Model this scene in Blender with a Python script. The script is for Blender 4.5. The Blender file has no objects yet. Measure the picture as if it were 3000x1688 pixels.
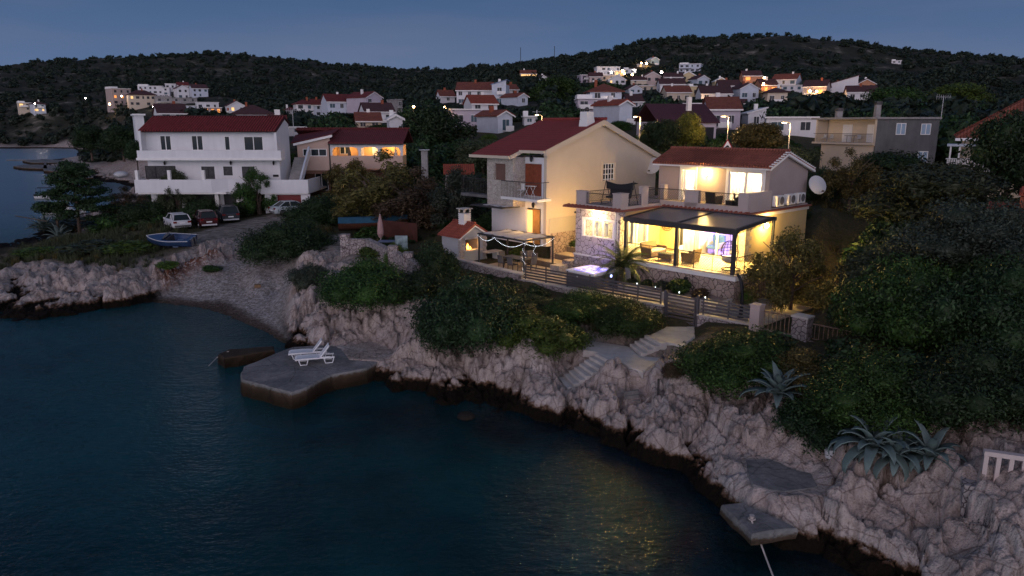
import bpy, bmesh, math, random
import numpy as np
from mathutils import Vector, Matrix
R = math.radians
SC = bpy.context.scene
COL = SC.collection
rng = random.Random(7)
NR = np.random.RandomState(11)

# ------------------------------------------------------------------ camera
F = 2150.0
TH = R(12.56)
CAM = np.array([0.0, 0.0, 12.4])
cd = bpy.data.cameras.new('camera')
cam = bpy.data.objects.new('camera', cd)
COL.objects.link(cam)
cam.location = CAM
cam.rotation_euler = (R(90) - TH, 0, 0)
cd.sensor_width = 36
cd.lens = F / 3000 * 36
cd.clip_start = 0.5
cd.clip_end = 6000
SC.camera = cam

# ------------------------------------------------------------------ world: dusk sky
SC.view_settings.view_transform = 'Standard'
SC.view_settings.look = 'None'
SC.view_settings.exposure = 0.22
SC.view_settings.gamma = 1.0
W = bpy.data.worlds.new('World')
SC.world = W
W.use_nodes = True
nt = W.node_tree
N = nt.nodes; L = nt.links
bg = N['Background']
tc = N.new('ShaderNodeTexCoord')
sep = N.new('ShaderNodeSeparateXYZ')
L.new(tc.outputs['Generated'], sep.inputs[0])
ramp = N.new('ShaderNodeValToRGB')
el = ramp.color_ramp.elements
el[0].position = 0.0; el[0].color = (.098, .150, .262, 1)
el[1].position = 1.0; el[1].color = (.030, .060, .120, 1)
for p, c in ((.06, (.086, .138, .255, 1)), (.14, (.056, .105, .212, 1)), (.24, (.034, .074, .162, 1)), (.5, (.030, .062, .140, 1))):
    e = el.new(p); e.color = c
L.new(sep.outputs['Z'], ramp.inputs[0])
def wmath(op, a=None, b=None, va=0.0, vb=0.0):
    m = N.new('ShaderNodeMath'); m.operation = op
    m.inputs[0].default_value = va; m.inputs[1].default_value = vb
    if a is not None: L.new(a, m.inputs[0])
    if b is not None: L.new(b, m.inputs[1])
    return m.outputs[0]
# faint pale cloud bands
cl = N.new('ShaderNodeTexNoise'); cl.inputs['Scale'].default_value = 1.7; cl.inputs['Detail'].default_value = 5
mp = N.new('ShaderNodeMapping'); mp.inputs['Scale'].default_value = (1, 1, 7)
L.new(tc.outputs['Generated'], mp.inputs[0]); L.new(mp.outputs[0], cl.inputs[0])
clr = N.new('ShaderNodeMapRange'); clr.inputs[1].default_value = .5; clr.inputs[2].default_value = .8
clr.inputs[3].default_value = 0; clr.inputs[4].default_value = .45
L.new(cl.outputs['Fac'], clr.inputs[0])
mixc = N.new('ShaderNodeMixRGB'); mixc.inputs[2].default_value = (.145, .165, .245, 1)
L.new(clr.outputs[0], mixc.inputs[0]); L.new(ramp.outputs[0], mixc.inputs[1])
# afterglow of the west, behind the viewer
ny = wmath('MULTIPLY', sep.outputs['Y'], None, vb=-1.0)
ny = wmath('MAXIMUM', ny, None, vb=0.0)
lowz = wmath('SUBTRACT', None, sep.outputs['Z'], va=1.0)
gl = wmath('MULTIPLY', wmath('POWER', ny, None, vb=1.3), wmath('POWER', lowz, None, vb=1.6))
glow = N.new('ShaderNodeMixRGB'); glow.blend_type = 'ADD'; glow.inputs[0].default_value = 1.0
gcol = N.new('ShaderNodeMixRGB'); gcol.blend_type = 'MULTIPLY'; gcol.inputs[0].default_value = 1.0
gcol.inputs[1].default_value = (1.82, 1.56, 1.70, 1)
cmb = N.new('ShaderNodeCombineXYZ')
for i in range(3): L.new(gl, cmb.inputs[i])
L.new(cmb.outputs[0], gcol.inputs[2])
L.new(mixc.outputs[0], glow.inputs[1]); L.new(gcol.outputs[0], glow.inputs[2])
L.new(glow.outputs[0], bg.inputs['Color'])
bg.inputs['Strength'].default_value = 1.0
W.cycles.sampling_method = 'MANUAL'
W.cycles.sample_map_resolution = 256
# the last directional light of the set sun
sd = bpy.data.lights.new('dusk_sun', 'SUN'); sun = bpy.data.objects.new('dusk_sun', sd); COL.objects.link(sun)
sd.energy = 0.14; sd.angle = R(30); sd.color = (1.0, .70, .62)
sun.rotation_euler = (R(72), 0, R(-38))
sd.cycles.use_multiple_importance_sampling = True
try:
    SC.cycles.use_light_tree = True
    SC.cycles.max_bounces = 5; SC.cycles.diffuse_bounces = 2; SC.cycles.glossy_bounces = 3
    SC.cycles.transparent_max_bounces = 6; SC.cycles.transmission_bounces = 3
    SC.cycles.sample_clamp_indirect = 4.0; SC.cycles.sample_clamp_direct = 0
    SC.cycles.caustics_reflective = False; SC.cycles.caustics_refractive = False
except Exception: pass

# ------------------------------------------------------------------ pixel <-> place
K = 3000 / 2575.0
def ray(px, py):
    v = -(py - 844) / F
    return np.array([(px - 1500) / F, math.cos(TH) + v * math.sin(TH), -math.sin(TH) + v * math.cos(TH)])
def onz(px, py, z):
    d = ray(px, py); return CAM + d * ((z - CAM[2]) / d[2])
def att(px, py, t): return CAM + ray(px, py) * t
VO = np.array([11.514, 37.491, 0.0]); VY = R(-47.1)
def vw(x, y, z=0.0):
    c, s = math.cos(VY), math.sin(VY)
    return (VO[0] + c * x - s * y, VO[1] + s * x + c * y, z)
def vloc(x, y):
    c, s = math.cos(VY), math.sin(VY)
    dx, dy = x - VO[0], y - VO[1]
    return c * dx + s * dy, -s * dx + c * dy
def fy_(px, py, y):   # villa-frame point of a pixel on the plane local y
    b = np.array([-math.sin(VY), math.cos(VY), 0]); d = ray(px, py)
    p = CAM + d * (np.dot(VO + b * y - CAM, b) / np.dot(d, b))
    lx, ly = vloc(p[0], p[1]); return lx, ly, p[2]

# ------------------------------------------------------------------ noise
def _h(ix, iy, s):
    n = (ix.astype(np.int64) * 374761393 + iy.astype(np.int64) * 668265263 + s * 1274126177) & 0x7fffffff
    n = ((n ^ (n >> 13)) * 1103515245) & 0x7fffffff
    n = ((n ^ (n >> 11)) * 668265263) & 0x7fffffff
    return (n & 0xffff) / 65535.0
def vnoise(x, y, s=0):
    ix = np.floor(x); iy = np.floor(y); fx = x - ix; fy = y - iy
    fx = fx * fx * (3 - 2 * fx); fy = fy * fy * (3 - 2 * fy)
    a = _h(ix, iy, s); b = _h(ix + 1, iy, s); c = _h(ix, iy + 1, s); d = _h(ix + 1, iy + 1, s)
    return (a * (1 - fx) + b * fx) * (1 - fy) + (c * (1 - fx) + d * fx) * fy
def fbm(x, y, o=4, s=0):
    r = 0; a = .5
    for i in range(o):
        r = r + a * vnoise(x, y, s + i); x = x * 2.03 + 7.1; y = y * 2.03 + 3.3; a *= .5
    return r
def blocks(x, y, s=0):
    """angular boulders: every Voronoi cell is a tilted facet; returns height 0..1 and edge distance"""
    ix = np.floor(x); iy = np.floor(y)
    d1 = np.full(x.shape, 9.0); d2 = np.full(x.shape, 9.0); h = np.zeros(x.shape)
    for i in (-1, 0, 1):
        for j in (-1, 0, 1):
            cx = ix + i; cy = iy + j
            px = cx + .1 + .8 * _h(cx, cy, s + 1); py = cy + .1 + .8 * _h(cx, cy, s + 2)
            dx = x - px; dy = y - py; d = np.sqrt(dx * dx + dy * dy)
            hv = _h(cx, cy, s + 3) + dx * (_h(cx, cy, s + 4) - .5) * 1.6 + dy * (_h(cx, cy, s + 5) - .5) * 1.6 - d * .12
            nr = d < d1
            d2 = np.where(nr, d1, np.minimum(d2, d)); h = np.where(nr, hv, h); d1 = np.where(nr, d, d1)
    return h, d2 - d1

def sdist(x, y, poly):
    """signed distance to a polygon, positive inside"""
    best = np.full(x.shape, 1e18); ins = np.zeros(x.shape, bool); n = len(poly)
    for i in range(n):
        ax, ay = poly[i]; bx, by = poly[(i + 1) % n]
        ex, ey = bx - ax, by - ay; wx, wy = x - ax, y - ay
        t = np.clip((wx * ex + wy * ey) / (ex * ex + ey * ey + 1e-12), 0, 1)
        dx = wx - ex * t; dy = wy - ey * t
        best = np.minimum(best, dx * dx + dy * dy)
        if ay != by:
            c = ((ay > y) != (by > y)) & (x < (bx - ax) * (y - ay) / (by - ay) + ax)
            ins ^= c
    d = np.sqrt(best); return np.where(ins, d, -d)

# ------------------------------------------------------------------ tagging and linking
def tag(o, label=None, cat=None, group=None, kind=None):
    if label: o['label'] = label
    if cat: o['category'] = cat
    if group: o['group'] = group
    if kind: o['kind'] = kind
    return o
def empty(name, loc, rz=0.0, label=None, cat=None, group=None, kind=None, scale=1.0):
    o = bpy.data.objects.new(name, None); COL.objects.link(o)
    o.location = loc; o.rotation_euler = (0, 0, rz); o.scale = (scale,) * 3
    o.empty_display_size = .2
    return tag(o, label, cat, group, kind)
def copy_tree(o, parent=None):
    c = o.copy(); COL.objects.link(c); c.parent = parent
    for ch in list(o.children): copy_tree(ch, c)
    return c
class MB:
    def __init__(s): s.v = []; s.f = []; s.sm = False
    def add(s, vs, fs):
        b = len(s.v); s.v += [tuple(v) for v in vs]; s.f += [tuple(i + b for i in f) for f in fs]; return s
    def box(s, x0, y0, z0, x1, y1, z1):
        if x0 > x1: x0, x1 = x1, x0
        if y0 > y1: y0, y1 = y1, y0
        if z0 > z1: z0, z1 = z1, z0
        return s.add([(x0, y0, z0), (x1, y0, z0), (x1, y1, z0), (x0, y1, z0), (x0, y0, z1), (x1, y0, z1), (x1, y1, z1), (x0, y1, z1)],
                     [(0, 3, 2, 1), (4, 5, 6, 7), (0, 1, 5, 4), (1, 2, 6, 5), (2, 3, 7, 6), (3, 0, 4, 7)])
    def cbox(s, cx, cy, cz, sx, sy, sz): return s.box(cx - sx / 2, cy - sy / 2, cz - sz / 2, cx + sx / 2, cy + sy / 2, cz + sz / 2)
    def prism(s, poly, z0, z1):
        n = len(poly)
        z0s = z0 if isinstance(z0, (list, tuple)) else [z0] * n; z1s = z1 if isinstance(z1, (list, tuple)) else [z1] * n
        a = sum(poly[i][0] * poly[(i + 1) % n][1] - poly[(i + 1) % n][0] * poly[i][1] for i in range(n))
        if a < 0: poly = poly[::-1]; z0s = z0s[::-1]; z1s = z1s[::-1]
        vs = [(p[0], p[1], z) for p, z in zip(poly, z0s)] + [(p[0], p[1], z) for p, z in zip(poly, z1s)]
        return s.add(vs, [tuple(range(n))[::-1], tuple(range(n, 2 * n))] + [(i, (i + 1) % n, n + (i + 1) % n, n + i) for i in range(n)])
    def yprism(s, prof, x0, x1):      # profile (y,z) extruded along x
        n = len(prof); vs = [(x0, p[0], p[1]) for p in prof] + [(x1, p[0], p[1]) for p in prof]
        return s.add(vs, [tuple(range(n)), tuple(range(n, 2 * n))[::-1]] + [(i, n + i, n + (i + 1) % n, (i + 1) % n) for i in range(n)])
    def xprism(s, prof, y0, y1):      # profile (x,z) extruded along y
        n = len(prof); vs = [(p[0], y0, p[1]) for p in prof] + [(p[0], y1, p[1]) for p in prof]
        return s.add(vs, [tuple(range(n)), tuple(range(n, 2 * n))[::-1]] + [(i, n + i, n + (i + 1) % n, (i + 1) % n) for i in range(n)])
    def tube(s, pts, r, n=6, r1=None, cap=True):
        pts = [Vector(p) for p in pts]; m = len(pts); b = len(s.v)
        for i, p in enumerate(pts):
            d = (pts[min(i + 1, m - 1)] - pts[max(i - 1, 0)])
            if d.length < 1e-9: d = Vector((0, 0, 1))
            d.normalize(); u = d.cross(Vector((0, 0, 1)))
            if u.length < .05: u = d.cross(Vector((0, 1, 0)))
            u.normalize(); w = d.cross(u)
            rr = r if r1 is None else r + (r1 - r) * i / max(1, m - 1)
            for k in range(n):
                a = 2 * math.pi * k / n; q = p + (u * math.cos(a) + w * math.sin(a)) * rr; s.v.append((q.x, q.y, q.z))
        for i in range(m - 1):
            for k in range(n):
                a = b + i * n + k; c = b + i * n + (k + 1) % n; s.f.append((a, c, c + n, a + n))
        if cap: s.f.append(tuple(b + k for k in range(n))[::-1]); s.f.append(tuple(b + (m - 1) * n + k for k in range(n)))
        return s
    def bar(s, p, q, w=.04): return s.tube([p, q], w / 2 * 1.2, 4)
    def lathe(s, prof, n=16, c=(0, 0, 0)):
        b = len(s.v)
        for r, z in prof:
            for k in range(n):
                a = 2 * math.pi * k / n; s.v.append((c[0] + r * math.cos(a), c[1] + r * math.sin(a), c[2] + z))
        for i in range(len(prof) - 1):
            for k in range(n):
                a = b + i * n + k; d = b + i * n + (k + 1) % n; s.f.append((a, d, d + n, a + n))
        s.f.append(tuple(b + k for k in range(n))[::-1]); s.f.append(tuple(b + (len(prof) - 1) * n + k for k in range(n)))
        return s
    def sphere(s, c, r, n=10, m=6, sz=1.0):
        pr = [(max(1e-4, r * math.sin(math.pi * i / m)), -r * sz * math.cos(math.pi * i / m)) for i in range(m + 1)]
        return s.lathe(pr, n, c)
    def holes(s, axis, c0, c1, u0, u1, z0, z1, hs):
        """wall slab between planes c0..c1 with rectangular openings (ua,ub,za,zb)"""
        us = sorted({u0, u1} | {min(max(h[i], u0), u1) for h in hs for i in (0, 1)})
        zs = sorted({z0, z1} | {min(max(h[i], z0), z1) for h in hs for i in (2, 3)})
        for i in range(len(us) - 1):
            j = 0
            while j < len(zs) - 1:
                um = (us[i] + us[i + 1]) / 2
                def solid(j): zm = (zs[j] + zs[j + 1]) / 2; return not any(h[0] < um < h[1] and h[2] < zm < h[3] for h in hs)
                if not solid(j): j += 1; continue
                k = j
                while k < len(zs) - 1 and solid(k): k += 1
                if axis == 'y': s.box(us[i], c0, zs[j], us[i + 1], c1, zs[k])
                else: s.box(c0, us[i], zs[j], c1, us[i + 1], zs[k])
                j = k
        return s
    def xf(s, ox, oy, rz, start=0):
        c, q = math.cos(rz), math.sin(rz)
        s.v[start:] = [(ox + c * x - q * y, oy + q * x + c * y, z) for x, y, z in s.v[start:]]; return s
    def build(s, name, mat, parent=None, smooth=False, bevel=0, label=None, tagv=None):
        me = bpy.data.meshes.new(name); me.from_pydata(s.v, [], s.f); me.update()
        if mat is not None:
            for m in (mat if isinstance(mat, (list, tuple)) else [mat]): me.materials.append(m)
        if smooth: me.polygons.foreach_set('use_smooth', [True] * len(me.polygons))
        o = bpy.data.objects.new(name, me); COL.objects.link(o)
        if parent is not None: o.parent = parent
        if bevel:
            b = o.modifiers.new('bevel', 'BEVEL'); b.width = bevel; b.segments = 2; b.limit_method = 'ANGLE'; b.angle_limit = R(40)
        if label: o['label'] = label
        return o
def thing(name, mb, mat, label, cat, loc=(0, 0, 0), rz=0.0, group=None, kind=None, **k):
    o = mb.build(name, mat, None, **k); o.location = loc; o.rotation_euler = (0, 0, rz)
    return tag(o, label, cat, group, kind)
VROOT = (VO[0], VO[1], 0.0)
def vthing(name, label, cat, group=None):       # an Empty carrying the villa's own axes
    return empty(name, VROOT, VY, label, cat, group)
def at_v(name, x, y, z, label, cat, rz=0.0, group=None):
    return empty(name, vw(x, y, z), VY + rz, label, cat, group)
# ------------------------------------------------------------------ materials
def nmat(name, rough=.8, spec=.3, metal=0.0):
    m = bpy.data.materials.new(name); m.use_nodes = True; p = m.node_tree.nodes['Principled BSDF']
    p.inputs['Roughness'].default_value = rough; p.inputs['Metallic'].default_value = metal
    p.inputs['Specular IOR Level'].default_value = spec
    return m, m.node_tree.nodes, m.node_tree.links, p
def c4(c): return (c[0], c[1], c[2], 1)
def noise_(n, l, scale, detail=4, coord='Object', rough=.6, vec=None, mapscale=None):
    t = n.new('ShaderNodeTexNoise'); t.inputs['Scale'].default_value = scale; t.inputs['Detail'].default_value = detail; t.inputs['Roughness'].default_value = rough
    if vec is None:
        c = n.new('ShaderNodeTexCoord'); vec = c.outputs[coord]
    if mapscale:
        mp = n.new('ShaderNodeMapping'); mp.inputs['Scale'].default_value = mapscale; l.new(vec, mp.inputs[0]); vec = mp.outputs[0]
    l.new(vec, t.inputs['Vector']); return t.outputs['Fac']
def ramp_(n, l, fac, stops):
    r = n.new('ShaderNodeValToRGB'); e = r.color_ramp.elements
    e[0].position = stops[0][0]; e[0].color = c4(stops[0][1]); e[1].position = stops[-1][0]; e[1].color = c4(stops[-1][1])
    for p, c in stops[1:-1]: x = e.new(p); x.color = c4(c)
    l.new(fac, r.inputs[0]); return r.outputs[0]
def bump_(n, l, p, h, strength=.4, dist=.02):
    b = n.new('ShaderNodeBump'); b.inputs['Strength'].default_value = strength; b.inputs['Distance'].default_value = dist
    l.new(h, b.inputs['Height']); l.new(b.outputs[0], p.inputs['Normal']); return b
def mix_(n, l, fac, a, b, mode='MIX'):
    m = n.new('ShaderNodeMixRGB'); m.blend_type = mode
    for i, v in ((0, fac), (1, a), (2, b)):
        if isinstance(v, (int, float)): m.inputs[i].default_value = v
        elif isinstance(v, tuple): m.inputs[i].default_value = c4(v)
        else: l.new(v, m.inputs[i])
    return m.outputs[0]
def math_(n, l, op, a, b=0.0, clamp=False):
    m = n.new('ShaderNodeMath'); m.operation = op; m.use_clamp = clamp
    for i, v in ((0, a), (1, b)):
        if isinstance(v, (int, float)): m.inputs[i].default_value = v
        else: l.new(v, m.inputs[i])
    return m.outputs[0]
_pm = {}
def paint(col, rough=.75, var=.18, scale=1.5, bump=.15, metal=0.0, spec=.3, name=None, streak=False):
    key = (tuple(col), rough, var, scale, metal, streak)
    if key in _pm: return _pm[key]
    m, n, l, p = nmat(name or 'paint', rough, spec, metal)
    f = noise_(n, l, scale, 6)
    if streak:
        f2 = noise_(n, l, 2.2, 5, mapscale=(1, 1, .12)); f = math_(n, l, 'MULTIPLY', math_(n, l, 'ADD', f, f2), .5)
    lo = tuple(c * (1 - var) for c in col); hi = tuple(min(1, c * (1 + var * .7)) for c in col)
    l.new(ramp_(n, l, f, [(.3, lo), (.7, hi)]), p.inputs['Base Color'])
    if bump: bump_(n, l, p, noise_(n, l, 45, 3), bump, .01)
    _pm[key] = m; return m
def glow(col, strength, name='light_glow'):
    m = bpy.data.materials.new(name); m.use_nodes = True; p = m.node_tree.nodes['Principled BSDF']
    p.inputs['Base Color'].default_value = c4(col); p.inputs['Emission Color'].default_value = c4(col); p.inputs['Emission Strength'].default_value = strength
    return m
def stone_wall(name, stones, mortar, scale=2.6, w=.05, rough=.85, bump=.6):
    m, n, l, p = nmat(name, rough)
    tc = n.new('ShaderNodeTexCoord')
    nz = n.new('ShaderNodeTexNoise'); nz.inputs['Scale'].default_value = 3.0; l.new(tc.outputs['Object'], nz.inputs['Vector'])
    v0 = mix_(n, l, .12, tc.outputs['Object'], nz.outputs['Color'], 'ADD')
    e = n.new('ShaderNodeTexVoronoi'); e.feature = 'DISTANCE_TO_EDGE'; e.inputs['Scale'].default_value = scale; l.new(v0, e.inputs['Vector'])
    v = n.new('ShaderNodeTexVoronoi'); v.inputs['Scale'].default_value = scale; l.new(v0, v.inputs['Vector'])
    sep = n.new('ShaderNodeSeparateColor'); l.new(v.outputs['Color'], sep.inputs[0])
    sc = ramp_(n, l, sep.outputs[0], [(0, stones[0]), (.5, stones[1]), (1, stones[2])])
    fn = noise_(n, l, 9, 5); sc = mix_(n, l, .35, sc, ramp_(n, l, fn, [(.3, tuple(c * .5 for c in stones[1])), (.7, stones[2])]))
    edge = ramp_(n, l, e.outputs['Distance'], [(w * .5, (0, 0, 0)), (w, (1, 1, 1))])
    l.new(mix_(n, l, edge, mortar, sc), p.inputs['Base Color'])
    h = math_(n, l, 'ADD', math_(n, l, 'MINIMUM', e.outputs['Distance'], w * 2.2), math_(n, l, 'MULTIPLY', fn, .04))
    bump_(n, l, p, h, bump, .25); return m
def tile_roof(name, col, axis='x', scale=4.6, var=.35):
    """clay tiles: rolls running down the slope; axis = direction of the ridge"""
    m, n, l, p = nmat(name, .75)
    tc = n.new('ShaderNodeTexCoord'); s = n.new('ShaderNodeSeparateXYZ'); l.new(tc.outputs['Object'], s.inputs[0])
    a = s.outputs['X' if axis == 'x' else 'Y']; d = s.outputs['Z']
    roll = math_(n, l, 'ABSOLUTE', math_(n, l, 'SINE', math_(n, l, 'MULTIPLY', a, math.pi * scale)))
    row = math_(n, l, 'FRACT', math_(n, l, 'MULTIPLY', d, 7.0))
    f = noise_(n, l, 1.2, 6); f2 = noise_(n, l, 14, 2)
    base = ramp_(n, l, math_(n, l, 'MULTIPLY', math_(n, l, 'ADD', f, f2), .5), [(.32, tuple(c * (1 - var) for c in col)), (.68, tuple(c * (1 + var) for c in col))])
    groove = ramp_(n, l, roll, [(.05, tuple(c * .35 for c in col)), (.4, (1, 1, 1))])  # shade in the valleys between rolls, put into the tile colour
    rr = ramp_(n, l, row, [(0.0, (.55, .55, .55)), (.2, (1, 1, 1))])
    l.new(mix_(n, l, .75, mix_(n, l, .6, base, groove, 'MULTIPLY'), rr, 'MULTIPLY'), p.inputs['Base Color'])
    bump_(n, l, p, math_(n, l, 'ADD', roll, math_(n, l, 'MULTIPLY', row, -.35)), .8, .06); return m
def leaf_mat(name, c1, c2, c3=None, trans=.25):
    m, n, l, p = nmat(name, .55, .25)
    g = n.new('ShaderNodeNewGeometry'); oi = n.new('ShaderNodeObjectInfo')
    f = g.outputs['Random Per Island']
    col = ramp_(n, l, f, [(0, c1), (.6, c2), (1, c3 or tuple(c * 1.7 for c in c2))])
    nz = noise_(n, l, 1.1, 3); col = mix_(n, l, .8, col, ramp_(n, l, nz, [(.3, (.5, .5, .55)), (.7, (1.35, 1.35, 1.2))]), 'MULTIPLY')
    hs = n.new('ShaderNodeHueSaturation'); l.new(col, hs.inputs['Color'])
    l.new(math_(n, l, 'ADD', math_(n, l, 'MULTIPLY', oi.outputs['Random'], .5), .75), hs.inputs['Value'])
    l.new(math_(n, l, 'ADD', math_(n, l, 'MULTIPLY', oi.outputs['Random'], .03), .485), hs.inputs['Hue'])
    l.new(hs.outputs[0], p.inputs['Base Color'])
    return m
M = {}
M['white'] = paint((.72, .72, .74), .8, .10, .6, streak=True)
M['white_trim'] = paint((.80, .79, .77), .5, .05, 2, 0)
M['upvc'] = paint((.82, .82, .82), .3, .03, 2, 0)
M['cream'] = paint((.62, .53, .42), .85, .07, .5)
M['cream_grey'] = paint((.46, .42, .36), .85, .06, .5)
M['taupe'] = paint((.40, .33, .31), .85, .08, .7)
M['taupe_lt'] = paint((.50, .42, .39), .85, .08, .7)
M['beige'] = paint((.55, .40, .33), .85, .10, .6)
M['salmon'] = paint((.52, .30, .22), .85, .1, .6)
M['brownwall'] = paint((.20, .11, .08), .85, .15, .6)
M['yellow'] = paint((.62, .50, .30), .85, .10, .7)
M['orange'] = paint((.55, .26, .15), .85, .10, .7)
M['lilac'] = paint((.50, .45, .52), .85, .10, .7)
M['pinkish'] = paint((.55, .45, .42), .85, .10, .7)
M['greenish'] = paint((.42, .52, .50), .85, .10, .7)
M['bluewhite'] = paint((.55, .60, .68), .85, .10, .7)
M['concrete'] = paint((.30, .29, .29), .9, .30, 1.3, .5)
M['conc_dark'] = paint((.13, .125, .13), .9, .35, 1.5, .5)
M['grey_render'] = paint((.13, .135, .14), .9, .35, .8, .3, streak=True)
M['path'] = paint((.54, .51, .48), .9, .22, 1.6, .5)
M['terra'] = paint((.30, .10, .07), .8, .25, 6)
M['anthracite'] = paint((.045, .045, .05), .45, .15, 3, 0)
M['fence_grey'] = paint((.095, .09, .10), .5, .15, 3, .05)
M['black'] = paint((.015, .015, .018), .5, .2, 3, 0)
M['iron'] = paint((.05, .045, .045), .6, .3, 5, .1)
M['rust_iron'] = paint((.22, .16, .13), .8, .4, 8, .3)
M['wood_red'] = paint((.22, .055, .025), .5, .3, 5, .2)
M['wood'] = paint((.22, .13, .07), .6, .35, 6, .3)
M['brown_shut'] = paint((.16, .09, .07), .6, .1, 2, 0)
M['garage_red'] = paint((.17, .02, .022), .45, .2, 1.5, .05)
M['plastic'] = paint((.80, .81, .83), .35, .04, 3, 0)
M['tyre'] = paint((.018, .018, .02), .8, .2, 9, .2)
M['chrome'] = paint((.5, .5, .52), .25, .1, 3, 0, metal=.9)
M['rattan'] = paint((.16, .11, .075), .7, .45, 30, .8)
M['rattan_dk'] = paint((.03, .027, .025), .7, .5, 40, .8)
M['cushion'] = paint((.55, .52, .50), .9, .15, 6, .2)
M['tiletop'] = paint((.55, .47, .36), .6, .18, 4, .2)
M['brick'] = paint((.30, .09, .05), .85, .35, 9, .4)
M['dish'] = paint((.55, .56, .58), .4, .06, 2, 0)
M['rope'] = paint((.5, .45, .42), .9, .2, 12, .4)
M['metalblue'] = paint((.16, .22, .34), .4, .15, 1, 0)
M['bark'] = paint((.10, .075, .06), .95, .5, 6, .9)
M['stone_villa'] = stone_wall('villa_crazy_stone', [(.42, .38, .42), (.52, .47, .50), (.60, .55, .57)], (.09, .07, .07), 3.0, .045)
M['stone_base'] = stone_wall('base_stone', [(.30, .23, .20), (.40, .31, .27), (.48, .39, .34)], (.06, .045, .04), 3.1, .045, bump=.8)
M['stone_rough'] = stone_wall('rubble_stone', [(.30, .26, .25), (.40, .35, .34), (.50, .45, .44)], (.10, .08, .08), 4.2, .06, bump=.9)
M['stone_cut'] = stone_wall('cut_stone', [(.40, .35, .30), (.50, .45, .40), (.58, .53, .47)], (.24, .21, .19), 5.0, .04, bump=.5)
M['tile_red_x'] = tile_roof('red_tiles_x', (.17, .035, .033), 'x'); M['tile_red_y'] = tile_roof('red_tiles_y', (.17, .035, .033), 'y')
M['tile_brick_x'] = tile_roof('brick_tiles_x', (.23, .075, .05), 'x'); M['tile_brick_y'] = tile_roof('brick_tiles_y', (.23, .075, .05), 'y')
M['tile_brown_x'] = tile_roof('brown_tiles_x', (.10, .045, .045), 'x'); M['tile_brown_y'] = tile_roof('brown_tiles_y', (.10, .045, .045), 'y')
M['tile_bright_x'] = tile_roof('bright_tiles_x', (.30, .07, .04), 'x'); M['tile_bright_y'] = tile_roof('bright_tiles_y', (.30, .07, .04), 'y')
def glass_(name, col=(.03, .04, .05), rough=.05):
    m, n, l, p = nmat(name, rough, .12)
    p.inputs['Base Color'].default_value = c4(col); return m
M['glass'] = glass_('dark_glass', (.02, .03, .035))
M['glass_curtain'] = paint((.045, .043, .047), .3, .6, 7, 0, spec=.2)
M['glass_blue'] = glass_('blue_glass', (.05, .09, .12))
def clear_glass(name, tint=(.95, .97, 1), mixf=.12):
    m = bpy.data.materials.new(name); m.use_nodes = True; n = m.node_tree.nodes; l = m.node_tree.links
    n.remove(n['Principled BSDF']); t = n.new('ShaderNodeBsdfTransparent'); t.inputs[0].default_value = c4(tint)
    g = n.new('ShaderNodeBsdfGlossy'); g.inputs['Roughness'].default_value = .03
    x = n.new('ShaderNodeMixShader'); x.inputs[0].default_value = mixf
    l.new(t.outputs[0], x.inputs[1]); l.new(g.outputs[0], x.inputs[2]); l.new(x.outputs[0], n['Material Output'].inputs[0]); return m
M['clear'] = clear_glass('clear_glass')
M['smoked'] = clear_glass('smoked_glass', (.22, .23, .26), .25)
WARM = (1.0, .60, .15)
_tm = bpy.data.materials.new('curtain_cloth'); _tm.use_nodes = True; _n = _tm.node_tree.nodes; _l = _tm.node_tree.links; _p = _n['Principled BSDF']; _p.inputs['Base Color'].default_value = (.75, .70, .62, 1); _t = _n.new('ShaderNodeBsdfTranslucent'); _t.inputs[0].default_value = (.8, .74, .64, 1); _x = _n.new('ShaderNodeMixShader'); _x.inputs[0].default_value = .6
_l.new(_p.outputs[0], _x.inputs[1]); _l.new(_t.outputs[0], _x.inputs[2]); _l.new(_x.outputs[0], _n['Material Output'].inputs[0]); M['curtain'] = _tm
M['lit_warm'] = glow((1.0, .60, .22), .9, 'lit_window')
M['lit_orange'] = glow((1.0, .36, .08), 1.0, 'lit_orange')
M['lit_white'] = glow((1.0, .85, .70), 3.0, 'lit_white')
M['bulb'] = glow((1.0, .72, .32), 110, 'lamp_bulb')
M['street_bulb'] = glow((1.0, .70, .36), 14, 'street_bulb')
M['bulb_far'] = glow((1.0, .62, .28), 30, 'far_bulb')
M['bulb_far_w'] = glow((1.0, .85, .75), 30, 'far_bulb_white')
M['led'] = glow((.85, .92, 1.0), 2.2, 'led')
# foliage
M['leaf_dark'] = leaf_mat('leaf_dark', (.009, .019, .009), (.022, .042, .015))
M['leaf_far'] = leaf_mat('leaf_far', (.010, .017, .012), (.020, .033, .022), (.035, .05, .034))
M['leaf_green'] = leaf_mat('leaf_green', (.013, .031, .008), (.032, .066, .014))
M['leaf_bright'] = leaf_mat('leaf_bright', (.030, .055, .010), (.065, .105, .018))
M['leaf_olive'] = leaf_mat('leaf_olive', (.028, .038, .018), (.052, .068, .034), (.085, .10, .06))
M['leaf_grey'] = leaf_mat('leaf_grey', (.026, .038, .026), (.050, .068, .048), (.09, .11, .08))
M['leaf_brown'] = leaf_mat('leaf_brown', (.040, .026, .018), (.075, .050, .030))
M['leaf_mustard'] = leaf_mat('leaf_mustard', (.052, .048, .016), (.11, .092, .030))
M['leaf_yellow'] = leaf_mat('leaf_yellow', (.06, .07, .012), (.13, .14, .025))  # yellow street lamp light put into the leaf colour of the lit trees
M['agave'] = paint((.13, .18, .17), .5, .25, 2.5, .1)
M['palm'] = leaf_mat('palm_leaf', (.03, .045, .015), (.07, .09, .03))
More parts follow.
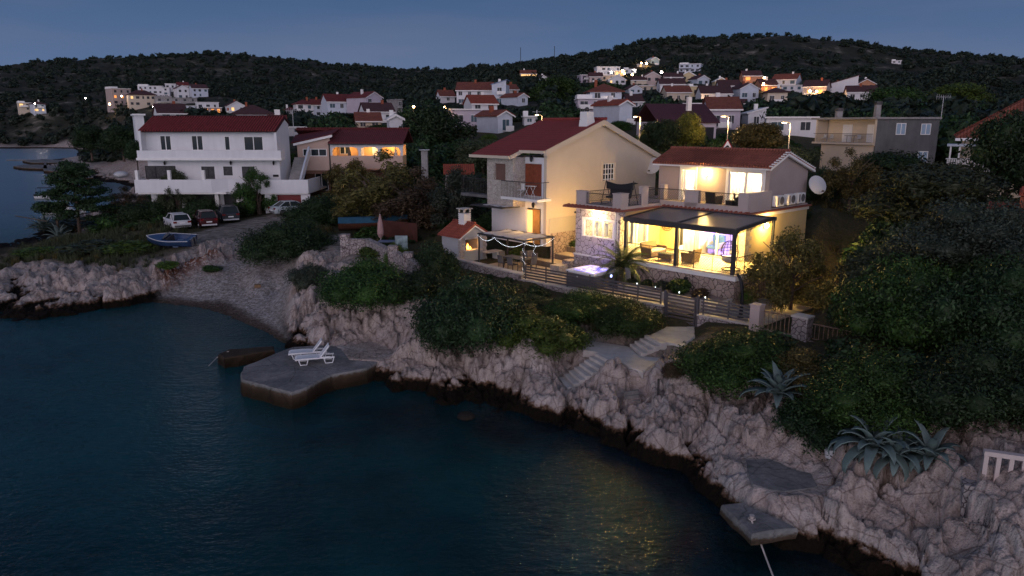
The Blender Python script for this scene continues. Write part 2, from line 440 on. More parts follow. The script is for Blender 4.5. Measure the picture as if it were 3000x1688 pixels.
# ------------------------------------------------------------------ village table (used for the ground too)
# px centre, py base, width px, depth t, height m, roof kind, wall, roof, turn deg, depth m, lit, label
VH = [
 (360,308,66,420,9.0,'flat','taupe',None,22,9,'mid','three storey grey beige house with an orange lit middle floor on the left hillside'),
 (421,313,72,405,6.5,'hip','cream','brown',8,10,'one','house with wide dark hipped roof and one orange lit window below flat white houses'),
 (443,288,66,440,7.0,'flat','white',None,-6,9,'','flat white terrace house directly behind the dark hipped roof'),
 (486,280,22,442,4.5,'flat','white',None,-6,8,'','small white annex with pillars beside the hillside cypress gap'),
 (506,262,38,455,3.2,'flat','white',None,0,8,'','low white flat roofed block behind the bright white gable'),
 (538,291,42,430,6.2,'gabley','white','brown',12,9,'','bright plain white gable with small balconies at its corner'),
 (538,268,30,448,3.5,'gablex','white','red',5,8,'','house with red roof peeking above the bright white gable'),
 (588,286,52,428,5.2,'gablex','bluewhite','brown',12,9,'','row house with dark red roof and bluish walls right of the white gable'),
 (519,313,112,398,4.6,'flat','concrete',None,4,10,'','long low grey colonnade building with white pillars on the left slope'),
 (545,335,54,370,4.0,'flat','bluewhite',None,3,8,'','modern white box house with one large dark window'),
 (610,321,60,372,3.4,'flat','white',None,5,8,'','white flat topped house with a small dish and a white gable front'),
 (624,347,52,330,4.6,'flat','taupe',None,5,8,'all','small house with two orange lit openings one above the other'),
 (695,331,56,330,3.2,'gabley2','white','brown',10,8,'one','low white house with twin dark red gables and a pink lit window'),
 (677,350,26,285,2.6,'gabley','white','white',0,6,'','tiny white gable hut beside the big red hipped roof'),
 (742,353,116,250,2.2,'hip','white','brown',2,12,'','broad low house under a big dark red hipped roof behind the apartment block'),
 (411,376,24,112,1.9,'flat','white',None,3,6,'','narrow white block at the left end of the long red tiled roof'),
 (508,350,78,190,1.6,'gablex','white','brown',8,9,'','low house whose dark roof shows just above the long red tiled roof'),
 (82,325,42,440,4.6,'flat','cream',None,6,8,'one','cream part of the lone lit house on the far left slope'),
 (118,329,40,436,4.8,'hip','bluewhite','brown',14,8,'mid','bluish part of the lone lit house with a bright warm balcony'),
 (895,345,50,270,5.0,'hip','white','red',8,8,'','white two storey house with red pyramid roof and a balcony'),
 (933,343,36,272,4.4,'gablex','bluewhite','red',8,8,'','wing with a red roof beside the white pyramid roofed house'),
 (853,336,40,285,1.6,'hip','white','red',5,7,'','small red roof left of the pyramid roofed house'),
 (1002,350,98,255,6.0,'gablex','bluewhite','red',14,10,'','large pale blue house with sloping red roof and white balconies'),
 (1098,333,104,250,5.4,'gabley','lilac','red',38,11,'','big grey gabled house with red roof side and two tiny windows'),
 (1172,338,44,246,5.0,'flat','concrete',None,25,8,'','grey concrete side building right of the big grey gable'),
 (1114,362,104,200,3.2,'gablex','white','brown',12,9,'','house with broad dark brown roof and a white gable end'),
 (1082,378,70,165,1.8,'gablex','cream','brick',5,7,'','low orange tiled roof among the trees behind the arcaded house'),
 (1162,412,38,130,3.8,'gabley','white','white',5,6,'','slim white house end with a tall chimney by the round dark tree'),
 (872,392,70,150,1.2,'flat','white',None,3,6,'','low white terrace wall house behind the arcaded house roof'),
 (820,425,40,96,2.4,'gablex','white','red',3,5,'','small white annex with air unit right of the apartment block'),
 (1390,308,104,232,4.6,'gablex','white','brick',-4,10,'','long white modern house with low brick red roof and wide terraces'),
 (1462,311,42,226,6.4,'mono','bluewhite','blue',-8,8,'','tall bluish tower house with slanted blue metal roof'),
 (1312,300,56,245,2.0,'gablex','white','brick',12,8,'','low house with brick red roof left of the long modern house'),
 (1506,281,46,255,2.2,'gablex','white','brick',20,7,'','small white house with orange red roof near the pine trees'),
 (1532,308,80,210,2.4,'gabley','bluewhite','brick',34,9,'','bluish gabled cottage with orange roof and dark shutters below the pines'),
 (1420,325,100,182,1.8,'gablex','white','bright',16,8,'','house with bright orange red roof behind the arched window house'),
 (1366,372,110,152,3.4,'flat','lilac',None,10,8,'','flat pale grey house with one tiny window behind the arched window house'),
 (1480,388,108,132,3.0,'gabley','bluewhite','brick',30,8,'','pale blue gabled house with an arched window and orange red roof'),
 (1553,363,34,135,1.2,'flat','white',None,5,4,'','tiny white shed beside the pale blue gabled house'),
 (1549,226,46,402,1.8,'gablex','cream','brick',6,8,'strip','low hillside house with brick roof and one long bright lit strip'),
 (1592,246,42,365,3.0,'gabley','white','brown',22,8,'','small white porch house with brown roof on the wooded slope'),
 (1919,192,40,470,3.6,'gabley','greenish','white',24,9,'','highest pale green gabled house near the hill top'),
 (1877,199,22,462,2.0,'flat','cream',None,0,7,'one','small lit terrace house left of the highest green house'),
 (1782,221,76,420,4.6,'flat','white',None,10,10,'','long white two storey block with balconies high in the village'),
 (2020,212,62,450,4.8,'flat','bluewhite',None,-8,10,'','square white two storey block standing alone on the upper slope'),
 (1816,222,30,412,2.4,'flat','yellow',None,0,7,'all','flat house wall glowing yellow below the long white block'),
 (1846,214,34,425,2.0,'flat','bluewhite',None,8,7,'','low bluish flat house beside the yellow glowing wall'),
 (1712,245,32,382,4.2,'flat','lilac',None,14,8,'','grey lilac tall house at the left edge of the upper village'),
 (1746,243,38,375,3.2,'gablex','pinkish','brown',5,8,'','pinkish house with red brown roof at the left of the upper village'),
 (1782,237,42,382,2.6,'flat','cream',None,5,8,'','stepped cream house behind the slim hillside cypress'),
 (1808,247,50,360,2.2,'gabley','white','white',8,8,'one','white gabled house with a lit arch below the street lamps'),
 (1912,243,60,350,3.2,'gabley','pinkish','brown',16,9,'','pale pink gable with two narrow windows in the village centre'),
 (1872,245,44,348,1.6,'gablex','cream','brown',5,7,'','low dark red roofed house left of the pale pink gable'),
 (1974,240,52,342,2.2,'gablex','taupe_lt','brown',8,8,'','brown roofed house right of the pale pink gable'),
 (2016,238,42,345,2.6,'gabley','yellow','white',8,7,'','cream yellow gabled house in the upper row'),
 (2060,253,60,322,3.2,'gabley','bluewhite','brown',30,8,'','white gabled house with red brown roof side right of the cream yellow gable'),
 (1970,270,84,300,3.2,'gablex','white','brown',10,9,'','long white house with glazed balcony in the middle row'),
 (1900,269,78,312,2.4,'flat','cream',None,8,8,'','low beige flat roofed house in the middle row'),
 (1862,275,56,296,2.0,'gabley','bluewhite','brown',20,7,'','small grey gabled house below the beige flat roof'),
 (2036,283,46,288,3.8,'flat','yellow',None,12,8,'','tall ochre house between white houses in the middle row'),
 (1988,301,88,258,3.6,'gablex','cream','brick',14,9,'','pale two storey house with orange roof strip and outside stairs'),
 (2112,256,42,300,2.6,'gabley','yellow','white',10,8,'','peach coloured gabled house with two dark windows'),
 (2098,317,106,238,4.6,'gablex','white','brown',12,10,'','large white two storey house with four dark windows and balconies'),
 (2074,273,52,285,2.0,'flat','cream',None,5,7,'','beige house with flat canopy above the large white house'),
 (1748,345,112,172,4.2,'flat','lilac',None,6,9,'','broad pale house with dark parapet and two square windows below the pines'),
 (1774,318,92,182,4.2,'hip','bluewhite','brick',8,9,'','bluish house with orange hipped roof behind the broad pale house'),
 (1832,372,118,126,3.8,'gabley','bluewhite','bright',32,9,'','bluish gabled house with bright orange roof behind the second street lamp'),
 (1861,318,64,190,1.8,'gablex','white','brown',14,7,'','low house with faded red roof and round chimney cap'),
 (2028,326,60,170,1.6,'flat','white',None,4,6,'','small white flat house with thick chimneys above the purple roof'),
 (2120,380,112,130,3.6,'gablex','lilac','brick',10,8,'','grey lilac house with a large arched terrace opening'),
 (2216,374,72,140,2.6,'mono','white','white',12,7,'','white modern house with a slanted top and one window'),
 (2316,396,140,108,2.4,'flat','white',None,4,6,'','long thin white flat roof carport behind the street lamp'),
 (2194,296,84,240,4.0,'gabley','bluewhite','brown',24,9,'','house with tall blue glazed front and steep dark red roof'),
 (2136,266,60,262,1.8,'gablex','white','brown',8,8,'','long dark red roof left of the blue glazed house'),
 (2276,304,70,230,3.6,'hip','cream','brown',10,9,'','cream house with dark hipped roof and balcony'),
 (2254,274,70,270,3.0,'gablex','orange','brown',20,9,'all','orange painted house with glowing orange windows'),
 (2204,241,64,300,2.6,'gablex','orange','brown',12,8,'one','house with floodlit orange gable in the top row'),
 (2296,252,82,300,2.6,'gablex','bluewhite','brick',-14,9,'','house with long brick roof and grey gable in the top row'),
 (2320,267,60,280,2.0,'flat','white',None,4,7,'','white terraces stepping down right of the orange house'),
 (2384,284,76,260,3.6,'gablex','taupe','brown',-10,9,'all','stone coloured house with two glaring warm lamps'),
 (2464,271,86,270,2.8,'mono','white','brown',-6,9,'','white house with one slanted brown roof and glass corner'),
 (2537,264,62,280,2.4,'gabley','orange','brown',14,8,'','terracotta gabled house at the right end of the village'),
 (2524,297,80,240,3.0,'gablex','white','brown',8,8,'','white balcony house lowest at the right end of the village'),
 (2148+20,318,36,236,1.6,'gablex','white','brown',5,5,'','small dark red porch roof below the blue glazed house'),
 (2626,186,26,520,1.8,'flat','white',None,0,6,'','tiny white ruin on the ridge line at the right'),
]
def gz(px, py, t): return att(px, py, t)
HB = []
for h in VH:
    w = att(h[0], h[1], h[3]); HB.append(w)

# ------------------------------------------------------------------ ground heights from sight lines
CPI = [ # image coordinates (2575 px wide), height
 (120,412,1.2),(200,412,1.6),(290,440,2.0),(335,466,1.6),(60,740,.7),(200,700,1.3),(350,745,.8),(150,640,1.7),(300,640,2.1),(430,632,2.2),(500,610,2.6),(450,575,2.5),(560,560,2.6),(640,600,2.9),
 (720,535,3.3),(600,545,2.8),(620,722,.7),(560,745,.4),(700,735,.8),(460,730,.6),(520,650,2.4),(640,650,2.9),(560,690,1.6),(480,690,1.6),(640,692,1.7),(720,660,3.1),(850,620,3.4),(950,665,3.4),(880,690,3.1),
 (1080,690,3.0),(760,760,1.6),(820,740,2.3),(900,740,2.6),(880,820,1.5),(900,860,1.1),(960,850,1.7),(1000,880,1.7),(1060,900,1.4),(1150,900,1.3),(1300,900,1.7),(1100,800,2.4),
 (1250,760,2.9),(1500,865,2.0),(1560,885,1.85),(1700,845,2.3),(1410,975,.9),(1250,985,.6),(1480,1005,1.0),(1600,945,1.6),(1580,1085,.7),
 (1680,1050,1.5),(1750,960,2.2),(1850,960,2.4),(1800,1110,1.3),(1860,1215,1.5),(2000,1100,2.1),(2000,1250,1.4),(2150,1150,2.2),(2150,1310,1.0),
 (2300,1250,1.8),(2450,1200,2.7),(2570,1230,3.0),(2400,1400,1.2),(2570,1400,1.8),(2200,1000,3.0),(2400,900,3.6),(2050,870,2.9),(2350,720,4.6),
 (2130,725,4.6),(2220,600,6.0),(2070,520,7.0),(2500,620,7.5),(2560,800,4.5),(1000,560,3.6),(1100,620,3.4),(860,500,3.9),(1180,560,4.0),(1150,480,4.6),
 (1745,862,2.4),(1660,902,2.1),(1640,850,2.4),(1560,935,1.7),(1690,932,2.0),(1480,900,1.5),(1440,950,1.2),(1560,962,1.5),(1945,1262,1.5),(1880,1130,2.0),(1840,1180,1.8),(300,560,1.6),(200,575,1.2),(120,590,.8),(330,520,2.0),(400,520,2.6),(370,440,3.0),(300,400,2.0),(250,430,1.0),
 (600,500,3.4),(1000,460,5.0),(1330,460,5.8),(1300,380,9.0)]
PADS_V = [(-26,-14.2,1.4,12,4.5),(-17.2,-11.1,-2.5,0.3,3.15),(-21.5,-17.2,-2.7,0.5,3.25),(-13.9,-11.1,0.3,5.0,3.3),(-11.1,0.3,-1.2,12,3.1),(0.3,3.2,-1.9,3,2.98)]
cps = []
for ix, iy, z in CPI: p = onz(ix * K, iy * K, z); cps.append((p[0], p[1], z))
for x0, x1, y0, y1, z in PADS_V:
    for x in (x0, x1):
        for y in (y0, y1): p = vw(x, y); cps.append((p[0], p[1], z))
for w in HB: cps.append((w[0], w[1], w[2]))
for x, y, z in ((-38, 84, 3.4), (-25, 84, 3.6), (-24, 90, 3.9), (-12, 90, 4.6), (34, 84, 7.2), (45, 84, 7.5), (52, 70, 7.5)): cps.append((x, y, z))
# skyline and slopes of the hills: image x, image y, depth
for ix, iy, t in [(-120,175,760),(0,172,740),(100,162,730),(200,156,720),(320,148,710),(420,141,700),(520,141,700),(620,144,700),(700,154,700),(800,166,700),(900,181,700),(1000,190,690),
      (1080,197,670),(1150,191,640),(1280,171,600),(1400,160,590),(1500,141,580),(1600,117,575),(1700,103,570),(1800,95,565),(1900,96,565),(2000,101,560),(2100,111,560),(2250,127,550),
      (2400,144,540),(2575,161,530),(2750,176,520),
      (60,230,520),(200,250,480),(60,300,440),(200,330,420),(300,200,600),(500,190,590),(700,215,560),(900,230,500),(1050,230,450),(680,250,440),
      (30,362,405),(120,362,405),(1800,140,520),(2100,170,470),(2350,190,430),(2500,230,360),(2400,280,230),(2575,280,260),(2150,270,190),(2300,330,130),(1950,330,115),(2250,380,95),(2560,330,130)]:
    w = att(ix * K, iy * K, t); cps.append((w[0], w[1], w[2]))
cps = np.array(cps)
def warp(x, y): return np.arctan2(x, y) * 2.2, np.log(np.sqrt(x * x + y * y))
RBU, RBV = warp(cps[:, 0], cps[:, 1])
# drop near-duplicates
keep = []
for i in range(len(RBU)):
    if all((RBU[i] - RBU[j]) ** 2 + (RBV[i] - RBV[j]) ** 2 > 1.2e-4 for j in keep): keep.append(i)
RBU = RBU[keep]; RBV = RBV[keep]; cz = cps[keep, 2]
RBN = len(RBU)
A = np.sqrt((RBU[:, None] - RBU[None]) ** 2 + (RBV[:, None] - RBV[None]) ** 2 + 1e-4)
A += np.eye(RBN) * -.012
AA = np.zeros((RBN + 1, RBN + 1)); AA[:RBN, :RBN] = A; AA[RBN, :RBN] = 1; AA[:RBN, RBN] = 1
RBW = np.linalg.solve(AA, np.append(cz, 0))
def base(x, y):
    u, v = warp(x, y); r = np.full(u.shape, RBW[RBN])
    for i in range(RBN): r = r + RBW[i] * np.sqrt((u - RBU[i]) ** 2 + (v - RBV[i]) ** 2 + 1e-4)
    return r
# coast line
CI = [(-400,800),(-120,790),(35,812),(130,800),(200,790),(300,775),(390,758),(430,766),(490,772),(560,790),(620,815),(672,838),(700,856),(722,875),(800,900),(900,935),(932,945),(960,965),(985,982),(1065,990),(1090,1005),(1110,1020),
 (1150,1022),(1165,1003),(1190,1010),(1230,1036),(1310,1040),(1370,1066),(1440,1092),(1500,1108),(1535,1125),(1580,1150),(1640,1172),(1700,1190),(1760,1225),(1815,1262),(1838,1295),(1885,1338),(1960,1368),(2050,1400),(2120,1436),(2200,1480),(2330,1560),(2500,1700)]
coast = [tuple(onz(a * K, b * K, 0)[:2]) for a, b in CI]
coast += [(40, 6), (400, 0), (1500, 300), (1500, 1700), (-1500, 1700), (-1500, 440), (-420, 420)]
CI2 = [(0,374),(60,374.5),(130,373.5),(185,374),(196,380),(188,398),(120,402),(95,416),(30,420),(38,428),(130,432),(180,440),(235,456),(300,462),(345,478),(330,500),(290,512),(288,532),(190,548),(140,562),(95,580),(50,604),(0,612),(-200,640)]
coast += [tuple(onz(a * K, b * K, 0)[:2]) for a, b in CI2]
beach = [tuple(onz(a * K, b * K, .3)[:2]) for a, b in ((395,772),(415,740),(470,722),(560,706),(640,700),(730,716),(748,750),(715,790),(706,852),(600,860),(480,800))]
rockz = [[tuple(onz(a * K, b * K, 1.2)[:2]) for a, b in ((20,422),(60,406),(190,396),(260,428),(352,452),(356,482),(300,468),(235,458),(160,440),(60,430))]] + [[tuple(onz(a * K, b * K, 1.4)[:2]) for a, b in q] for q in (((-300,690),(60,650),(170,668),(250,672),(330,690),(400,668),(500,655),(600,640),(680,645),(720,690),(740,730),(700,712),(560,698),(460,716),(400,740),(380,790),(-300,830)), ((650,690),(740,700),(830,690),(900,760),(1010,850),(990,900),(860,880),(715,870),(690,800)), ((980,880),(1100,830),(1300,880),(1500,880),(1620,930),(1700,930),(1800,1000),(2000,1050),(2150,1130),(2450,1180),(2700,1200),(2700,1500),(1300,1100)))]
paths_ = []   # (polygon, z, blend)
def ppoly(pts, z, bl=.5, k=1):
    bl = bl * 2.2; paths_.append(([tuple(onz(a * K, b * K, z)[:2]) for a, b in pts], z - .05, bl))
ppoly([(1632,842),(1676,821),(1746,821),(1749,848),(1717,870),(1677,862)], 2.36, .25)
ppoly([(1462,851),(1489,857),(1583,871),(1612,896),(1665,901),(1653,912),(1618,935),(1583,924),(1553,907),(1501,886),(1466,880)], 1.80, .25)
FLIGHTS = [((1404,956),(1427,983),(1506,886),(1551,907),.75,1.86,8,'pale concrete stairs of eight steps climbing from the shore rocks'),
 ((1583,871),(1612,896),(1632,842),(1677,862),1.84,2.42,4,'short flight of four pale concrete steps up to the metal gate'),
 ((1572,1040),(1612,1040),(1568,985),(1606,978),.45,1.3,5,'worn dark rock cut steps leading down to the water')]
for a0, a1, b0, b1, z0, z1, n_, lb in FLIGHTS:
    L2 = lambda p, q, t: (p[0] + (q[0] - p[0]) * t, p[1] + (q[1] - p[1]) * t)
    for i in range(n_):
        zz = z0 + (z1 - z0) * (i + .6) / n_
        ppoly([L2(a0, b0, i / n_), L2(a1, b1, i / n_), L2(a1, b1, (i + 1) / n_), L2(a0, b0, (i + 1) / n_)], zz - .12, .2)
ppoly([(1870,1150),(1925,1150),(2040,1190),(2060,1232),(1975,1240),(1900,1222)], 1.25, .4)
ppoly([(860,868),(930,855),(1000,880),(960,905),(880,900)], .9, .5)
def ground(x, y, detail=True):
    x = np.asarray(x, float); y = np.asarray(y, float)
    b = base(x, y)
    d = sdist(x, y, coast)
    r = np.sqrt(x * x + y * y)
    bd = sdist(x, y, beach)
    isb = np.clip(bd / 1.2 + .6, 0, 1)
    near = np.clip((95 - r) / 25, 0, 1)
    wc = .75 * (1 - isb) + 4.5 * isb; wc = wc * near + 9 * (1 - near)
    dw = d + (fbm(x * .9, y * .9, 3, 40) - .45) * 1.1 * near * (1 - isb)
    land = np.maximum(b, .25) * (1 - np.exp(-np.maximum(dw, 0) / wc))
    sea = -np.minimum(6, .35 + np.abs(dw) * (.55 * (1 - isb) + .12 * isb)) + (.35 * isb)
    h = np.where(dw > 0, land, np.minimum(sea, -.02 + 0 * sea))
    # masks
    pad = np.zeros(x.shape); lx = None
    c, s = math.cos(VY), math.sin(VY); dx = x - VO[0]; dy = y - VO[1]; lx = c * dx + s * dy; ly = -s * dx + c * dy
    for x0, x1, y0, y1, z in PADS_V:
        q = np.maximum(np.maximum(x0 - lx, lx - x1), np.maximum(y0 - ly, ly - y1))
        m = np.clip(1 - q / .8, 0, 1); h = h * (1 - m) + z * m; pad = np.maximum(pad, m)
    pad0 = pad.copy()
    for poly, z, bl in paths_:
        m = np.clip(sdist(x, y, poly) / bl + 1, 0, 1); h = h * (1 - m) + z * m; pad = np.maximum(pad, m)
    if not detail: return h
    shore = np.clip(1 - (d - 3.0) / 6.0, 0, 1)
    seaf = np.clip(1 + d / 3.0, 0, 1)
    nb = (1 - pad) / np.maximum(1 - pad0, .01)
    rock = shore * seaf * (1 - pad0) * (1 - isb) * np.clip((330 - r) / 200, .25, 1)
    for q in rockz: rock = np.maximum(rock, np.clip(sdist(x, y, q) / 1.5 + .5, 0, 1) * (1 - pad0) * (1 - isb) * np.clip((d + 3) / 3, 0, 1))
    soil = np.clip((d - 4) / 5, 0, 1) * (1 - pad)
    k = .83; cx = x * k + (fbm(x * .5, y * .5, 3, 5) - .5) * 1.6; cy = y * k + (fbm(x * .5, y * .5, 3, 9) - .5) * 1.6
    b1, e1 = blocks(cx * .75, cy * .45 + cx * .2, 3)
    b2, e2 = blocks(cx * 1.9 + 5, cy * 1.3, 21)
    b3, e3 = blocks(cx * 4.6, cy * 3.4, 51)
    rk = (b1 - .42) * .66 - .26 * np.exp(-e1 * 16) + (b2 - .45) * .30 - .13 * np.exp(-e2 * 14) + (b3 - .45) * .12 - .05 * np.exp(-e3 * 12)
    flute = (np.abs(vnoise(x * 3.1 + y * 1.2, y * .7 - x * .4, 77) - .5) - .25) * .36 + (np.abs(vnoise(x * 7.3 + y * 2, y * 1.7 - x, 79) - .5) - .25) * .16
    h = h + rock * nb * (rk + flute) * np.clip(h * .9 + .35, .15, 1.1)
    h = h + soil * (1 - rock) * (fbm(x * .8, y * .8, 4, 60) - .47) * .35 * near
    h = h + isb * (fbm(x * 2.5, y * 2.5, 3, 90) - .45) * .10 * (1 - pad)
    far = np.clip((r - 120) / 150, 0, 1)
    h = h + far * ((fbm(x * .03, y * .03, 4, 70) - .47) * 9 * np.clip((h - 8) / 40, 0, 1) + (fbm(x * .16, y * .16, 3, 71) - .45) * 2.2 * np.clip((h - 3) / 15, 0, 1))
    rock = np.maximum(rock, np.clip(1 - (d - 6.0) / 14.0, 0, 1) * np.clip((r - 90) / 40, 0, 1) * (1 - isb))
    return h, rock, isb, pad, d, e1, b1
def gh(x, y):
    return float(ground(np.array([x]), np.array([y]))[0][0])
def ghb(x, y):
    return float(ground(np.array([x]), np.array([y]), False)[0])
def hit(px, py, t0=14, t1=900):
    """where the sight line of a photo pixel meets the ground"""
    d = ray(px, py); ts = np.exp(np.linspace(math.log(t0), math.log(t1), 260))
    g = ground(CAM[0] + d[0] * ts, CAM[1] + d[1] * ts, False); z = CAM[2] + d[2] * ts
    u = np.where(z < np.maximum(g, 0))[0]
    if len(u) == 0: return att(px, py, 400)
    i = max(1, u[0]); a, b = ts[i - 1], ts[i]
    for _ in range(8):
        m = (a + b) / 2
        if CAM[2] + d[2] * m < max(0, ghb(CAM[0] + d[0] * m, CAM[1] + d[1] * m)): b = m
        else: a = m
    return CAM + d * b
def hiti(ix, iy): return hit(ix * K, iy * K)

# polar grid, fine near the viewer
TA = np.linspace(R(-46), R(46), 860)
RRr = np.concatenate([np.exp(np.linspace(math.log(13), math.log(62), 520)), np.exp(np.linspace(math.log(62), math.log(1500), 330))[1:]])
TT, RG = np.meshgrid(TA, RRr)
GX = np.sin(TT) * RG; GY = np.cos(TT) * RG
GH, GROCK, GB, GP, GD, GE, GB1 = ground(GX.ravel(), GY.ravel())
nr, na = TT.shape
verts = np.stack([GX.ravel(), GY.ravel(), GH], 1)
idx = np.arange(nr * na).reshape(nr, na)
q = np.stack([idx[:-1, :-1], idx[:-1, 1:], idx[1:, 1:], idx[1:, :-1]], -1).reshape(-1, 4)[:, ::-1]
me = bpy.data.meshes.new('ground')
me.vertices.add(len(verts)); me.vertices.foreach_set('co', verts.ravel().astype(np.float32))
me.loops.add(q.size); me.loops.foreach_set('vertex_index', q.ravel().astype(np.int32))
me.polygons.add(len(q)); me.polygons.foreach_set('loop_start', np.arange(0, q.size, 4, dtype=np.int32))
try: me.polygons.foreach_set('loop_total', np.full(len(q), 4, np.int32))
except Exception: pass
me.update(calc_edges=True)
me.polygons.foreach_set('use_smooth', np.ones(len(q), bool))
at_ = me.color_attributes.new('kinds', 'FLOAT_COLOR', 'POINT')
carpark = [tuple(onz(a * K, b * K, 2.8)[:2]) for a, b in ((470,585),(560,560),(700,545),(760,540),(700,590),(640,640),(540,640),(470,620))]
lot2 = [tuple(onz(a * K, b * K, 3.2)[:2]) for a, b in ((830,600),(865,590),(880,640),(1010,650),(1000,690),(860,690),(800,665))]
CPK = np.maximum(sdist(verts[:, 0], verts[:, 1], carpark), sdist(verts[:, 0], verts[:, 1], lot2))
lot = np.clip(CPK / .8 + .5, 0, 1)
red = [tuple(onz(a * K, b * K, 2.0)[:2]) for a, b in ((390,668),(500,650),(640,648),(640,700),(560,712),(450,700))]
REDM = np.clip(sdist(verts[:, 0], verts[:, 1], red) / .8 + .5, 0, 1)
colv = np.stack([np.clip(GROCK * 1.3, 0, 1), GB, np.maximum(lot, 0), REDM], 1).astype(np.float32)
at_.data.foreach_set('color', colv.ravel())

m, n, l, p = nmat('ground_rock_and_soil', .9, .15)
vc = n.new('ShaderNodeVertexColor'); vc.layer_name = 'kinds'
sp = n.new('ShaderNodeSeparateColor'); l.new(vc.outputs['Color'], sp.inputs[0])
g = n.new('ShaderNodeNewGeometry'); gs = n.new('ShaderNodeSeparateXYZ'); l.new(g.outputs['Position'], gs.inputs[0])
P_ = g.outputs['Position']
f1 = noise_(n, l, .7, 8, vec=P_); f2 = noise_(n, l, 4.5, 6, vec=P_); f3 = noise_(n, l, 16, 4, vec=P_)
fs = noise_(n, l, 2.6, 6, vec=P_, mapscale=(1.5, 1.2, .28))
rockc = ramp_(n, l, f1, [(.3, (.38, .31, .27)), (.5, (.48, .40, .36)), (.7, (.57, .51, .48))])
rockc = mix_(n, l, .8, rockc, ramp_(n, l, fs, [(.30, (.42, .38, .36)), (.5, (1, 1, 1)), (.75, (1.12, 1.08, 1.08))]), 'MULTIPLY')
vor = n.new('ShaderNodeTexVoronoi'); vor.feature = 'DISTANCE_TO_EDGE'; vor.inputs['Scale'].default_value = 1.1
wv = mix_(n, l, .35, P_, n.new('ShaderNodeTexNoise').outputs['Color'], 'ADD'); l.new(wv, vor.inputs['Vector'])
crack = ramp_(n, l, vor.outputs['Distance'], [(0, (.35, .3, .28)), (.035, (1, 1, 1))])
rockc = mix_(n, l, .7, rockc, crack, 'MULTIPLY')
pit = ramp_(n, l, f3, [(.34, (.55, .52, .5)), (.5, (1, 1, 1))]); rockc = mix_(n, l, .6, rockc, pit, 'MULTIPLY')
# algae and damp stain along the tide line
hz = math_(n, l, 'ADD', gs.outputs['Z'], math_(n, l, 'MULTIPLY', f2, -.50))
hz = math_(n, l, 'ADD', hz, math_(n, l, 'MULTIPLY', f1, -.30))
wet = ramp_(n, l, hz, [(0.0, (.020, .014, .008)), (.02, (.05, .034, .018)), (.10, (.30, .20, .13)), (.22, (1, 1, 1))])
rockc = mix_(n, l, 1.0, rockc, wet, 'MULTIPLY')
soil = ramp_(n, l, f2, [(.3, (.050, .042, .026)), (.5, (.085, .068, .045)), (.7, (.15, .125, .095))])
grs = ramp_(n, l, f1, [(.35, (.028, .040, .014)), (.65, (.075, .068, .035))])
farz = n.new('ShaderNodeMapRange'); farz.inputs[1].default_value = 110; farz.inputs[2].default_value = 200
ln = n.new('ShaderNodeVectorMath'); ln.operation = 'LENGTH'; l.new(P_, ln.inputs[0]); l.new(ln.outputs['Value'], farz.inputs[0])
ff = noise_(n, l, .045, 7, vec=P_, mapscale=(1, 1, 3)); ff2 = noise_(n, l, .25, 5, vec=P_)
farc = ramp_(n, l, math_(n, l, 'ADD', math_(n, l, 'MULTIPLY', ff, .6), math_(n, l, 'MULTIPLY', ff2, .4)), [(.42, (.024, .027, .020)), (.54, (.042, .043, .032)), (.61, (.13, .12, .10)), (.68, (.30, .27, .24))])
col = mix_(n, l, ramp_(n, l, f2, [(.4, (0, 0, 0)), (.6, (1, 1, 1))]), soil, grs)
col = mix_(n, l, farz.outputs[0], col, farc)
lotc = ramp_(n, l, noise_(n, l, 1.8, 8, vec=P_, mapscale=(.6, 2.2, 1)), [(.38, (.075, .07, .045)), (.47, (.20, .175, .15)), (.6, (.36, .32, .30))])
col = mix_(n, l, sp.outputs[2], col, lotc)
col = mix_(n, l, sp.outputs[0], col, rockc)
redc = ramp_(n, l, f3, [(.35, (.10, .035, .02)), (.6, (.22, .09, .055))])
col = mix_(n, l, math_(n, l, 'MULTIPLY', vc.outputs['Alpha'], math_(n, l, 'GREATER_THAN', f2, .46)), col, redc)
peb = n.new('ShaderNodeTexVoronoi'); peb.inputs['Scale'].default_value = 7; l.new(P_, peb.inputs['Vector'])
ps = n.new('ShaderNodeSeparateColor'); l.new(peb.outputs['Color'], ps.inputs[0])
pebc = ramp_(n, l, ps.outputs[0], [(0, (.20, .17, .155)), (.5, (.32, .29, .28)), (1, (.46, .43, .42))])
wetb = ramp_(n, l, gs.outputs['Z'], [(.0, (.22, .17, .13)), (.10, (.35, .30, .26)), (.22, (1, 1, 1))])
pebc = mix_(n, l, 1.0, pebc, wetb, 'MULTIPLY')
col = mix_(n, l, sp.outputs[1], col, pebc)
# sea bed: pale sand patches between weed
bed = ramp_(n, l, noise_(n, l, .11, 5, vec=P_), [(.44, (.010, .022, .020)), (.58, (.03, .13, .13))])
under = ramp_(n, l, math_(n, l, 'MULTIPLY', gs.outputs['Z'], -1.0), [(.3, (0, 0, 0)), (.9, (1, 1, 1))])
col = mix_(n, l, under, col, bed)
l.new(col, p.inputs['Base Color'])
hh = math_(n, l, 'ADD', math_(n, l, 'MULTIPLY', f2, .5), math_(n, l, 'MULTIPLY', f3, .22))
hh = math_(n, l, 'ADD', hh, math_(n, l, 'MULTIPLY', fs, .8))
bump_(n, l, p, hh, .75, .28)
me.materials.append(m)
go = bpy.data.objects.new('ground', me); COL.objects.link(go); go['kind'] = 'structure'

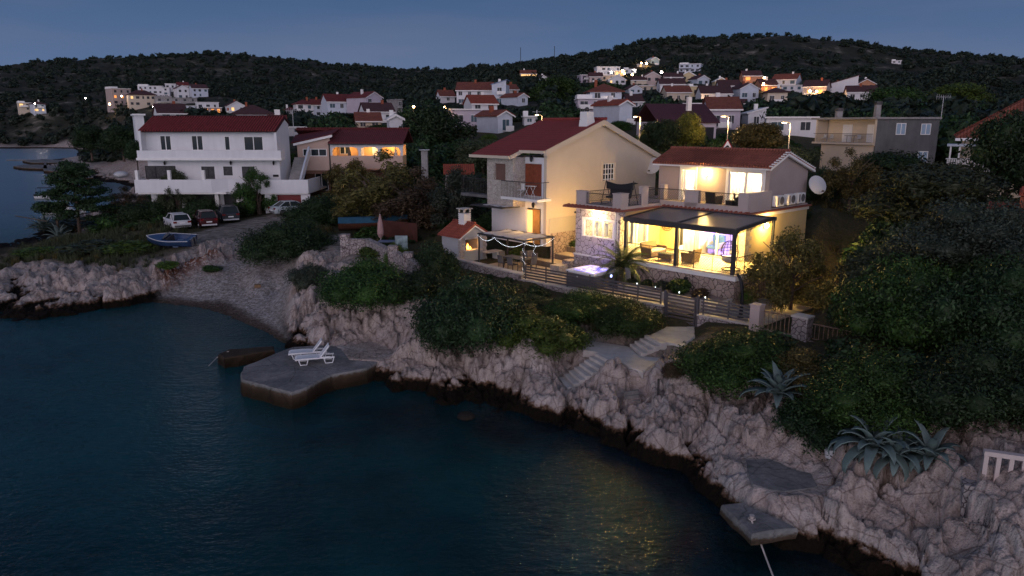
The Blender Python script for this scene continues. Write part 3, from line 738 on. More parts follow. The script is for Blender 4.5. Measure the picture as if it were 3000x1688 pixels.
# ------------------------------------------------------------------ the sea
m, n, l, p = nmat('sea_water', .06, .5)
out = n['Material Output']
g = n.new('ShaderNodeNewGeometry'); P_ = g.outputs['Position']
w1 = noise_(n, l, 1.9, 3, vec=P_, mapscale=(1, 1.6, 1)); w2 = noise_(n, l, 4.8, 4, vec=P_, mapscale=(1.2, 1, 1)); w3 = noise_(n, l, .3, 2, vec=P_)
hgt = math_(n, l, 'ADD', math_(n, l, 'MULTIPLY', w1, .5), math_(n, l, 'MULTIPLY', w2, .20))
hgt = math_(n, l, 'ADD', hgt, math_(n, l, 'MULTIPLY', w3, .8))
b = n.new('ShaderNodeBump'); sw_ = n.new('ShaderNodeSeparateXYZ'); l.new(P_, sw_.inputs[0]); cm_ = n.new('ShaderNodeMapRange'); cm_.inputs[1].default_value = 50; cm_.inputs[2].default_value = 110; cm_.inputs[3].default_value = .9; cm_.inputs[4].default_value = .14; l.new(sw_.outputs['Y'], cm_.inputs[0]); l.new(cm_.outputs[0], b.inputs['Strength']); b.inputs['Distance'].default_value = .22; l.new(hgt, b.inputs['Height'])
pat = noise_(n, l, .075, 4, vec=P_)
sx_ = n.new('ShaderNodeSeparateXYZ'); l.new(P_, sx_.inputs[0]); lx_ = n.new('ShaderNodeMapRange'); lx_.inputs[1].default_value = 4; lx_.inputs[2].default_value = -14; lx_.inputs[3].default_value = -.08; lx_.inputs[4].default_value = .12; l.new(sx_.outputs['X'], lx_.inputs[0])
bodyc = ramp_(n, l, math_(n, l, 'ADD', pat, lx_.outputs[0]), [(.38, (.0010, .012, .019)), (.50, (.0015, .045, .056)), (.64, (.002, .088, .104))])
n.remove(p)
df = n.new('ShaderNodeBsdfDiffuse'); l.new(bodyc, df.inputs[0])
tr = n.new('ShaderNodeBsdfTransparent'); tr.inputs[0].default_value = (.25, .55, .60, 1)
mx = n.new('ShaderNodeMixShader'); mx.inputs[0].default_value = .62
l.new(tr.outputs[0], mx.inputs[1]); l.new(df.outputs[0], mx.inputs[2])
gl_ = n.new('ShaderNodeBsdfGlossy'); cr_ = n.new('ShaderNodeMapRange'); cr_.inputs[1].default_value = 45; cr_.inputs[2].default_value = 110; cr_.inputs[3].default_value = .02; cr_.inputs[4].default_value = .3; l.new(sw_.outputs['Y'], cr_.inputs[0]); l.new(cr_.outputs[0], gl_.inputs['Roughness']); l.new(b.outputs[0], gl_.inputs['Normal'])
fr_ = n.new('ShaderNodeFresnel'); fr_.inputs['IOR'].default_value = 1.34; l.new(b.outputs[0], fr_.inputs['Normal'])
m2 = n.new('ShaderNodeMixShader'); l.new(fr_.outputs[0], m2.inputs[0]); l.new(mx.outputs[0], m2.inputs[1]); l.new(gl_.outputs[0], m2.inputs[2]); l.new(m2.outputs[0], out.inputs[0])
mb = MB()
mb.add([(-3000, -400, 0), (3000, -400, 0), (3000, 4000, 0), (-3000, 4000, 0)], [(0, 1, 2, 3)])
so = mb.build('sea', m); so['kind'] = 'structure'
# ------------------------------------------------------------------ lamps
def point(name, loc, power, col=WARM, r=.08, parent=None, spot=None):
    ld = bpy.data.lights.new(name, 'POINT'); ld.energy = power; ld.color = col; ld.shadow_soft_size = r
    o = bpy.data.objects.new(name, ld); COL.objects.link(o); o.location = loc
    if parent is not None: o.parent = parent
    return o
def area(name, loc, power, col, sx, sy, rot=(0, 0, 0), parent=None):
    ld = bpy.data.lights.new(name, 'AREA'); ld.energy = power; ld.color = col; ld.shape = 'RECTANGLE'; ld.size = sx; ld.size_y = sy
    o = bpy.data.objects.new(name, ld); COL.objects.link(o); o.location = loc; o.rotation_euler = rot
    if parent is not None: o.parent = parent
    return o

# ------------------------------------------------------------------ the lit villa (local axes: x along the front, y inwards)
V = vthing('villa', 'two storey taupe villa with brightly lit terrace and crazy stone clad front block', 'villa')
XL, XR, YF, YB = -11.2, -1.75, 4.1, 11.5
# floor plate and terrace
MB().box(-7.7, .02, 4.45, .12, 4.1, 4.7).build('terrace_floor', M['tiletop'], V)
MB().box(-7.72, -.08, 4.42, .2, .02, 4.62).box(.12, .02, 4.42, .2, 4.1, 4.62).build('terrace_edge', M['white_trim'], V)
w = MB(); w.box(-6.2, 0, 2.9, .12, .35, 4.44); w.box(-.23, .35, 2.9, .12, 4.2, 4.44)
w.tube([(-6.2, .2, 2.9), (-6.35, .2, 3.7), (-6.1, .2, 4.2), (-5.8, .2, 4.43)], .22, 8)
w.build('base_wall', M['stone_base'], V)
MB().box(-2.98, -.012, 3.85, -2.7, .02, 4.2).build('vent', M['black'], V)
# stone clad block (kitchen wing)
k = MB(); k.holes('y', .15, .4, XL, -7.66, 4.45, 7.3, [(-10.58, -8.2, 5.62, 6.72)])
k.box(XL, .4, 4.45, XL + .25, YF + .2, 7.3)
k.box(-7.9, .4, 4.45, -7.655, .6, 7.3)
k.build('stone_cladding', M['stone_villa'], V)
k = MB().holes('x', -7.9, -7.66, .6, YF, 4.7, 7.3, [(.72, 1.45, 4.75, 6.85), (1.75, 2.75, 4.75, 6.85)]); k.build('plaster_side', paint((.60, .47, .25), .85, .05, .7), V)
b = MB(); b.box(XL - .04, .08, 2.6, -7.6, .42, 4.44); b.box(XL - .04, .42, 2.6, XL + .2, YB, 4.44); b.box(-11.9, -.3, 2.9, -11.24, .5, 4.0)
b.build('rubble_plinth', M['stone_rough'], V)
MB().box(XL - .07, .05, 4.40, -7.6, .1, 4.5).build('plinth_band', M['white_trim'], V)
# body, lower
b = MB()
b.holes('y', YF, YF + .22, -7.66, XR, 4.7, 7.3, [(-6.3, -4.98, 4.72, 6.8), (-4.82, -2.35, 4.72, 6.85)])
b.box(XR - .22, YF + .22, 2.9, XR, YB, 7.3); b.box(XL, YB - .2, 2.9, XR - .22, YB, 7.3); b.box(XL, YF + .2, 4.45, XL + .22, YB - .2, 7.3)
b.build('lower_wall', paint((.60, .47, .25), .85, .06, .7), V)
q = MB()
for i in range(11):
    z = 4.72 + i * .235; wd = .32 if i % 2 else .46
    q.box(XR - wd, YF - .035, z, XR + .03, YF + .25, z + .215); q.box(XR - .03, YF + .25, z, XR + .03, YF + .25 + (.45 if i % 2 else .2), z + .215)
q.build('corner_quoins', M['stone_cut'], V)
# rooms behind the openings
r = MB(); r.box(-7.6, YF + 3.5, 4.7, XR - .25, YF + 3.6, 7.2); r.box(-7.6, YF + .25, 4.62, XR - .25, YF + 3.5, 4.7); r.box(-4.94, YF + .25, 4.7, -4.86, YF + 3.5, 7.2)
r.build('living_room', paint((.75, .72, .74), .8, .04), V)
r = MB(); r.box(XL + .3, .45, 4.66, -7.95, YF + .1, 4.7); r.box(XL + .3, 3.6, 4.7, -7.95, 3.7, 7.25)
r.build('kitchen', paint((.8, .72, .55), .8, .05), V)
# ceiling slab, terracotta drip edge, upper terrace
s_ = MB(); s_.box(XL, .15, 7.3, -7.66, YF, 7.55); s_.box(XL, YF, 7.3, XR, YB, 7.55); s_.build('roof_slab', M['taupe_lt'], V)
e = MB()
e.box(XL - .6, -.45, 7.40, -7.6, .15, 7.47); e.box(XL - .6, .15, 7.40, XL, YB, 7.47); e.box(-7.66, -.45, 7.40, -7.3, YF - .25, 7.47)
e.box(-7.3, YF - .25, 7.40, XR + .3, YF, 7.47); e.box(XR, YF, 7.40, XR + .3, YB, 7.47)
for i in range(34):
    x = XL - .5 + i * .31
    y = -.42 if x < -7.5 else YF - .24
    if x < XR + .2: e.tube([(x, y, 7.48), (x, y + .5, 7.52)], .07, 6)
e.build('tile_eave', M['terra'], V)
MB().box(XL - .1, .05, 7.3, -7.6, .15, 7.4).build('cornice', M['white_trim'], V); MB().box(XR, YF, 7.18, XR + .12, YB, 7.38).build('cornice', M['white_trim'], V)
pm = M['taupe_lt']
def pier(x0, y0, x1, y1, z0=7.55, z1=8.42):
    o = MB().box(x0, y0, z0, x1, y1, z1 - .05).box(x0 - .03, y0 - .03, z1 - .05, x1 + .03, y1 + .03, z1).build('parapet_pier', pm, V); return o
pier(-11.2, .16, -10.45, .5); pier(-8.3, .16, -7.67, .85); pier(-7.95, 2.2, -7.67, 2.8, z1=8.75); pier(-5.95, YF + .02, -5.05, YF + .35, z1=8.55)
pier(-7.95, 4.4, -7.67, 4.75, z1=8.75)
p_ = MB().box(-2.35, YF + .02, 7.55, XR + .02, YF + .3, 8.6).box(XR - .28, YF + .3, 7.55, XR + .02, 6.8, 8.6)
p_.box(-8.9, YF + .02, 7.55, -2.35, YF + .28, 7.8); p_.box(-10.45, .2, 7.55, -8.3, .4, 7.62); p_.box(-7.9, .85, 7.55, -7.7, YF, 7.62)
p_.build('parapet', pm, V)
MB().box(-10.2, YF + .3, 7.55, XR - .3, 6.8, 7.6).build('balcony_floor', M['tiletop'], V)
# railings with a diamond net
def lattice(mb, p, q, z0, z1, step=.16, r=.008, posts=None):
    p = Vector(p); q = Vector(q); Ln = (q - p).length; d = (q - p) / Ln; H = z1 - z0
    mb.bar((p.x, p.y, z1), (q.x, q.y, z1), .035); mb.bar((p.x, p.y, z0), (q.x, q.y, z0), .025)
    n = int((Ln + H) / step)
    for i in range(n + 1):
        for sg in (1, -1):
            a = i * step - (H if sg > 0 else 0); b_ = a + H * 1.0
            t0, t1 = (a, b_) if sg > 0 else (b_ , a)
            za, zb = z0, z1
            s0, s1 = (a, b_)
            if sg < 0: s0 = i * step - H; s1 = s0 + H; za, zb = z1, z0
            c0 = max(0, s0); c1 = min(Ln, s1)
            if c1 - c0 < .03: continue
            f0 = (c0 - s0) / H; f1 = (c1 - s0) / H
            A_ = p + d * c0; B_ = p + d * c1
            mb.tube([(A_.x, A_.y, za + (zb - za) * f0), (B_.x, B_.y, za + (zb - za) * f1)], r, 3, cap=False)
    for t in (posts or (0, 1)):
        a = p + d * Ln * t; mb.bar((a.x, a.y, z0 - .1), (a.x, a.y, z1 + .04), .035)
rl = MB()
lattice(rl, (-10.45, .3, 0), (-8.3, .3, 0), 7.66, 8.3); lattice(rl, (-11.1, .5, 0), (-11.1, 4, 0), 7.66, 8.3); lattice(rl, (-7.8, .85, 0), (-7.8, 2.2, 0), 7.66, 8.25)
lattice(rl, (-8.9, YF + .15, 0), (-5.95, YF + .15, 0), 7.85, 8.5); lattice(rl, (-5.05, YF + .15, 0), (-2.35, YF + .15, 0), 7.85, 8.5)
lattice(rl, (-7.8, 2.8, 0), (-7.8, 4.1, 0), 7.66, 8.5)
rl.build('upper_railing', M['iron'], V)
rl = MB(); lattice(rl, (-7.2, .12, 0), (-3.75, .12, 0), 4.78, 5.62, posts=(0, .5, 1)); lattice(rl, (-3.65, .12, 0), (-.12, .12, 0), 4.78, 5.62, posts=(0.05, .33, .66, 1)); lattice(rl, (.04, .2, 0), (.04, 3.0, 0), 4.78, 5.62, posts=(.3, .95))
rl.build('terrace_railing', M['iron'], V)
# upper storey
UX0, UX1, UY0, UY1 = -9.85, -1.95, 6.8, 11.6
u = MB()
u.holes('y', UY0, UY0 + .2, UX0, UX1, 7.55, 9.95, [(-8.05, -7.05, 7.6, 9.62), (-4.65, -2.4, 7.6, 9.6)])
u.box(UX0, UY0 + .2, 7.55, UX0 + .2, UY1, 9.75); u.box(UX1 - .2, UY0 + .2, 7.55, UX1, UY1, 9.65); u.box(UX0 + .2, UY1 - .2, 7.55, UX1 - .2, UY1, 9.7)
for x0 in (UX0, UX1 - .2): u.yprism([(UY0 + .2, 9.65), (UY1, 9.65), (UY1, 9.7), (8.35, 10.62), (UY0 + .2, 10.0)], x0, x0 + .2)
u.build('upper_wall', M['taupe'], V)
r = MB(); r.box(UX0 + .25, 9.6, 7.55, UX1 - .25, 9.7, 10.0); r.box(UX0 + .25, 7.02, 9.95, UX1 - .25, 9.6, 10.0); r.box(-5.6, 7.05, 7.55, -5.5, 9.6, 9.95)
r.build('bedroom', paint((.78, .70, .60), .8, .05), V)
rf = MB()
for (ya, za, yb, zb) in ((6.35, 9.98, 8.36, 10.80), (8.36, 10.80, 12.05, 9.66)):
    rf.yprism([(ya, za - .10), (yb, zb - .10), (yb, zb), (ya, za)], UX0 - .25, UX1 + .28)
for i in range(44):
    x = UX0 - .15 + i * .19
    if x > UX1 + .28: break
    rf.tube([(x, 6.33, 10.02), (x, 8.36, 10.84)], .055, 5)
for i in range(28):
    x = UX0 - .2 + i * .3
    if x < UX1 + .2: rf.tube([(x, 8.36, 10.86), (x + .32, 8.36, 10.90)], .11, 8, r1=.09)
rf.build('tiled_roof', tile_roof('villa_tiles', (.30, .10, .07), 'x', 5.2, .45), V)
fs_ = MB().box(UX0 - .22, 6.36, 9.78, UX1 + .25, 6.5, 9.93)
for ya, za, yb, zb in ((6.36, 9.93, 8.36, 10.72), (8.36, 10.72, 12.0, 9.60)):
    fs_.yprism([(ya, za - .14), (yb, zb - .14), (yb, zb), (ya, za)], UX1 + .12, UX1 + .30)
for i in range(22):
    t = i / 21; y = 6.4 + (11.9 - 6.4) * t; z = 9.98 + (y - 6.36) * .41 if y < 8.36 else 10.80 - (y - 8.36) * .309
    fs_.cbox(UX1 + .24, y, z + .03, .14, .20, .07)
fs_.build('white_fascia', M['white_trim'], V)
# windows and doors: frame > pane
def opening(x0, x1, z0, z1, y, parent=V, nm='glass_door', nb=1, fr=M['upvc'], gl=M['clear'], trim=.16, trimmat=M['white_trim'], depth=.10):
    f = MB(); t = .07
    if trim:
        f.box(x0 - trim, y - .03, z0, x0, y + .0, z1 + trim); f.box(x1, y - .03, z0, x1 + trim, y + .0, z1 + trim); f.box(x0, y - .03, z1, x1, y + .0, z1 + trim)
    f.box(x0, y + .03, z0, x0 + t, y + .03 + depth, z1); f.box(x1 - t, y + .03, z0, x1, y + .03 + depth, z1); f.box(x0 + t, y + .03, z1 - t, x1 - t, y + .03 + depth, z1); f.box(x0 + t, y + .03, z0, x1 - t, y + .03 + depth, z0 + t)
    for i in range(1, nb): c = x0 + (x1 - x0) * i / nb; f.box(c - t * .7, y + .025, z0 + t, c + t * .7, y + .035 + depth, z1 - t)
    o = f.build(nm, fr, parent)
    MB().box(x0 + t, y + .07, z0 + t, x1 - t, y + .08, z1 - t).build('pane', gl, o); return o
def curtain(x0, x1, z0, z1, y, parent=V, mat=None):
    m = MB(); n = int((x1 - x0) / .05); vs = []; 
    for i in range(n + 1):
        x = x0 + (x1 - x0) * i / n; yy = y + .03 * math.sin(i * 1.3) + .012 * math.sin(i * 3.1); vs += [(x, yy, z0), (x, yy, z1)]
    m.add(vs, [(2 * i, 2 * i + 2, 2 * i + 3, 2 * i + 1) for i in range(n)])
    return m.build('curtain', mat or M['curtain'], parent, smooth=True)
opening(-8.05, -7.05, 7.6, 9.62, UY0); curtain(-7.98, -7.12, 7.65, 9.5, UY0 + .35)
opening(-4.65, -2.4, 7.6, 9.6, UY0, nb=2, trim=.18); curtain(-4.55, -3.75, 7.65, 9.5, UY0 + .35); curtain(-2.72, -2.45, 7.65, 9.5, UY0 + .35)
opening(-10.58, -8.2, 5.62, 6.72, .15, nb=3, nm='window', trim=.10)
for x in (-9.85, -9.1): MB().box(x, .5, 5.7, x + .22, .55, 6.5).build('cupboard_side', M['white_trim'], V)
opening(-6.3, -4.98, 4.72, 6.8, YF, nm='glass_door'); curtain(-6.25, -5.05, 4.75, 6.75, YF + .5)
opening(-4.82, -2.35, 4.72, 6.85, YF, nb=2, nm='sliding_door')
def opening_x(y0, y1, z0, z1, x, nm='glass_door'):
    f = MB(); t = .08
    for a, b_ in ((y0 - .12, y0 + t), (y1 - t, y1 + .12)): f.box(x - .12, a, z0, x + .04, b_, z1)
    f.box(x - .12, y0 + t, z1 - t, x + .04, y1 - t, z1 + .12); f.box(x - .12, y0 + t, z0, x + .02, y1 - t, z0 + t + .5)
    o = f.build(nm, M['upvc'], V); MB().box(x - .06, y0 + t, z0 + .6, x - .05, y1 - t, z1 - t).build('pane', M['clear'], o)
opening_x(.72, 1.45, 4.75, 6.85, -7.66); opening_x(1.75, 2.75, 4.75, 6.85, -7.66, 'entrance_door')
MB().box(-7.55, .09, 3.2, -6.75, .15, 4.35).build('cellar_door', M['white_trim'], V)
MB().tube([(-7.95, .05, 3.2), (-7.95, .05, 7.35)], .05, 8).tube([(-7.8, .06, 4.4), (-7.8, .06, 7.3)], .03, 8).build('drain_pipe', M['white_trim'], V)
# room lights
point('bedroom_light', (-7.3, 8.3, 9.4), 900, (1, .80, .52), .2, V); point('bedroom_light', (-3.6, 8.2, 9.5), 1000, (1, .76, .42), .2, V)
point('kitchen_light', (-9.4, 2.2, 7.0), 600, (1, .78, .36), .2, V)
point('hall_light', (-6.4, YF + 1.6, 6.9), 1000, (1, .82, .5), .2, V)
point('mood_light', (-3.2, YF + 2.3, 6.9), 900, (.42, .26, 1.0), .2, V)
# furniture seen through the sliding door
ac = at_v('armchair', -4.2, YF + .95, 4.7, 'blue velvet armchair standing inside the villa behind the sliding door', 'armchair')
MB().box(-.42, -.4, .35, .42, .4, .55).build('seat', paint((.10, .22, .60), .8, .1), ac, bevel=.05)
MB().box(-.42, .28, .5, .42, .45, 1.15).build('backrest', paint((.10, .22, .60), .8, .1), ac, bevel=.06)
for sx in (-.45, .37): MB().box(sx, -.4, .4, sx + .1, .4, .75).build('armrest', paint((.7, .68, .6), .8, .1), ac, bevel=.03)
for sx in (-.36, .36):
    for sy in (-.34, .34): MB().bar((sx, sy, .0), (sx, sy, .36), .05).build('leg', M['wood'], ac)
bd = at_v('day_bed', -2.7, YF + 1.9, 4.7, 'blue lit day bed deep inside the room behind the sliding door', 'bed')
MB().box(-.6, -.9, .1, .6, .9, .35).build('bed_base', M['white_trim'], bd); MB().box(-.6, -.9, .35, .6, .9, .55).build('mattress', paint((.25, .3, .75), .8, .1), bd, bevel=.05)
# wall lamps: own lights
def wall_lamp(x, y, z, label, power, dirx=0, diry=-1, col=WARM, rad=.13, glowm=None):
    t = at_v('wall_lamp', x, y, z, label, 'wall lamp')
    MB().cbox(dirx * .02, diry * .02, 0, .12, .12, .2).build('bracket', M['iron'], t)
    MB().tube([(0, 0, -.05), (dirx * .14, diry * .14, -.1), (dirx * .2, diry * .2, 0)], .018, 6).build('arm', M['iron'], t)
    MB().sphere((dirx * .2, diry * .2, .08), rad, 12, 8).build('lamp_globe', glowm or M['bulb'], t)
    point('lamp_light', (dirx * .42, diry * .42, .1), power, col, .1, t); return t
wall_lamp(-6.2, UY0, 9.30, 'round glowing wall lamp between the upper floor door and window', 210)
wall_lamp(-9.38, .15, 6.92, 'glowing wall lamp above the kitchen window on crazy stone', 130, col=(1, .66, .28))
wall_lamp(XR, 6.1, 6.55, 'glowing wall lamp on the beige side wall beside the tree', 280, 1, 0)
wall_lamp(XL, 1.5, 6.0, 'wall lamp on the side of the villa facing the cream house', 250, -1, 0, col=(1, .58, .16))
# terrace ceiling lights
for i, (x, y) in enumerate(((-5.6, 2.4), (-1.9, 2.4), (-3.8, 3.2))):
    t = at_v('ceiling_spot', x, y, 7.0, 'small round spotlight under the glass roof of the villa terrace', 'spotlight', group='spotlights under the terrace glass roof')
    MB().lathe([(.07, 0), (.07, .04)], 12).build('housing', M['white_trim'], t)
    MB().lathe([(.05, -.01), (.05, -.002)], 12).build('lens', M['bulb'], t)
    point('terrace_light', (0, 0, -.12), 950, (1, .64, .16), .17, t)

# ------------------------------------------------------------------ glass roofed pergola over the terrace
G = vthing('glass_pergola', 'anthracite metal pergola with two dark grey roof bays over the lit terrace', 'pergola')
zf, zb = 7.1, 7.37
for x in (-.12, -3.66, -7.2): MB().box(x - .09, .06, 4.62, x + .09, .24, zf).build('post', M['anthracite'], G, bevel=.01)
MB().box(.0, 3.75, 4.6, .12, 3.87, 7.3).build('post', M['anthracite'], G)
MB().box(-7.35, .0, zf - .22, .05, .26, zf + .03).build('front_beam', M['anthracite'], G, bevel=.02)
MB().box(-7.3, 3.85, zb - .12, .1, 4.05, zb + .08).build('rear_beam', M['anthracite'], G)
for x in (-.06, -3.7, -7.26):
    MB().yprism([(.27, zf - .12), (3.84, zb - .1), (3.84, zb + .08), (.27, zf + .05)], x - .07, x + .07).build('rafter', M['anthracite'], G)
for a, b_ in ((-7.18, -3.78), (-3.62, -.14)):
    MB().yprism([(.28, zf - .02), (3.84, zb), (3.84, zb + .015), (.28, zf - .005)], a, b_).build('roof_panel', paint((.16, .16, .165), .28, .12, 1.2, 0, spec=.6), G)
MB().box(-7.1, .27, zf - .32, -.2, .33, zf - .2).build('blind_box', M['anthracite'], G)
fr_ = MB()
for i in range(26): fr_.cbox(.03, .3 + i * .135, zf - .16 + i * .0105, .02, .06, .12)
fr_.build('fringe', M['anthracite'], G)

# terrace furniture
cl_ = at_v('wall_ornament', -7.1, YF - .03, 6.35, 'dark round openwork wheel ornament hung on the yellow lit terrace wall', 'ornament')
o_ = MB()
for r0 in (.42, .30, .12):
    pts = [(r0 * math.cos(a * math.pi / 10), 0, r0 * math.sin(a * math.pi / 10)) for a in range(21)]; o_.tube(pts, .028 if r0 > .2 else .05, 5)
for a in range(12): o_.bar((.1 * math.cos(a * math.pi / 6), 0, .1 * math.sin(a * math.pi / 6)), (.42 * math.cos(a * math.pi / 6), 0, .42 * math.sin(a * math.pi / 6)), .03)
o_.build('wheel', paint((.10, .06, .03), .6, .3, 8), cl_)
def lounge_chair(x, y, z, rz, label, m=None, cm=None, w=.75, name='lounge_chair', cat='armchair', group=None):
    m = m or M['rattan']; t = at_v(name, x, y, z, label, cat, rz, group)
    MB().box(-w / 2, -.38, .08, w / 2, .38, .36).build('seat', m, t, bevel=.02)
    MB().yprism([(.28, .3), (.40, .3), (.50, .86), (.40, .86)], -w / 2, w / 2).build('backrest', m, t, bevel=.02)
    for s in (-1, 1): MB().box(s * w / 2 - .05, -.38, .36, s * w / 2 + .05, .36, .62).build('armrest', m, t, bevel=.02)
    c_ = MB().box(-w / 2 + .07, -.36, .36, w / 2 - .07, .27, .46).build('cushion', cm or M['cushion'], t, bevel=.03)
    for sx in (-1, 1):
        for sy in (-.33, .33): MB().bar((sx * (w / 2 - .05), sy, 0), (sx * (w / 2 - .05), sy, .1), .04).build('leg', m, t)
    return t
lounge_chair(-6.3, 1.7, 4.7, R(90), 'woven brown terrace sofa nearest the palm with its back to the kitchen wall', w=1.5, name='rattan_sofa', cat='sofa')
lounge_chair(-3.6, 1.5, 4.7, R(-90), 'woven brown armchair between the middle pergola post and the sliding door')
t = at_v('coffee_table', -5.0, 1.2, 4.7, 'low woven coffee table with glass top on the lit terrace', 'table')
MB().box(-.5, -.3, .40, .5, .3, .43).build('tabletop', M['glass_blue'], t); MB().box(-.46, -.26, .1, .46, .26, .40).build('table_body', M['rattan'], t)
for sx in (-.42, .42):
    for sy in (-.22, .22): MB().bar((sx, sy, 0), (sx, sy, .12), .04).build('leg', M['rattan'], t)
# hanging egg chair
t = at_v('hanging_egg_chair', -.95, 1.15, 4.7, 'dark woven egg shaped hanging chair on a curved stand by the corner post', 'hanging chair')
eg = MB()
for a in range(16):
    if a in (11, 12, 13): continue
    th = 2 * math.pi * a / 16
    eg.tube([(.48 * math.sin(math.pi * i / 10) * math.cos(th), .42 * math.sin(math.pi * i / 10) * math.sin(th), 1.0 - .62 * math.cos(math.pi * i / 10)) for i in range(11)], .014, 4)
for i in range(2, 9, 1):
    rr = math.sin(math.pi * i / 10); eg.tube([(.48 * rr * math.cos(b_ * math.pi / 9 - 1.1), .42 * rr * math.sin(b_ * math.pi / 9 - 1.1), 1.0 - .62 * math.cos(math.pi * i / 10)) for b_ in range(16)], .012, 4)
eg.build('basket', M['rattan_dk'], t)
MB().lathe([(.1, .42), (.40, .56), (.42, .72), (.2, .76)], 14).build('cushion', M['cushion'], t, smooth=True)
MB().tube([(0, .75, .03), (0, .85, .9), (0, .75, 1.8), (0, .35, 2.25), (0, 0, 2.2)], .035, 8).build('stand', M['iron'], t)
MB().tube([(.5 * math.cos(a * math.pi / 8), .25 + .5 * math.sin(a * math.pi / 8), .03) for a in range(17)], .03, 6).build('base_ring', M['iron'], t)
MB().tube([(0, 0, 2.2), (0, 0, 1.62)], .015, 5).build('chain', M['iron'], t)
# upper balcony seats
for x, rz, lb in ((-4.6, R(180), 'dark woven balcony armchair with pale cushion beside the middle parapet pier'), (-2.75, R(120), 'dark woven balcony armchair with pale cushion at the right parapet')):
    lounge_chair(x, 5.2, 7.6, rz, lb, M['rattan_dk'], w=.66)
t = at_v('side_table', -3.4, 5.1, 7.6, 'low dark woven table between the two balcony armchairs', 'table')
MB().box(-.25, -.25, .38, .25, .25, .42).build('tabletop', M['rattan_dk'], t); MB().box(-.22, -.22, .04, .22, .22, .38).build('table_body', M['rattan_dk'], t)
# swing seat on the block roof
t = at_v('swing_seat', -9.1, 1.7, 7.56, 'black garden swing seat with drooping canopy on the roof terrace of the stone block', 'swing seat', R(10))
MB().box(-.75, -.3, .42, .75, .25, .52).build('seat', M['black'], t, bevel=.03)
MB().yprism([(.2, .5), (.28, .5), (.42, 1.05), (.34, 1.05)], -.75, .75).build('backrest', M['black'], t)
cs = MB(); n_ = 10
vs = []
for i in range(n_ + 1):
    x = -.95 + 1.9 * i / n_; sag = -.16 * math.sin(math.pi * i / n_); vs += [(x, .1, 1.42 + sag), (x, .75, 1.30 + sag), (x, .12, .95 + sag * .2)]
cs.add(vs, [(3 * i, 3 * i + 3, 3 * i + 4, 3 * i + 1) for i in range(n_)] + [(3 * i + 2, 3 * i + 5, 3 * i + 3, 3 * i) for i in range(n_)])
cs.build('canopy', M['black'], t)
for s in (-1, 1):
    MB().tube([(s * .95, -.5, 0), (s * .95, .1, 1.5)], .025, 6).tube([(s * .95, .75, 0), (s * .95, .1, 1.4)], .025, 6).tube([(s * .95, -.6, .3), (s * .95, -.3, .05), (s * .95, .5, .03)], .02, 6).build('side_frame', M['iron'], t)
# air conditioners
for i, y in enumerate((7.35, 8.75, 10.0)):
    t = at_v('air_conditioner', XR + .16, y, 7.62, ['white outdoor air unit nearest the balcony on the villa side wall', 'middle one of the three white outdoor air units on the villa side', 'white outdoor air unit nearest the satellite dish on the villa side wall'][i], 'air conditioner', R(90), 'three outdoor air units on the villa side')
    MB().box(-.45, -.16, .05, .45, .16, .68).build('casing', M['upvc'], t, bevel=.02)
    g2 = MB().lathe([(.24, 0), (.24, .015)], 20, (0, 0, 0)).build('fan_grille', M['conc_dark'], t)
    g2.rotation_euler = (R(90), 0, 0); g2.location = (.12, -.17, .37)
    MB().box(-.4, -.18, .15, -.22, -.16, .6).build('side_grille', M['concrete'], t)
    MB().bar((-.3, 0, 0), (-.3, 0, .06), .06).bar((.3, 0, 0), (.3, 0, .06), .06).build('foot', M['iron'], t)
# satellite dishes
def dish(x, y, z, rz, tilt, r, label):
    t = at_v('satellite_dish', x, y, z, label, 'satellite dish', rz)
    pr = [(r * i / 6, .22 * r * (i / 6) ** 2) for i in range(1, 7)]
    d = MB().lathe(pr + [(r, .22 * r + .01), (r * .98, .22 * r + .02)], 24).build('reflector', M['dish'], t, smooth=True)
    d.rotation_euler = (R(90 - tilt), 0, 0); d.location = (0, -.28, 0)
    MB().tube([(0, -.2, -r * .8), (0, -.95, -.3)], .018, 6).build('feed_arm', M['dish'], t)
    MB().cbox(0, -.97, -.28, .1, .14, .1).build('receiver', M['conc_dark'], t)
    MB().tube([(0, .15, -.25), (0, .0, -.1), (0, -.24, 0)], .03, 6).build('wall_mount', M['iron'], t); return t
dish(XR + .15, 11.75, 8.65, R(62), 25, .62, 'grey satellite dish at the rear corner of the villa')
# camera dome
t = at_v('security_camera', XL - .02, .1, 7.05, 'small dark security camera under the villa eave', 'camera')
MB().sphere((0, 0, 0), .07, 8, 6).build('camera_body', M['black'], t)
# ------------------------------------------------------------------ hot tub
t = at_v('hot_tub', -8.1, -1.78, 3.2, 'square grey hot tub glowing violet beside the slatted fence', 'hot tub')
sk_ = MB()
for i in range(7): sk_.box(-1.06, -1.06, .03 + i * .105, 1.06, 1.06, .03 + i * .105 + .092)
sk_.box(-1.04, -1.04, 0, 1.04, 1.04, .76)
sk_.build('slat_skirt', paint((.16, .15, .155), .5, .15, 3, .1), t)
rm = MB()
for a in ((-1.1, -1.1, 1.1, -.8), (-1.1, .8, 1.1, 1.1), (-1.1, -.8, -.8, .8), (.8, -.8, 1.1, .8)): rm.box(a[0], a[1], .76, a[2], a[3], .93)
rm.build('shell_rim', M['plastic'], t, bevel=.05)
m_, n, l, p = nmat('tub_water', .05, .6); f = noise_(n, l, 5, 4)
p.inputs['Base Color'].default_value = (.25, .22, .9, 1); bump_(n, l, p, f, .8, .1)
l.new(ramp_(n, l, f, [(.35, (.06, .05, .75)), (.55, (.28, .24, 1.0)), (.7, (.75, .75, 1))]), p.inputs['Emission Color']); p.inputs['Emission Strength'].default_value = 1.7
MB().box(-.81, -.81, .76, .81, .81, .86).build('water', m_, t)
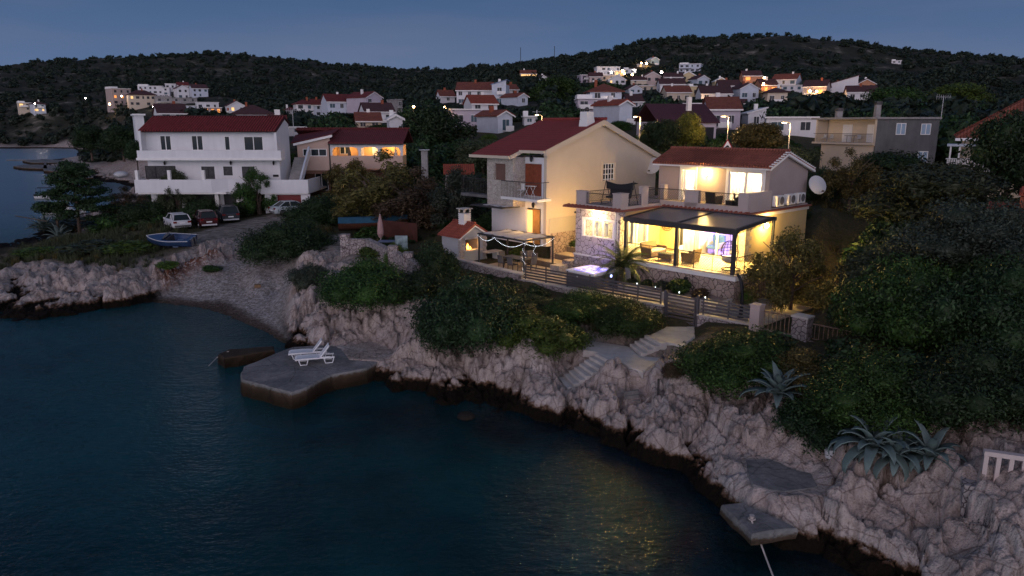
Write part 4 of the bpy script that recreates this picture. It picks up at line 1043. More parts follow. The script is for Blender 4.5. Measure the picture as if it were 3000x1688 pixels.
o = MB().lathe([(.09, 0), (.09, .02)], 16).build('side_light', glow((.45, .5, 1), 2.5), t); o.rotation_euler = (0, R(90), 0); o.location = (1.07, .45, .62)
MB().cbox(-.2, -1.075, .6, .1, .02, .06).build('control_panel', M['plastic'], t)
for x, y in ((-.5, .3), (.4, -.3)):
    point('tub_light', (x, y, 1.02), 22, (.25, .18, 1.0), .15, t)
t2 = at_v('tub_steps', -9.55, -1.6, 3.2, 'small white two tread steps beside the hot tub', 'steps')
MB().box(-.35, -.4, 0, .35, .4, .2).box(-.0, -.4, .2, .35, .4, .42).build('treads', M['upvc'], t2, bevel=.01)

# ------------------------------------------------------------------ boundary wall, slatted fence, gate
KY = lambda x: -3.55 + (x + 12) * .083
t = vthing('boundary_wall', 'low rubble stone wall with smooth coping below the slatted fence', 'wall')
def vwall(mb, x0, x1, z0, z1, th=.3, z0b=None, yo=0, z1b=None):
    mb.prism([(x0, KY(x0) - th / 2 + yo), (x1, KY(x1) - th / 2 + yo), (x1, KY(x1) + th / 2 + yo), (x0, KY(x0) + th / 2 + yo)], z0, [z1, z1b or z1, z1b or z1, z1])
w = MB(); vwall(w, -12.1, -2.3, 1.4, 3.12); w.build('stone_body', M['stone_rough'], t)
w = MB(); vwall(w, -12.15, -2.2, 3.12, 3.2, .36); w.build('coping', M['path'], t)
t = vthing('stepped_wall', 'rubble stone garden wall with flat coping beside the dining pergola', 'wall')
w = MB(); w.prism([(-20.6, -3.9), (-12.1, -3.75), (-12.1, -3.4), (-20.6, -3.5)], 1.6, [3.62, 3.45, 3.45, 3.62]); w.build('stone_body', M['stone_rough'], t)
w = MB(); w.prism([(-20.6, -3.94), (-12.06, -3.79), (-12.06, -3.36), (-20.6, -3.46)], [3.62, 3.45, 3.45, 3.62], [3.70, 3.53, 3.53, 3.70]); w.build('coping', M['path'], t)
t = vthing('stone_wall', 'short rubble stone wall under the fence right of the metal gate', 'wall')
w = MB(); vwall(w, -.22, 2.7, 1.6, 3.0, .34); w.build('stone_body', M['stone_rough'], t)
w = MB(); vwall(w, -.25, 2.7, 3.0, 3.07, .4); w.build('coping', M['path'], t)
def slats(x0, x1, z0, n_, posts, label, dz=.17, h=.115):
    t = vthing('slatted_fence', label, 'fence')
    w = MB()
    for i in range(n_): vwall(w, x0, x1, z0 + i * dz, z0 + i * dz + h, .03, yo=-.03)
    w.build('slats', M['fence_grey'], t)
    for x in posts: MB().cbox(x, KY(x) + .02, z0 + n_ * dz / 2 - .05, .06, .06, n_ * dz + .12).build('post', M['fence_grey'], t)
slats(-12.0, -2.45, 3.27, 5, (-11.9, -10.3, -8.7, -7.1, -5.5, -3.9, -2.5), 'long grey metal slat fence in front of the hot tub and garden', dz=.17, h=.095)
slats(-.15, 2.6, 3.14, 5, (-.05, 1.3, 2.5), 'short grey slat fence between the gate and the white pillar', dz=.17, h=.095)
t = vthing('metal_gate', 'grey metal slat gate with tall posts at the top of the shore steps', 'gate')
for x in (-2.2, -.35): MB().cbox(x, KY(x), 3.1, .13, .13, 1.75).build('gate_post', M['fence_grey'], t, bevel=.01)
w = MB(); 
for i in range(8): vwall(w, -2.08, -.48, 2.42 + i * .185, 2.42 + i * .185 + .10, .04)
w.build('slats', M['fence_grey'], t)
w = MB()
for x in (-2.1, -.5): w.cbox(x, KY(x), 3.12, .07, .06, 1.5)
w.build('leaf_frame', M['fence_grey'], t)
MB().cbox(-.62, KY(-.6) - .06, 3.15, .14, .04, .04).build('handle', M['chrome'], t)
w = MB(); vwall(w, -2.15, -.42, 2.2, 2.34, .4); w.build('threshold', M['path'], t)
# pillar, iron gate, pier and iron rail on the right
t = at_v('gate_pillar', 2.98, -2.75, 1.2, 'square whitewashed pillar between slat fence and rusty gate', 'pillar'); MB().box(-.24, -.24, 0, .24, .24, 2.92).box(-.27, -.27, 2.92, .27, .27, 2.98).build('shaft', M['pinkish'], t)
t = vthing('iron_gate', 'rusty pale iron bar gate with one middle rail beside the white pillar', 'gate')
w = MB()
for i in range(8): x = 3.35 + i * .2; w.bar((x, -2.7, 2.05), (x, -2.7, 3.95), .03)
w.build('bars', M['rust_iron'], t)
for z in (2.1, 3.0, 3.9): MB().bar((3.3, -2.7, z), (4.78, -2.7, z), .06 if z != 3.0 else .12).build('rail', M['rust_iron'], t)
t = at_v('stone_pier', 5.15, -2.65, 1.2, 'square rubble stone pier right of the rusty gate', 'pillar'); MB().box(-.36, -.3, 0, .36, .3, 2.75).build('shaft', M['stone_rough'], t); MB().box(-.4, -.34, 2.75, .4, .34, 2.83).build('cap', M['path'], t)
t = vthing('rubble_wall', 'bulging rubble stone retaining wall below the rusty railing on the right', 'wall')
MB().yprism([(-3.1, .6), (-2.3, .6), (-2.4, 2.95), (-2.75, 2.95)], 5.5, 13).build('stone_body', M['stone_rough'], t)
t = vthing('iron_railing', 'pale rusty iron railing on top of the rubble retaining wall', 'railing')
w = MB()
for i in range(26): w.bar((5.7 + i * .2, -2.55, 2.95), (5.7 + i * .2, -2.55, 3.7), .03)
w.build('bars', M['rust_iron'], t); MB().bar((5.6, -2.55, 3.7), (11, -2.55, 3.7), .05).build('rail', M['rust_iron'], t); MB().bar((5.6, -2.55, 3.02), (11, -2.55, 3.02), .04).build('rail', M['rust_iron'], t)

# ------------------------------------------------------------------ patios and broad garden steps
p_ = MB().box(-17.0, -3.2, 3.0, -11.3, .2, 3.24).box(-11.3, -3.1, 2.2, -7.0, .0, 3.21).box(-7.0, -2.75, 2.2, -2.3, -1.55, 3.17).box(-2.3, -1.95, 2.2, .3, -1.55, 3.0).box(-2.3, -2.5, 2.0, -.3, -1.95, 2.5).box(-.3, -2.35, 2.2, 3.0, 3.0, 3.05)
o = p_.build('patio', paint((.52, .44, .34), .85, .16, 2.2), None); o.location = VROOT; o.rotation_euler = (0, 0, VY); o['kind'] = 'structure'
t = vthing('garden_steps', 'broad yellow lit paved steps with dark risers climbing between dining pergola and villa', 'steps')
for i in range(4):
    z = 3.24 + i * .36; y = .0 + i * 1.15; xs0 = -15.8 if i == 0 else -13.95
    MB().box(xs0, y, z - .2, -11.25, y + .06, z + .33).build('riser', paint((.16, .13, .11), .85, .2, 3), t)
    MB().box(xs0, y + .06, z + .1, -11.25, y + (1.25 if i else .34 if False else 1.25), z + .36).build('tread', paint((.45, .38, .29), .85, .15, 2), t)
MB().box(-16.1, .0, 3.0, -15.85, 1.3, 3.95).build('side_wall', M['stone_cut'], t); MB().box(-13.95, 4.75, 4.2, -11.25, 12, 4.68).build('upper_tread', paint((.45, .38, .29), .85, .15, 2), t)
t = at_v('planter', -11.75, -.75, 3.2, 'square lit stone planter at the foot of the garden steps', 'planter'); MB().box(-.4, -.4, 0, .4, .4, .55).build('box', M['stone_cut'], t)
# flower bed kerb
o = MB().box(-6.3, -1.6, 3.0, .1, -1.42, 3.5).box(.0, -1.42, 3.0, .12, -.1, 3.5).build('bed_kerb', M['path'], None); o.location = VROOT; o.rotation_euler = (0, 0, VY); tag(o, 'concrete kerb of the flower bed below the villa terrace', 'kerb')
o = MB().box(-6.3, -1.42, 3.0, .0, -.01, 3.44).build('bed_gravel', paint((.30, .24, .21), .95, .3, 6, .8), None); o.location = VROOT; o.rotation_euler = (0, 0, VY); o['kind'] = 'structure'
# solar shower
t = at_v('garden_shower', 1.5, -1.6, 3.05, 'black curved garden shower column behind the slat fence', 'shower')
MB().tube([(0, 0, 0), (.02, 0, .9), (-.02, 0, 1.5), (-.14, 0, 1.9), (-.34, 0, 2.15)], .10, 10, r1=.07).build('column', M['black'], t, smooth=True)
MB().lathe([(.1, 0), (.09, -.04)], 12, (-.4, 0, 2.13)).build('shower_head', M['chrome'], t); MB().lathe([(.16, 0), (.16, .04)], 12).build('foot', M['black'], t)
# garden spotlights
for i, (x, y, lb) in enumerate(((-5.25, -1.2, 'tiny cold white garden spotlight between grey shrubs near the palm'), (-3.95, -1.25, 'tiny cold white garden spotlight left of the big round shrub'), (-2.35, -1.3, 'tiny cold white garden spotlight right of the big round shrub'), (-.75, -1.3, 'tiny cold white garden spotlight at the last dry shrub'), (.6, .5, 'tiny cold white garden spotlight round the terrace corner'), (-17.0, -.3, 'tiny white garden spotlight beside the dining table'))):
    t = at_v('garden_spotlight', x, y, 3.46 if y < 0 and x > -10 else 3.25, lb, 'garden light', group='small garden spotlights')
    MB().bar((0, 0, 0), (0, 0, .12), .03).build('spike', M['black'], t); MB().lathe([(.025, .12), (.03, .2)], 8).build('lens', M['led'], t)

# ------------------------------------------------------------------ dining pergola with string lights
PX0, PX1, PY0, PY1, PZ = -16.7, -12.45, -3.15, -.6, 5.38
t = vthing('fabric_pergola', 'dark metal pergola with gathered pale fabric roof over the dining table', 'pergola')
for x in (PX0, PX1):
    for y in (PY0, PY1): MB().cbox(x, y, (3.22 + PZ) / 2, .09, .09, PZ - 3.22).build('post', M['anthracite'], t)
for y in (PY0, PY1): MB().box(PX0 - .1, y - .05, PZ, PX1 + .1, y + .05, PZ + .11).build('beam', M['anthracite'], t)
for x in (PX0, PX0 + 1.05, PX0 + 2.1, PX0 + 3.2, PX1): MB().box(x - .035, PY0 + .05, PZ, x + .035, PY1 - .05, PZ + .1).build('cross_beam', M['anthracite'], t)
f = MB(); vs = []; nx, ny_ = 28, 8
for i in range(nx + 1):
    for j in range(ny_ + 1):
        x = PX0 + .25 + (PX1 - PX0 - .3) * i / nx; y = PY0 + .12 + (PY1 - PY0 - .24) * j / ny_
        vs.append((x, y, PZ + .13 - .07 * abs(math.sin(i * math.pi / 7)) + .02 * math.sin(j)))
f.add(vs, [(i * (ny_ + 1) + j, (i + 1) * (ny_ + 1) + j, (i + 1) * (ny_ + 1) + j + 1, i * (ny_ + 1) + j + 1) for i in range(nx) for j in range(ny_)])
f.build('fabric_roof', paint((.50, .52, .60), .9, .1, 2), t, smooth=True)
t = vthing('string_lights', 'string of small white bulbs swagged round the dining pergola', 'string lights')
cab = MB(); bl = MB()
def swag(a, b_, sag, n_=16):
    pts = [Vector(a).lerp(Vector(b_), i / n_) - Vector((0, 0, sag * 4 * (i / n_) * (1 - i / n_))) for i in range(n_ + 1)]
    cab.tube(pts, .01, 3)
    for p in pts: bl.sphere((p.x, p.y, p.z - .03), .019, 5, 4)
swag((PX0, PY0 - .08, PZ), (PX0 + 1.6, PY0 - .08, PZ + .02), .28, 14); swag((PX0 + 1.6, PY0 - .08, PZ), (PX1 + .02, PY0 - .08, PZ - .05), .38, 22)
swag((PX1 + .08, PY0, PZ - .05), (PX1 + .08, PY1, PZ), .32, 20)
for i in range(24): a = i * .9; bl.sphere((PX1 + .075 * math.cos(a), PY0 + .075 * math.sin(a), PZ - .1 - i * .085), .016, 5, 4)
for i in range(22): a = i * .9; bl.sphere((PX0 + 2.6 + .075 * math.cos(a), PY1 + .075 * math.sin(a), PZ - .1 - i * .085), .016, 5, 4)
cab.build('cable', M['black'], t); bl.build('bulbs', M['led'], t)
for x in (-15.2, -13.2): point('string_glow', (x, -1.8, 4.9), 3.5, (.9, .9, 1.0), .3, t)
t = at_v('dining_table', -14.6, -1.7, 3.24, 'dark dining table under the fabric pergola', 'table')
MB().box(-.95, -.48, .70, .95, .48, .74).build('tabletop', M['conc_dark'], t)
for sx in (-.85, .85):
    for sy in (-.4, .4): MB().bar((sx, sy, 0), (sx, sy, .7), .05).build('leg', M['anthracite'], t)
t3 = at_v('serving_plate', -14.1, -1.6, 3.98, 'round pale plate standing on the dark dining table', 'plate'); MB().lathe([(.06, 0), (.19, .04), (.2, .05)], 16).build('plate_body', M['upvc'], t3)
def chair(x, y, rz, lb):
    t = at_v('dining_chair', x, y, 3.24, lb, 'chair', rz, 'chairs around the dining table')
    MB().box(-.24, -.24, .42, .24, .24, .47).build('seat', M['rattan_dk'], t); MB().yprism([(.2, .45), (.25, .45), (.32, .95), (.27, .95)], -.24, .24).build('backrest', M['conc_dark'], t)
    for sx in (-.22, .22):
        for sy in (-.22, .22): MB().bar((sx, sy, 0), (sx, sy, .43), .035).build('leg', M['anthracite'], t)
for x, y, rz, lb in ((-15.8, -1.7, R(90), 'dining chair at the table end nearest the fireplace'), (-13.3, -1.7, R(-90), 'dining chair at the table end nearest the steps'), (-15.0, -2.55, R(180), 'dining chair with its back to the stone wall, closer to the fireplace'), (-14.1, -2.55, R(180), 'dining chair with its back to the stone wall, closer to the hot tub'), (-15.0, -.85, 0, 'dining chair facing the sea, closer to the fireplace'), (-14.1, -.85, 0, 'dining chair facing the sea, closer to the steps')): chair(x, y, rz, lb)

# ------------------------------------------------------------------ outdoor fireplace
t = vthing('outdoor_fireplace', 'small outdoor fireplace house with red tiled roof and burning fire', 'fireplace')
x0, x1, y0, y1 = -20.6, -18.6, -3.2, -.9
b = MB(); b.holes('x', x1 - .3, x1, y0, y1, 3.2, 5.0, [(y0 + .45, y1 - .55, 4.02, 4.78)]); b.box(x0, y0, 3.2, x1 - .3, y0 + .2, 5.0); b.box(x0, y1 - .2, 3.2, x1 - .3, y1, 5.0); b.box(x0, y0 + .2, 3.2, x0 + .2, y1 - .2, 5.0); b.box(x0 + .2, y0 + .2, 3.7, x1 - .3, y1 - .2, 4.0)
b.yprism([(y0, 5.0), (y1, 5.0), ((y0 + y1) / 2, 5.62)], x1 - .3, x1)
b.build('body', paint((.42, .44, .46), .85, .1, 1), t)
q = MB()
for i in range(8):
    for y in (y0 - .02, y1 - .3): q.box(x1 - .2, y, 3.22 + i * .225, x1 + .03, y + (.3 if i % 2 else .36), 3.22 + i * .225 + .21)
q.build('quoins', M['stone_cut'], t)
MB().box(x1, y0 + .3, 3.92, x1 + .12, y1 - .4, 4.02).box(x1, y0 + .35, 4.78, x1 + .1, y1 - .45, 4.9).build('mantel', M['path'], t)
MB().box(x1, y1 - .4, 3.75, x1 + .7, y1 + .9, 3.83).build('worktop', M['path'], t); MB().box(x1 + .1, y1 + .5, 3.2, x1 + .6, y1 + .75, 3.75).build('worktop_support', M['white_trim'], t)
MB().box(x0 + .25, y0 + .3, 4.0, x0 + .35, y1 - .3, 4.9).box(x0 + .35, y0 + .3, 4.0, x1 - .3, y0 + .4, 4.9).build('firebox', M['conc_dark'], t)
ym = (y0 + y1) / 2
rf = MB()
for sg in (-1, 1):
    ye = y0 - .25 if sg < 0 else y1 + .25
    rf.yprism(sorted([(ye, 4.93), (ym, 5.72)]) + sorted([(ye, 4.99), (ym, 5.80)])[::-1], x0 - .2, x1 + .25)
    for i in range(13): rf.tube([(x0 - .1 + i * .19, ye, 5.02), (x0 - .1 + i * .19, ym, 5.83)], .055, 5)
for i in range(8): rf.tube([(x0 - .15 + i * .3, ym, 5.85), (x0 + .15 + i * .3, ym, 5.88)], .09, 7)
rf.build('tiled_roof', tile_roof('fireplace_tiles', (.33, .09, .06), 'x', 5.2), t)
w = MB()
for sg in (-1, 1):
    ye = y0 - .22 if sg < 0 else y1 + .22
    w.yprism(sorted([(ye, 4.83), (ym, 5.62)]) + sorted([(ye, 4.94), (ym, 5.73)])[::-1], x1 + .12, x1 + .22)
w.build('verge', M['white_trim'], t)
c = MB()
for i in range(6): c.cbox(-19.5, ym, 5.75 + i * .13, .62, .62, .085)
c.cbox(-19.5, ym, 6.0, .56, .56, .9); ch = c.build('chimney', M['white_trim'], t)
d_ = MB()
for sx in (-.26, .26):
    for sy in (-.26, .26): d_.cbox(-19.5 + sx, ym + sy, 6.62, .08, .08, .24)
d_.cbox(-19.5, ym, 6.77, .82, .82, .06); d_.build('chimney_cap', M['path'], ch)
fl = MB()
for i in range(9):
    a = rng.uniform(-.16, .16); h_ = rng.uniform(.18, .55); bx = x1 - .4 + rng.uniform(-.1, .05); by = ym - .1 + a
    fl.tube([(bx, by, 4.03), (bx + .02, by + rng.uniform(-.04, .04), 4.03 + h_ * .5), (bx, by + rng.uniform(-.06, .06), 4.03 + h_)], .06, 5, r1=.004)
fl.build('flames', glow((1.0, .33, .05), 9, 'flame'), t)
MB().tube([(x1 - .45, ym - .35, 4.05), (x1 - .4, ym + .15, 4.08)], .05, 6).tube([(x1 - .55, ym - .3, 4.1), (x1 - .38, ym + .1, 4.05)], .045, 6).build('logs', M['bark'], t)
point('fire_light', (x1 - .1, ym, 4.4), 14, (1, .45, .12), .1, t)
# ------------------------------------------------------------------ cream gabled neighbour (villa axes)
H = vthing('cream_house', 'big cream gabled house with red roof and stone clad bay beside the lit villa', 'house')
gx = -14.0
w = MB()
w.holes('x', gx - .25, gx, .35, 12.1, 4.5, 10.0, [(5.95, 7.25, 8.55, 9.75)])
w.yprism([(.35, 10.0), (12.1, 10.0), (12.1, 10.05), (5.6, 12.45), (.35, 10.64)], gx - .25, gx)
w.box(-19.4, 11.9, 4.5, gx - .25, 12.1, 10.0)
w.build('gable_wall', M['cream'], H)
w = MB(); w.holes('y', .35, .55, -19.4, gx - .25, 4.5, 10.3, [(-15.95, -14.45, 7.78, 9.88), (-15.9, -14.5, 4.5, 6.95)]); w.box(-19.4, .55, 4.5, -19.2, 11.9, 10.2); w.build('front_wall', M['white'], H)
MB().box(gx - .02, .8, 3.2, gx + .06, 12.1, 5.35).build('stone_base', M['stone_base'], H)
MB().box(gx, .6, 5.35, gx + .03, 5.2, 6.35).build('grey_panel', M['cream_grey'], H)
b = MB(); b.holes('y', -.75, -.5, -18.6, -16.0, 7.0, 10.3, [(-17.85, -16.75, 8.75, 9.85)]); b.box(-16.25, -.5, 7.0, -16.0, .35, 10.3); b.box(-18.6, -.5, 7.0, -18.35, .35, 10.3); b.box(-18.35, -.5, 7.0, -16.25, .35, 7.2)
b.build('stone_bay', M['stone_cut'], H)
MB().box(-17.85, -.6, 8.75, -16.75, -.55, 9.85).build('roller_shutter', M['brown_shut'], H)
for x in (-15.95, -15.2): MB().box(x + .01, .3, 7.8, x + .74, .36, 9.86).build('door_shutter', M['wood_red'], H)
MB().box(-15.2, .28, 4.6, -14.55, .34, 6.9).build('wooden_door', paint((.42, .20, .06), .6, .2, 3), H)
MB().box(-15.9, .5, 4.6, -15.3, .55, 6.8).build('lit_door_glass', M['lit_warm'], H)
r = MB()
r.yprism([(-.1, 10.64), (5.6, 12.58), (5.6, 12.74), (-.1, 10.80)], -16.0, gx + .3)
r.yprism([(-1.1, 10.30), (5.6, 12.58), (5.6, 12.74), (-1.1, 10.46)], -19.8, -16.0)
r.yprism([(5.6, 12.58), (12.6, 9.92), (12.6, 10.08), (5.6, 12.74)], -19.8, gx + .3)
for i in range(20): r.tube([(gx + .2 - i * .3, 5.6, 12.78), (gx + .5 - i * .3, 5.6, 12.80)], .10, 7)
r.build('red_roof', tile_roof('cream_house_tiles', (.30, .055, .048), 'x', 7, .15), H)
f = MB()
for x0, x1, ye, z in ((-16.0, gx + .3, -.12, 10.58), (-19.9, -15.9, -1.15, 10.22)): f.box(x0, ye - .12, z, x1, ye, z + .18)
for ya, za, yb, zb in ((-.1, 10.74, 5.6, 12.68), (5.6, 12.68, 12.6, 10.02)): f.yprism([(ya, za - .32), (yb, zb - .32), (yb, zb + .04), (ya, za + .04)], gx + .16, gx + .34)
for ya, za, yb, zb in ((-1.1, 10.40, .3, 10.88),): f.yprism([(ya, za - .22), (yb, zb - .22), (yb, zb + .0), (ya, za + .0)], -16.02, -15.86)
f.build('verge_and_gutter', M['cream'], H)
for i in range(0): pass
wf = MB()
for a in ((5.8, 5.95, 8.4, 9.9), (7.25, 7.4, 8.4, 9.9), (5.95, 7.25, 9.75, 9.9), (5.95, 7.25, 8.4, 8.55)): wf.box(gx, a[0], a[2], gx + .05, a[1], a[3])
wo = wf.build('window', M['cream'], H)
g = MB()
for i in range(5): g.box(gx - .08, 5.95 + .3 * i + .02, 8.55, gx - .03, 5.95 + .3 * i + .07, 9.75)
for i in range(4): g.box(gx - .09, 5.95, 8.6 + i * .36, gx - .04, 7.25, 8.66 + i * .36)
g.build('grille', M['upvc'], wo); MB().box(gx - .2, 5.95, 8.55, gx - .15, 7.25, 9.75).build('pane', M['glass'], wo)
c = MB().box(-14.75, 4.3, 11.9, -14.1, 4.95, 13.25).yprism([(4.15, 11.9), (5.1, 12.4), (4.95, 12.9), (4.3, 12.7)], -14.78, -14.07).build('chimney', M['white_trim'], H)
MB().sphere((-14.42, 4.62, 13.4), .16, 8, 6).build('chimney_cowl', M['iron'], c)
bl = MB().box(-17.0, -.95, 7.55, -13.55, .35, 7.72).build('balcony_slab', M['white_trim'], H)
r_ = MB()
for i in range(24): x = -16.95 + i * .145; r_.bar((x, -.9, 7.72), (x, -.9, 8.75), .018)
for i in range(5): r_.bar((-13.62, -.9 + i * .2, 7.72), (-13.62, -.9 + i * .2, 8.75), .02)
r_.bar((-17, -.9, 8.76), (-13.6, -.9, 8.76), .04); r_.bar((-13.62, -.9, 8.76), (-13.62, .2, 8.76), .04)
r_.build('balcony_railing', M['iron'], bl)
r_ = MB()
for i in range(20): x = -21.9 + i * .17; r_.bar((x, -.3, 7.6), (x, -.3, 8.7), .02)
r_.bar((-22, -.3, 8.7), (-18.6, -.3, 8.7), .04); r_.build('side_railing', M['iron'], H)
MB().box(-22, -.35, 7.4, -18.6, .35, 7.6).build('side_balcony', M['conc_dark'], H)
aw = MB().box(-19.2, -1.8, 7.0, -15.9, -.2, 7.06).build('entrance_canopy', M['iron'], H)
for i in range(4): MB().box(-18.2 + i * .55, -1.5 + .2 * (i % 2), 7.08, -17.8 + i * .55, -1.0 + .2 * (i % 2), 7.11).build('skylight_tile', M['dish'], aw)
for z, x in ((9.95 + .25, -15.2), (7.2, -15.0)):
    t = at_v('lantern', x, .3, z, 'black coach lantern above the red double doors of the cream house' if z > 8 else 'black coach lantern over the lower entrance of the cream house', 'wall lamp')
    MB().lathe([(.04, -.2), (.09, -.1), (.11, .08), (.02, .2)], 8, (0, -.18, 0)).build('lamp_body', M['black'], t); MB().tube([(0, 0, 0), (0, -.1, .2), (0, -.18, .2)], .015, 5).build('bracket', M['black'], t)
dish(gx + .2, 11.7, 9.35, R(10), 25, .66, 'grey satellite dish at the right eave of the cream gabled house')
t = at_v('folding_table', -15.1, -.1, 7.72, 'white slatted folding table on the cream house balcony', 'table')
w = MB()
for i in range(6): w.box(-.4, -.25 + i * .085, .72, .4, -.18 + i * .085, .75)
w.build('tabletop', M['upvc'], t)
for s in (-.3, .3): MB().bar((s, -.22, 0), (s, .22, .72), .03).bar((s, .22, 0), (s, -.22, .72), .03).build('cross_legs', M['upvc'], t)
t = at_v('folding_chair', -15.85, -.2, 7.72, 'white folding chair left of the table on the cream house balcony', 'chair')
MB().box(-.2, -.2, .43, .2, .2, .46).build('seat', M['upvc'], t); MB().box(-.2, .18, .46, .2, .2, .85).build('backrest', M['upvc'], t); MB().bar((-.18, -.18, 0), (.18, .18, .43), .03).bar((.18, -.18, 0), (-.18, .18, .43), .03).build('legs_frame', M['upvc'], t)
point('door_glow', vw(-15.2, -.6, 6.4), 45, (1, .55, .16), .2)

# ------------------------------------------------------------------ helpers for world-aligned neighbours
def wy(px, py, Y):
    d = ray(px, py); p = CAM + d * (Y / d[1]); return p[0], p[2]
def ZV(x, y, Y): return wy(380 + x / 3.1415, 320 + y / 3.1415, Y)
def win(parent, x0, x1, z0, z1, y, nb=2, fr=None, gl=None, t=.07, name='window', sill=False):
    f = MB(); fr = fr or M['upvc']
    f.box(x0, y - .05, z0, x0 + t, y + .04, z1); f.box(x1 - t, y - .05, z0, x1, y + .04, z1); f.box(x0 + t, y - .05, z1 - t, x1 - t, y + .04, z1); f.box(x0 + t, y - .05, z0, x1 - t, y + .04, z0 + t)
    for i in range(1, nb): c = x0 + (x1 - x0) * i / nb; f.box(c - t * .6, y - .055, z0 + t, c + t * .6, y + .03, z1 - t)
    if sill: f.box(x0 - .08, y - .14, z0 - .06, x1 + .08, y, z0)
    o = f.build(name, fr, parent); MB().box(x0 + t, y - .02, z0 + t, x1 - t, y - .01, z1 - t).build('pane', gl or M['glass'], o); return o
# white apartment block
A_ = empty('apartment_block', (0, 0, 0), 0, 'long white apartment block with corrugated dark red roof and full width balconies', 'apartment block')
Y0 = 80.0
xl, xr = -39.2, -25.0
hol = []
def wz(a, b, Y): x0, z1 = ZV(a[0], a[1], Y); x1, z0 = ZV(b[0], b[1], Y); return x0, x1, z0, z1
W1 = [wz((272, 242), (388, 380), Y0), wz((562, 242), (680, 380), Y0), wz((866, 248), (928, 380), Y0), wz((1045, 250), (1232, 382), Y0)]
W2 = [wz((137, 522), (432, 643), Y0), wz((657, 528), (787, 643), Y0), wz((859, 528), (949, 610), Y0), wz((1030, 528), (1155, 632), Y0)]
w = MB(); w.holes('y', Y0, Y0 + .25, xl, xr, 3.0, 11.75, W1 + W2); w.box(xl, 83.8, 3, xr, 84, 12.5)
for x_ in (xl, xr - .25): w.yprism([(Y0 + .25, 3), (83.8, 3), (83.8, 12.5), (82.6, 13.0), (Y0 + .25, 12.0)], x_, x_ + .25)
w.build('wall', M['white'], A_)
for i, q in enumerate(W1): win(A_, *q, Y0 + .08, nb=1 if i == 2 else 2)
for i, q in enumerate(W2): win(A_, *q, Y0 + .08, nb=3 if i == 0 else (1 if i == 2 else 2), fr=M['black'], gl=M['glass_curtain'])
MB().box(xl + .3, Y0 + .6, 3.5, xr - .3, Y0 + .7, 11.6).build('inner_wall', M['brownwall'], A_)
z1 = 9.72
MB().box(xl - .4, 78.7, 8.95, xr + .6, 78.85, z1).box(xl - .4, 78.85, 8.95, xl - .25, Y0, z1).box(xr + .45, 78.85, 8.95, xr + .6, Y0, z1).build('upper_parapet', M['white'], A_)
MB().box(xl - .5, 78.6, 8.7, xr + .65, Y0, 8.95).build('upper_slab', M['white_trim'], A_)
MB().box(xl - .15, 78.9, 9.7, xl + .1, Y0, 11.75).build('side_screen', M['white'], A_); MB().box(xr - .15, 79.2, 9.7, xr + .1, Y0, 11.75).build('side_screen', M['white'], A_)
lp = MB().box(-39.8, 77.9, 5.35, -31.7, 78.05, 6.72).box(-39.8, 78.05, 5.35, -39.65, Y0, 6.72)
lp.prism([(-31.7, 77.9), (-30.2, 78.6), (-30.2, 78.75), (-31.7, 78.05)], 5.35, 6.72); lp.box(-30.2, 78.6, 5.35, -27.6, 78.75, 6.72); lp.prism([(-27.6, 78.6), (-26.6, 77.9), (-26.6, 78.05), (-27.6, 78.75)], 5.35, 6.72); lp.box(-26.6, 77.9, 5.3, -21.5, 78.05, 6.72); lp.box(-21.65, 78.05, 5.3, -21.5, 83, 6.72)
lp.build('lower_parapet', M['white'], A_)
MB().box(-39.6, 78.05, 5.2, -30.3, Y0, 5.4).box(-30.3, 78.7, 5.2, -26.6, Y0, 5.4).box(-26.6, 78.0, 5.2, -21.6, 88, 5.4).build('lower_slab', M['white_trim'], A_)
for x in (-36.3, -32.7, -39.7): MB().box(x, 78.0, 6.72, x + .3, 78.3, 7.7).build('parapet_post', M['white_trim'], A_)
MB().holes('y', 78.3, 78.5, -26.3, -21.5, 2.6, 5.2, [(-25.0, -22.45, 2.6, 5.1)]).box(-26.3, 78.5, 2.6, -26.1, Y0, 5.2).build('garage_wall', M['white'], A_)
MB().box(-25.0, 78.45, 2.7, -22.45, 78.5, 5.1).build('garage_door', M['garage_red'], A_)
for x0_, x1_ in ((-38.5, -36.2), (-35.4, -32.2), (-31.3, -29.8), (-29.1, -27.0)): MB().box(x0_, Y0 - .03, 3.0, x1_, Y0 + .0, 5.0).build('garage_shade_panel', M['black'], A_)  # flat black panels on the wall paint the shade of open garages
MB().box(-31.9, 79, 3, -31.5, 79.4, 5.2).build('column', M['white_trim'], A_); MB().box(-29.6, 79, 3, -29.3, 79.3, 5.2).build('column', M['white_trim'], A_)
s_ = MB()
for i in range(14): s_.box(-24.4, 79.5 + i * .3, 5.3 + i * .25, -22.9, 79.8 + i * .3, 5.55 + i * .25)
s_.build('outer_stairs', M['concrete'], A_); MB().yprism([(79.3, 5.4), (83.8, 9.0), (83.8, 10.0), (79.3, 6.4)], -22.9, -22.7).build('stair_wall', M['bluewhite'], A_)
r = MB(); r.yprism([(79.1, 11.60), (82.6, 13.05), (82.6, 13.2), (79.1, 11.75)], xl - .25, xr + .15); r.yprism([(82.6, 13.05), (84.2, 12.4), (84.2, 12.55), (82.6, 13.2)], xl - .25, xr + .15)
tr_ = MB(); n_ = int((xr - xl + .3) / .29)
for i in range(n_): x = xl - .12 + i * .29; tr_.tube([(x, 79.05, 11.78), (x, 80.8, 12.50), (x, 82.6, 13.25)], .085, 6)
for i in range(42): r.tube([(xl - .2 + i * .345, 82.6, 13.25), (xl + .15 + i * .345, 82.6, 13.27)], .13, 7, r1=.11)
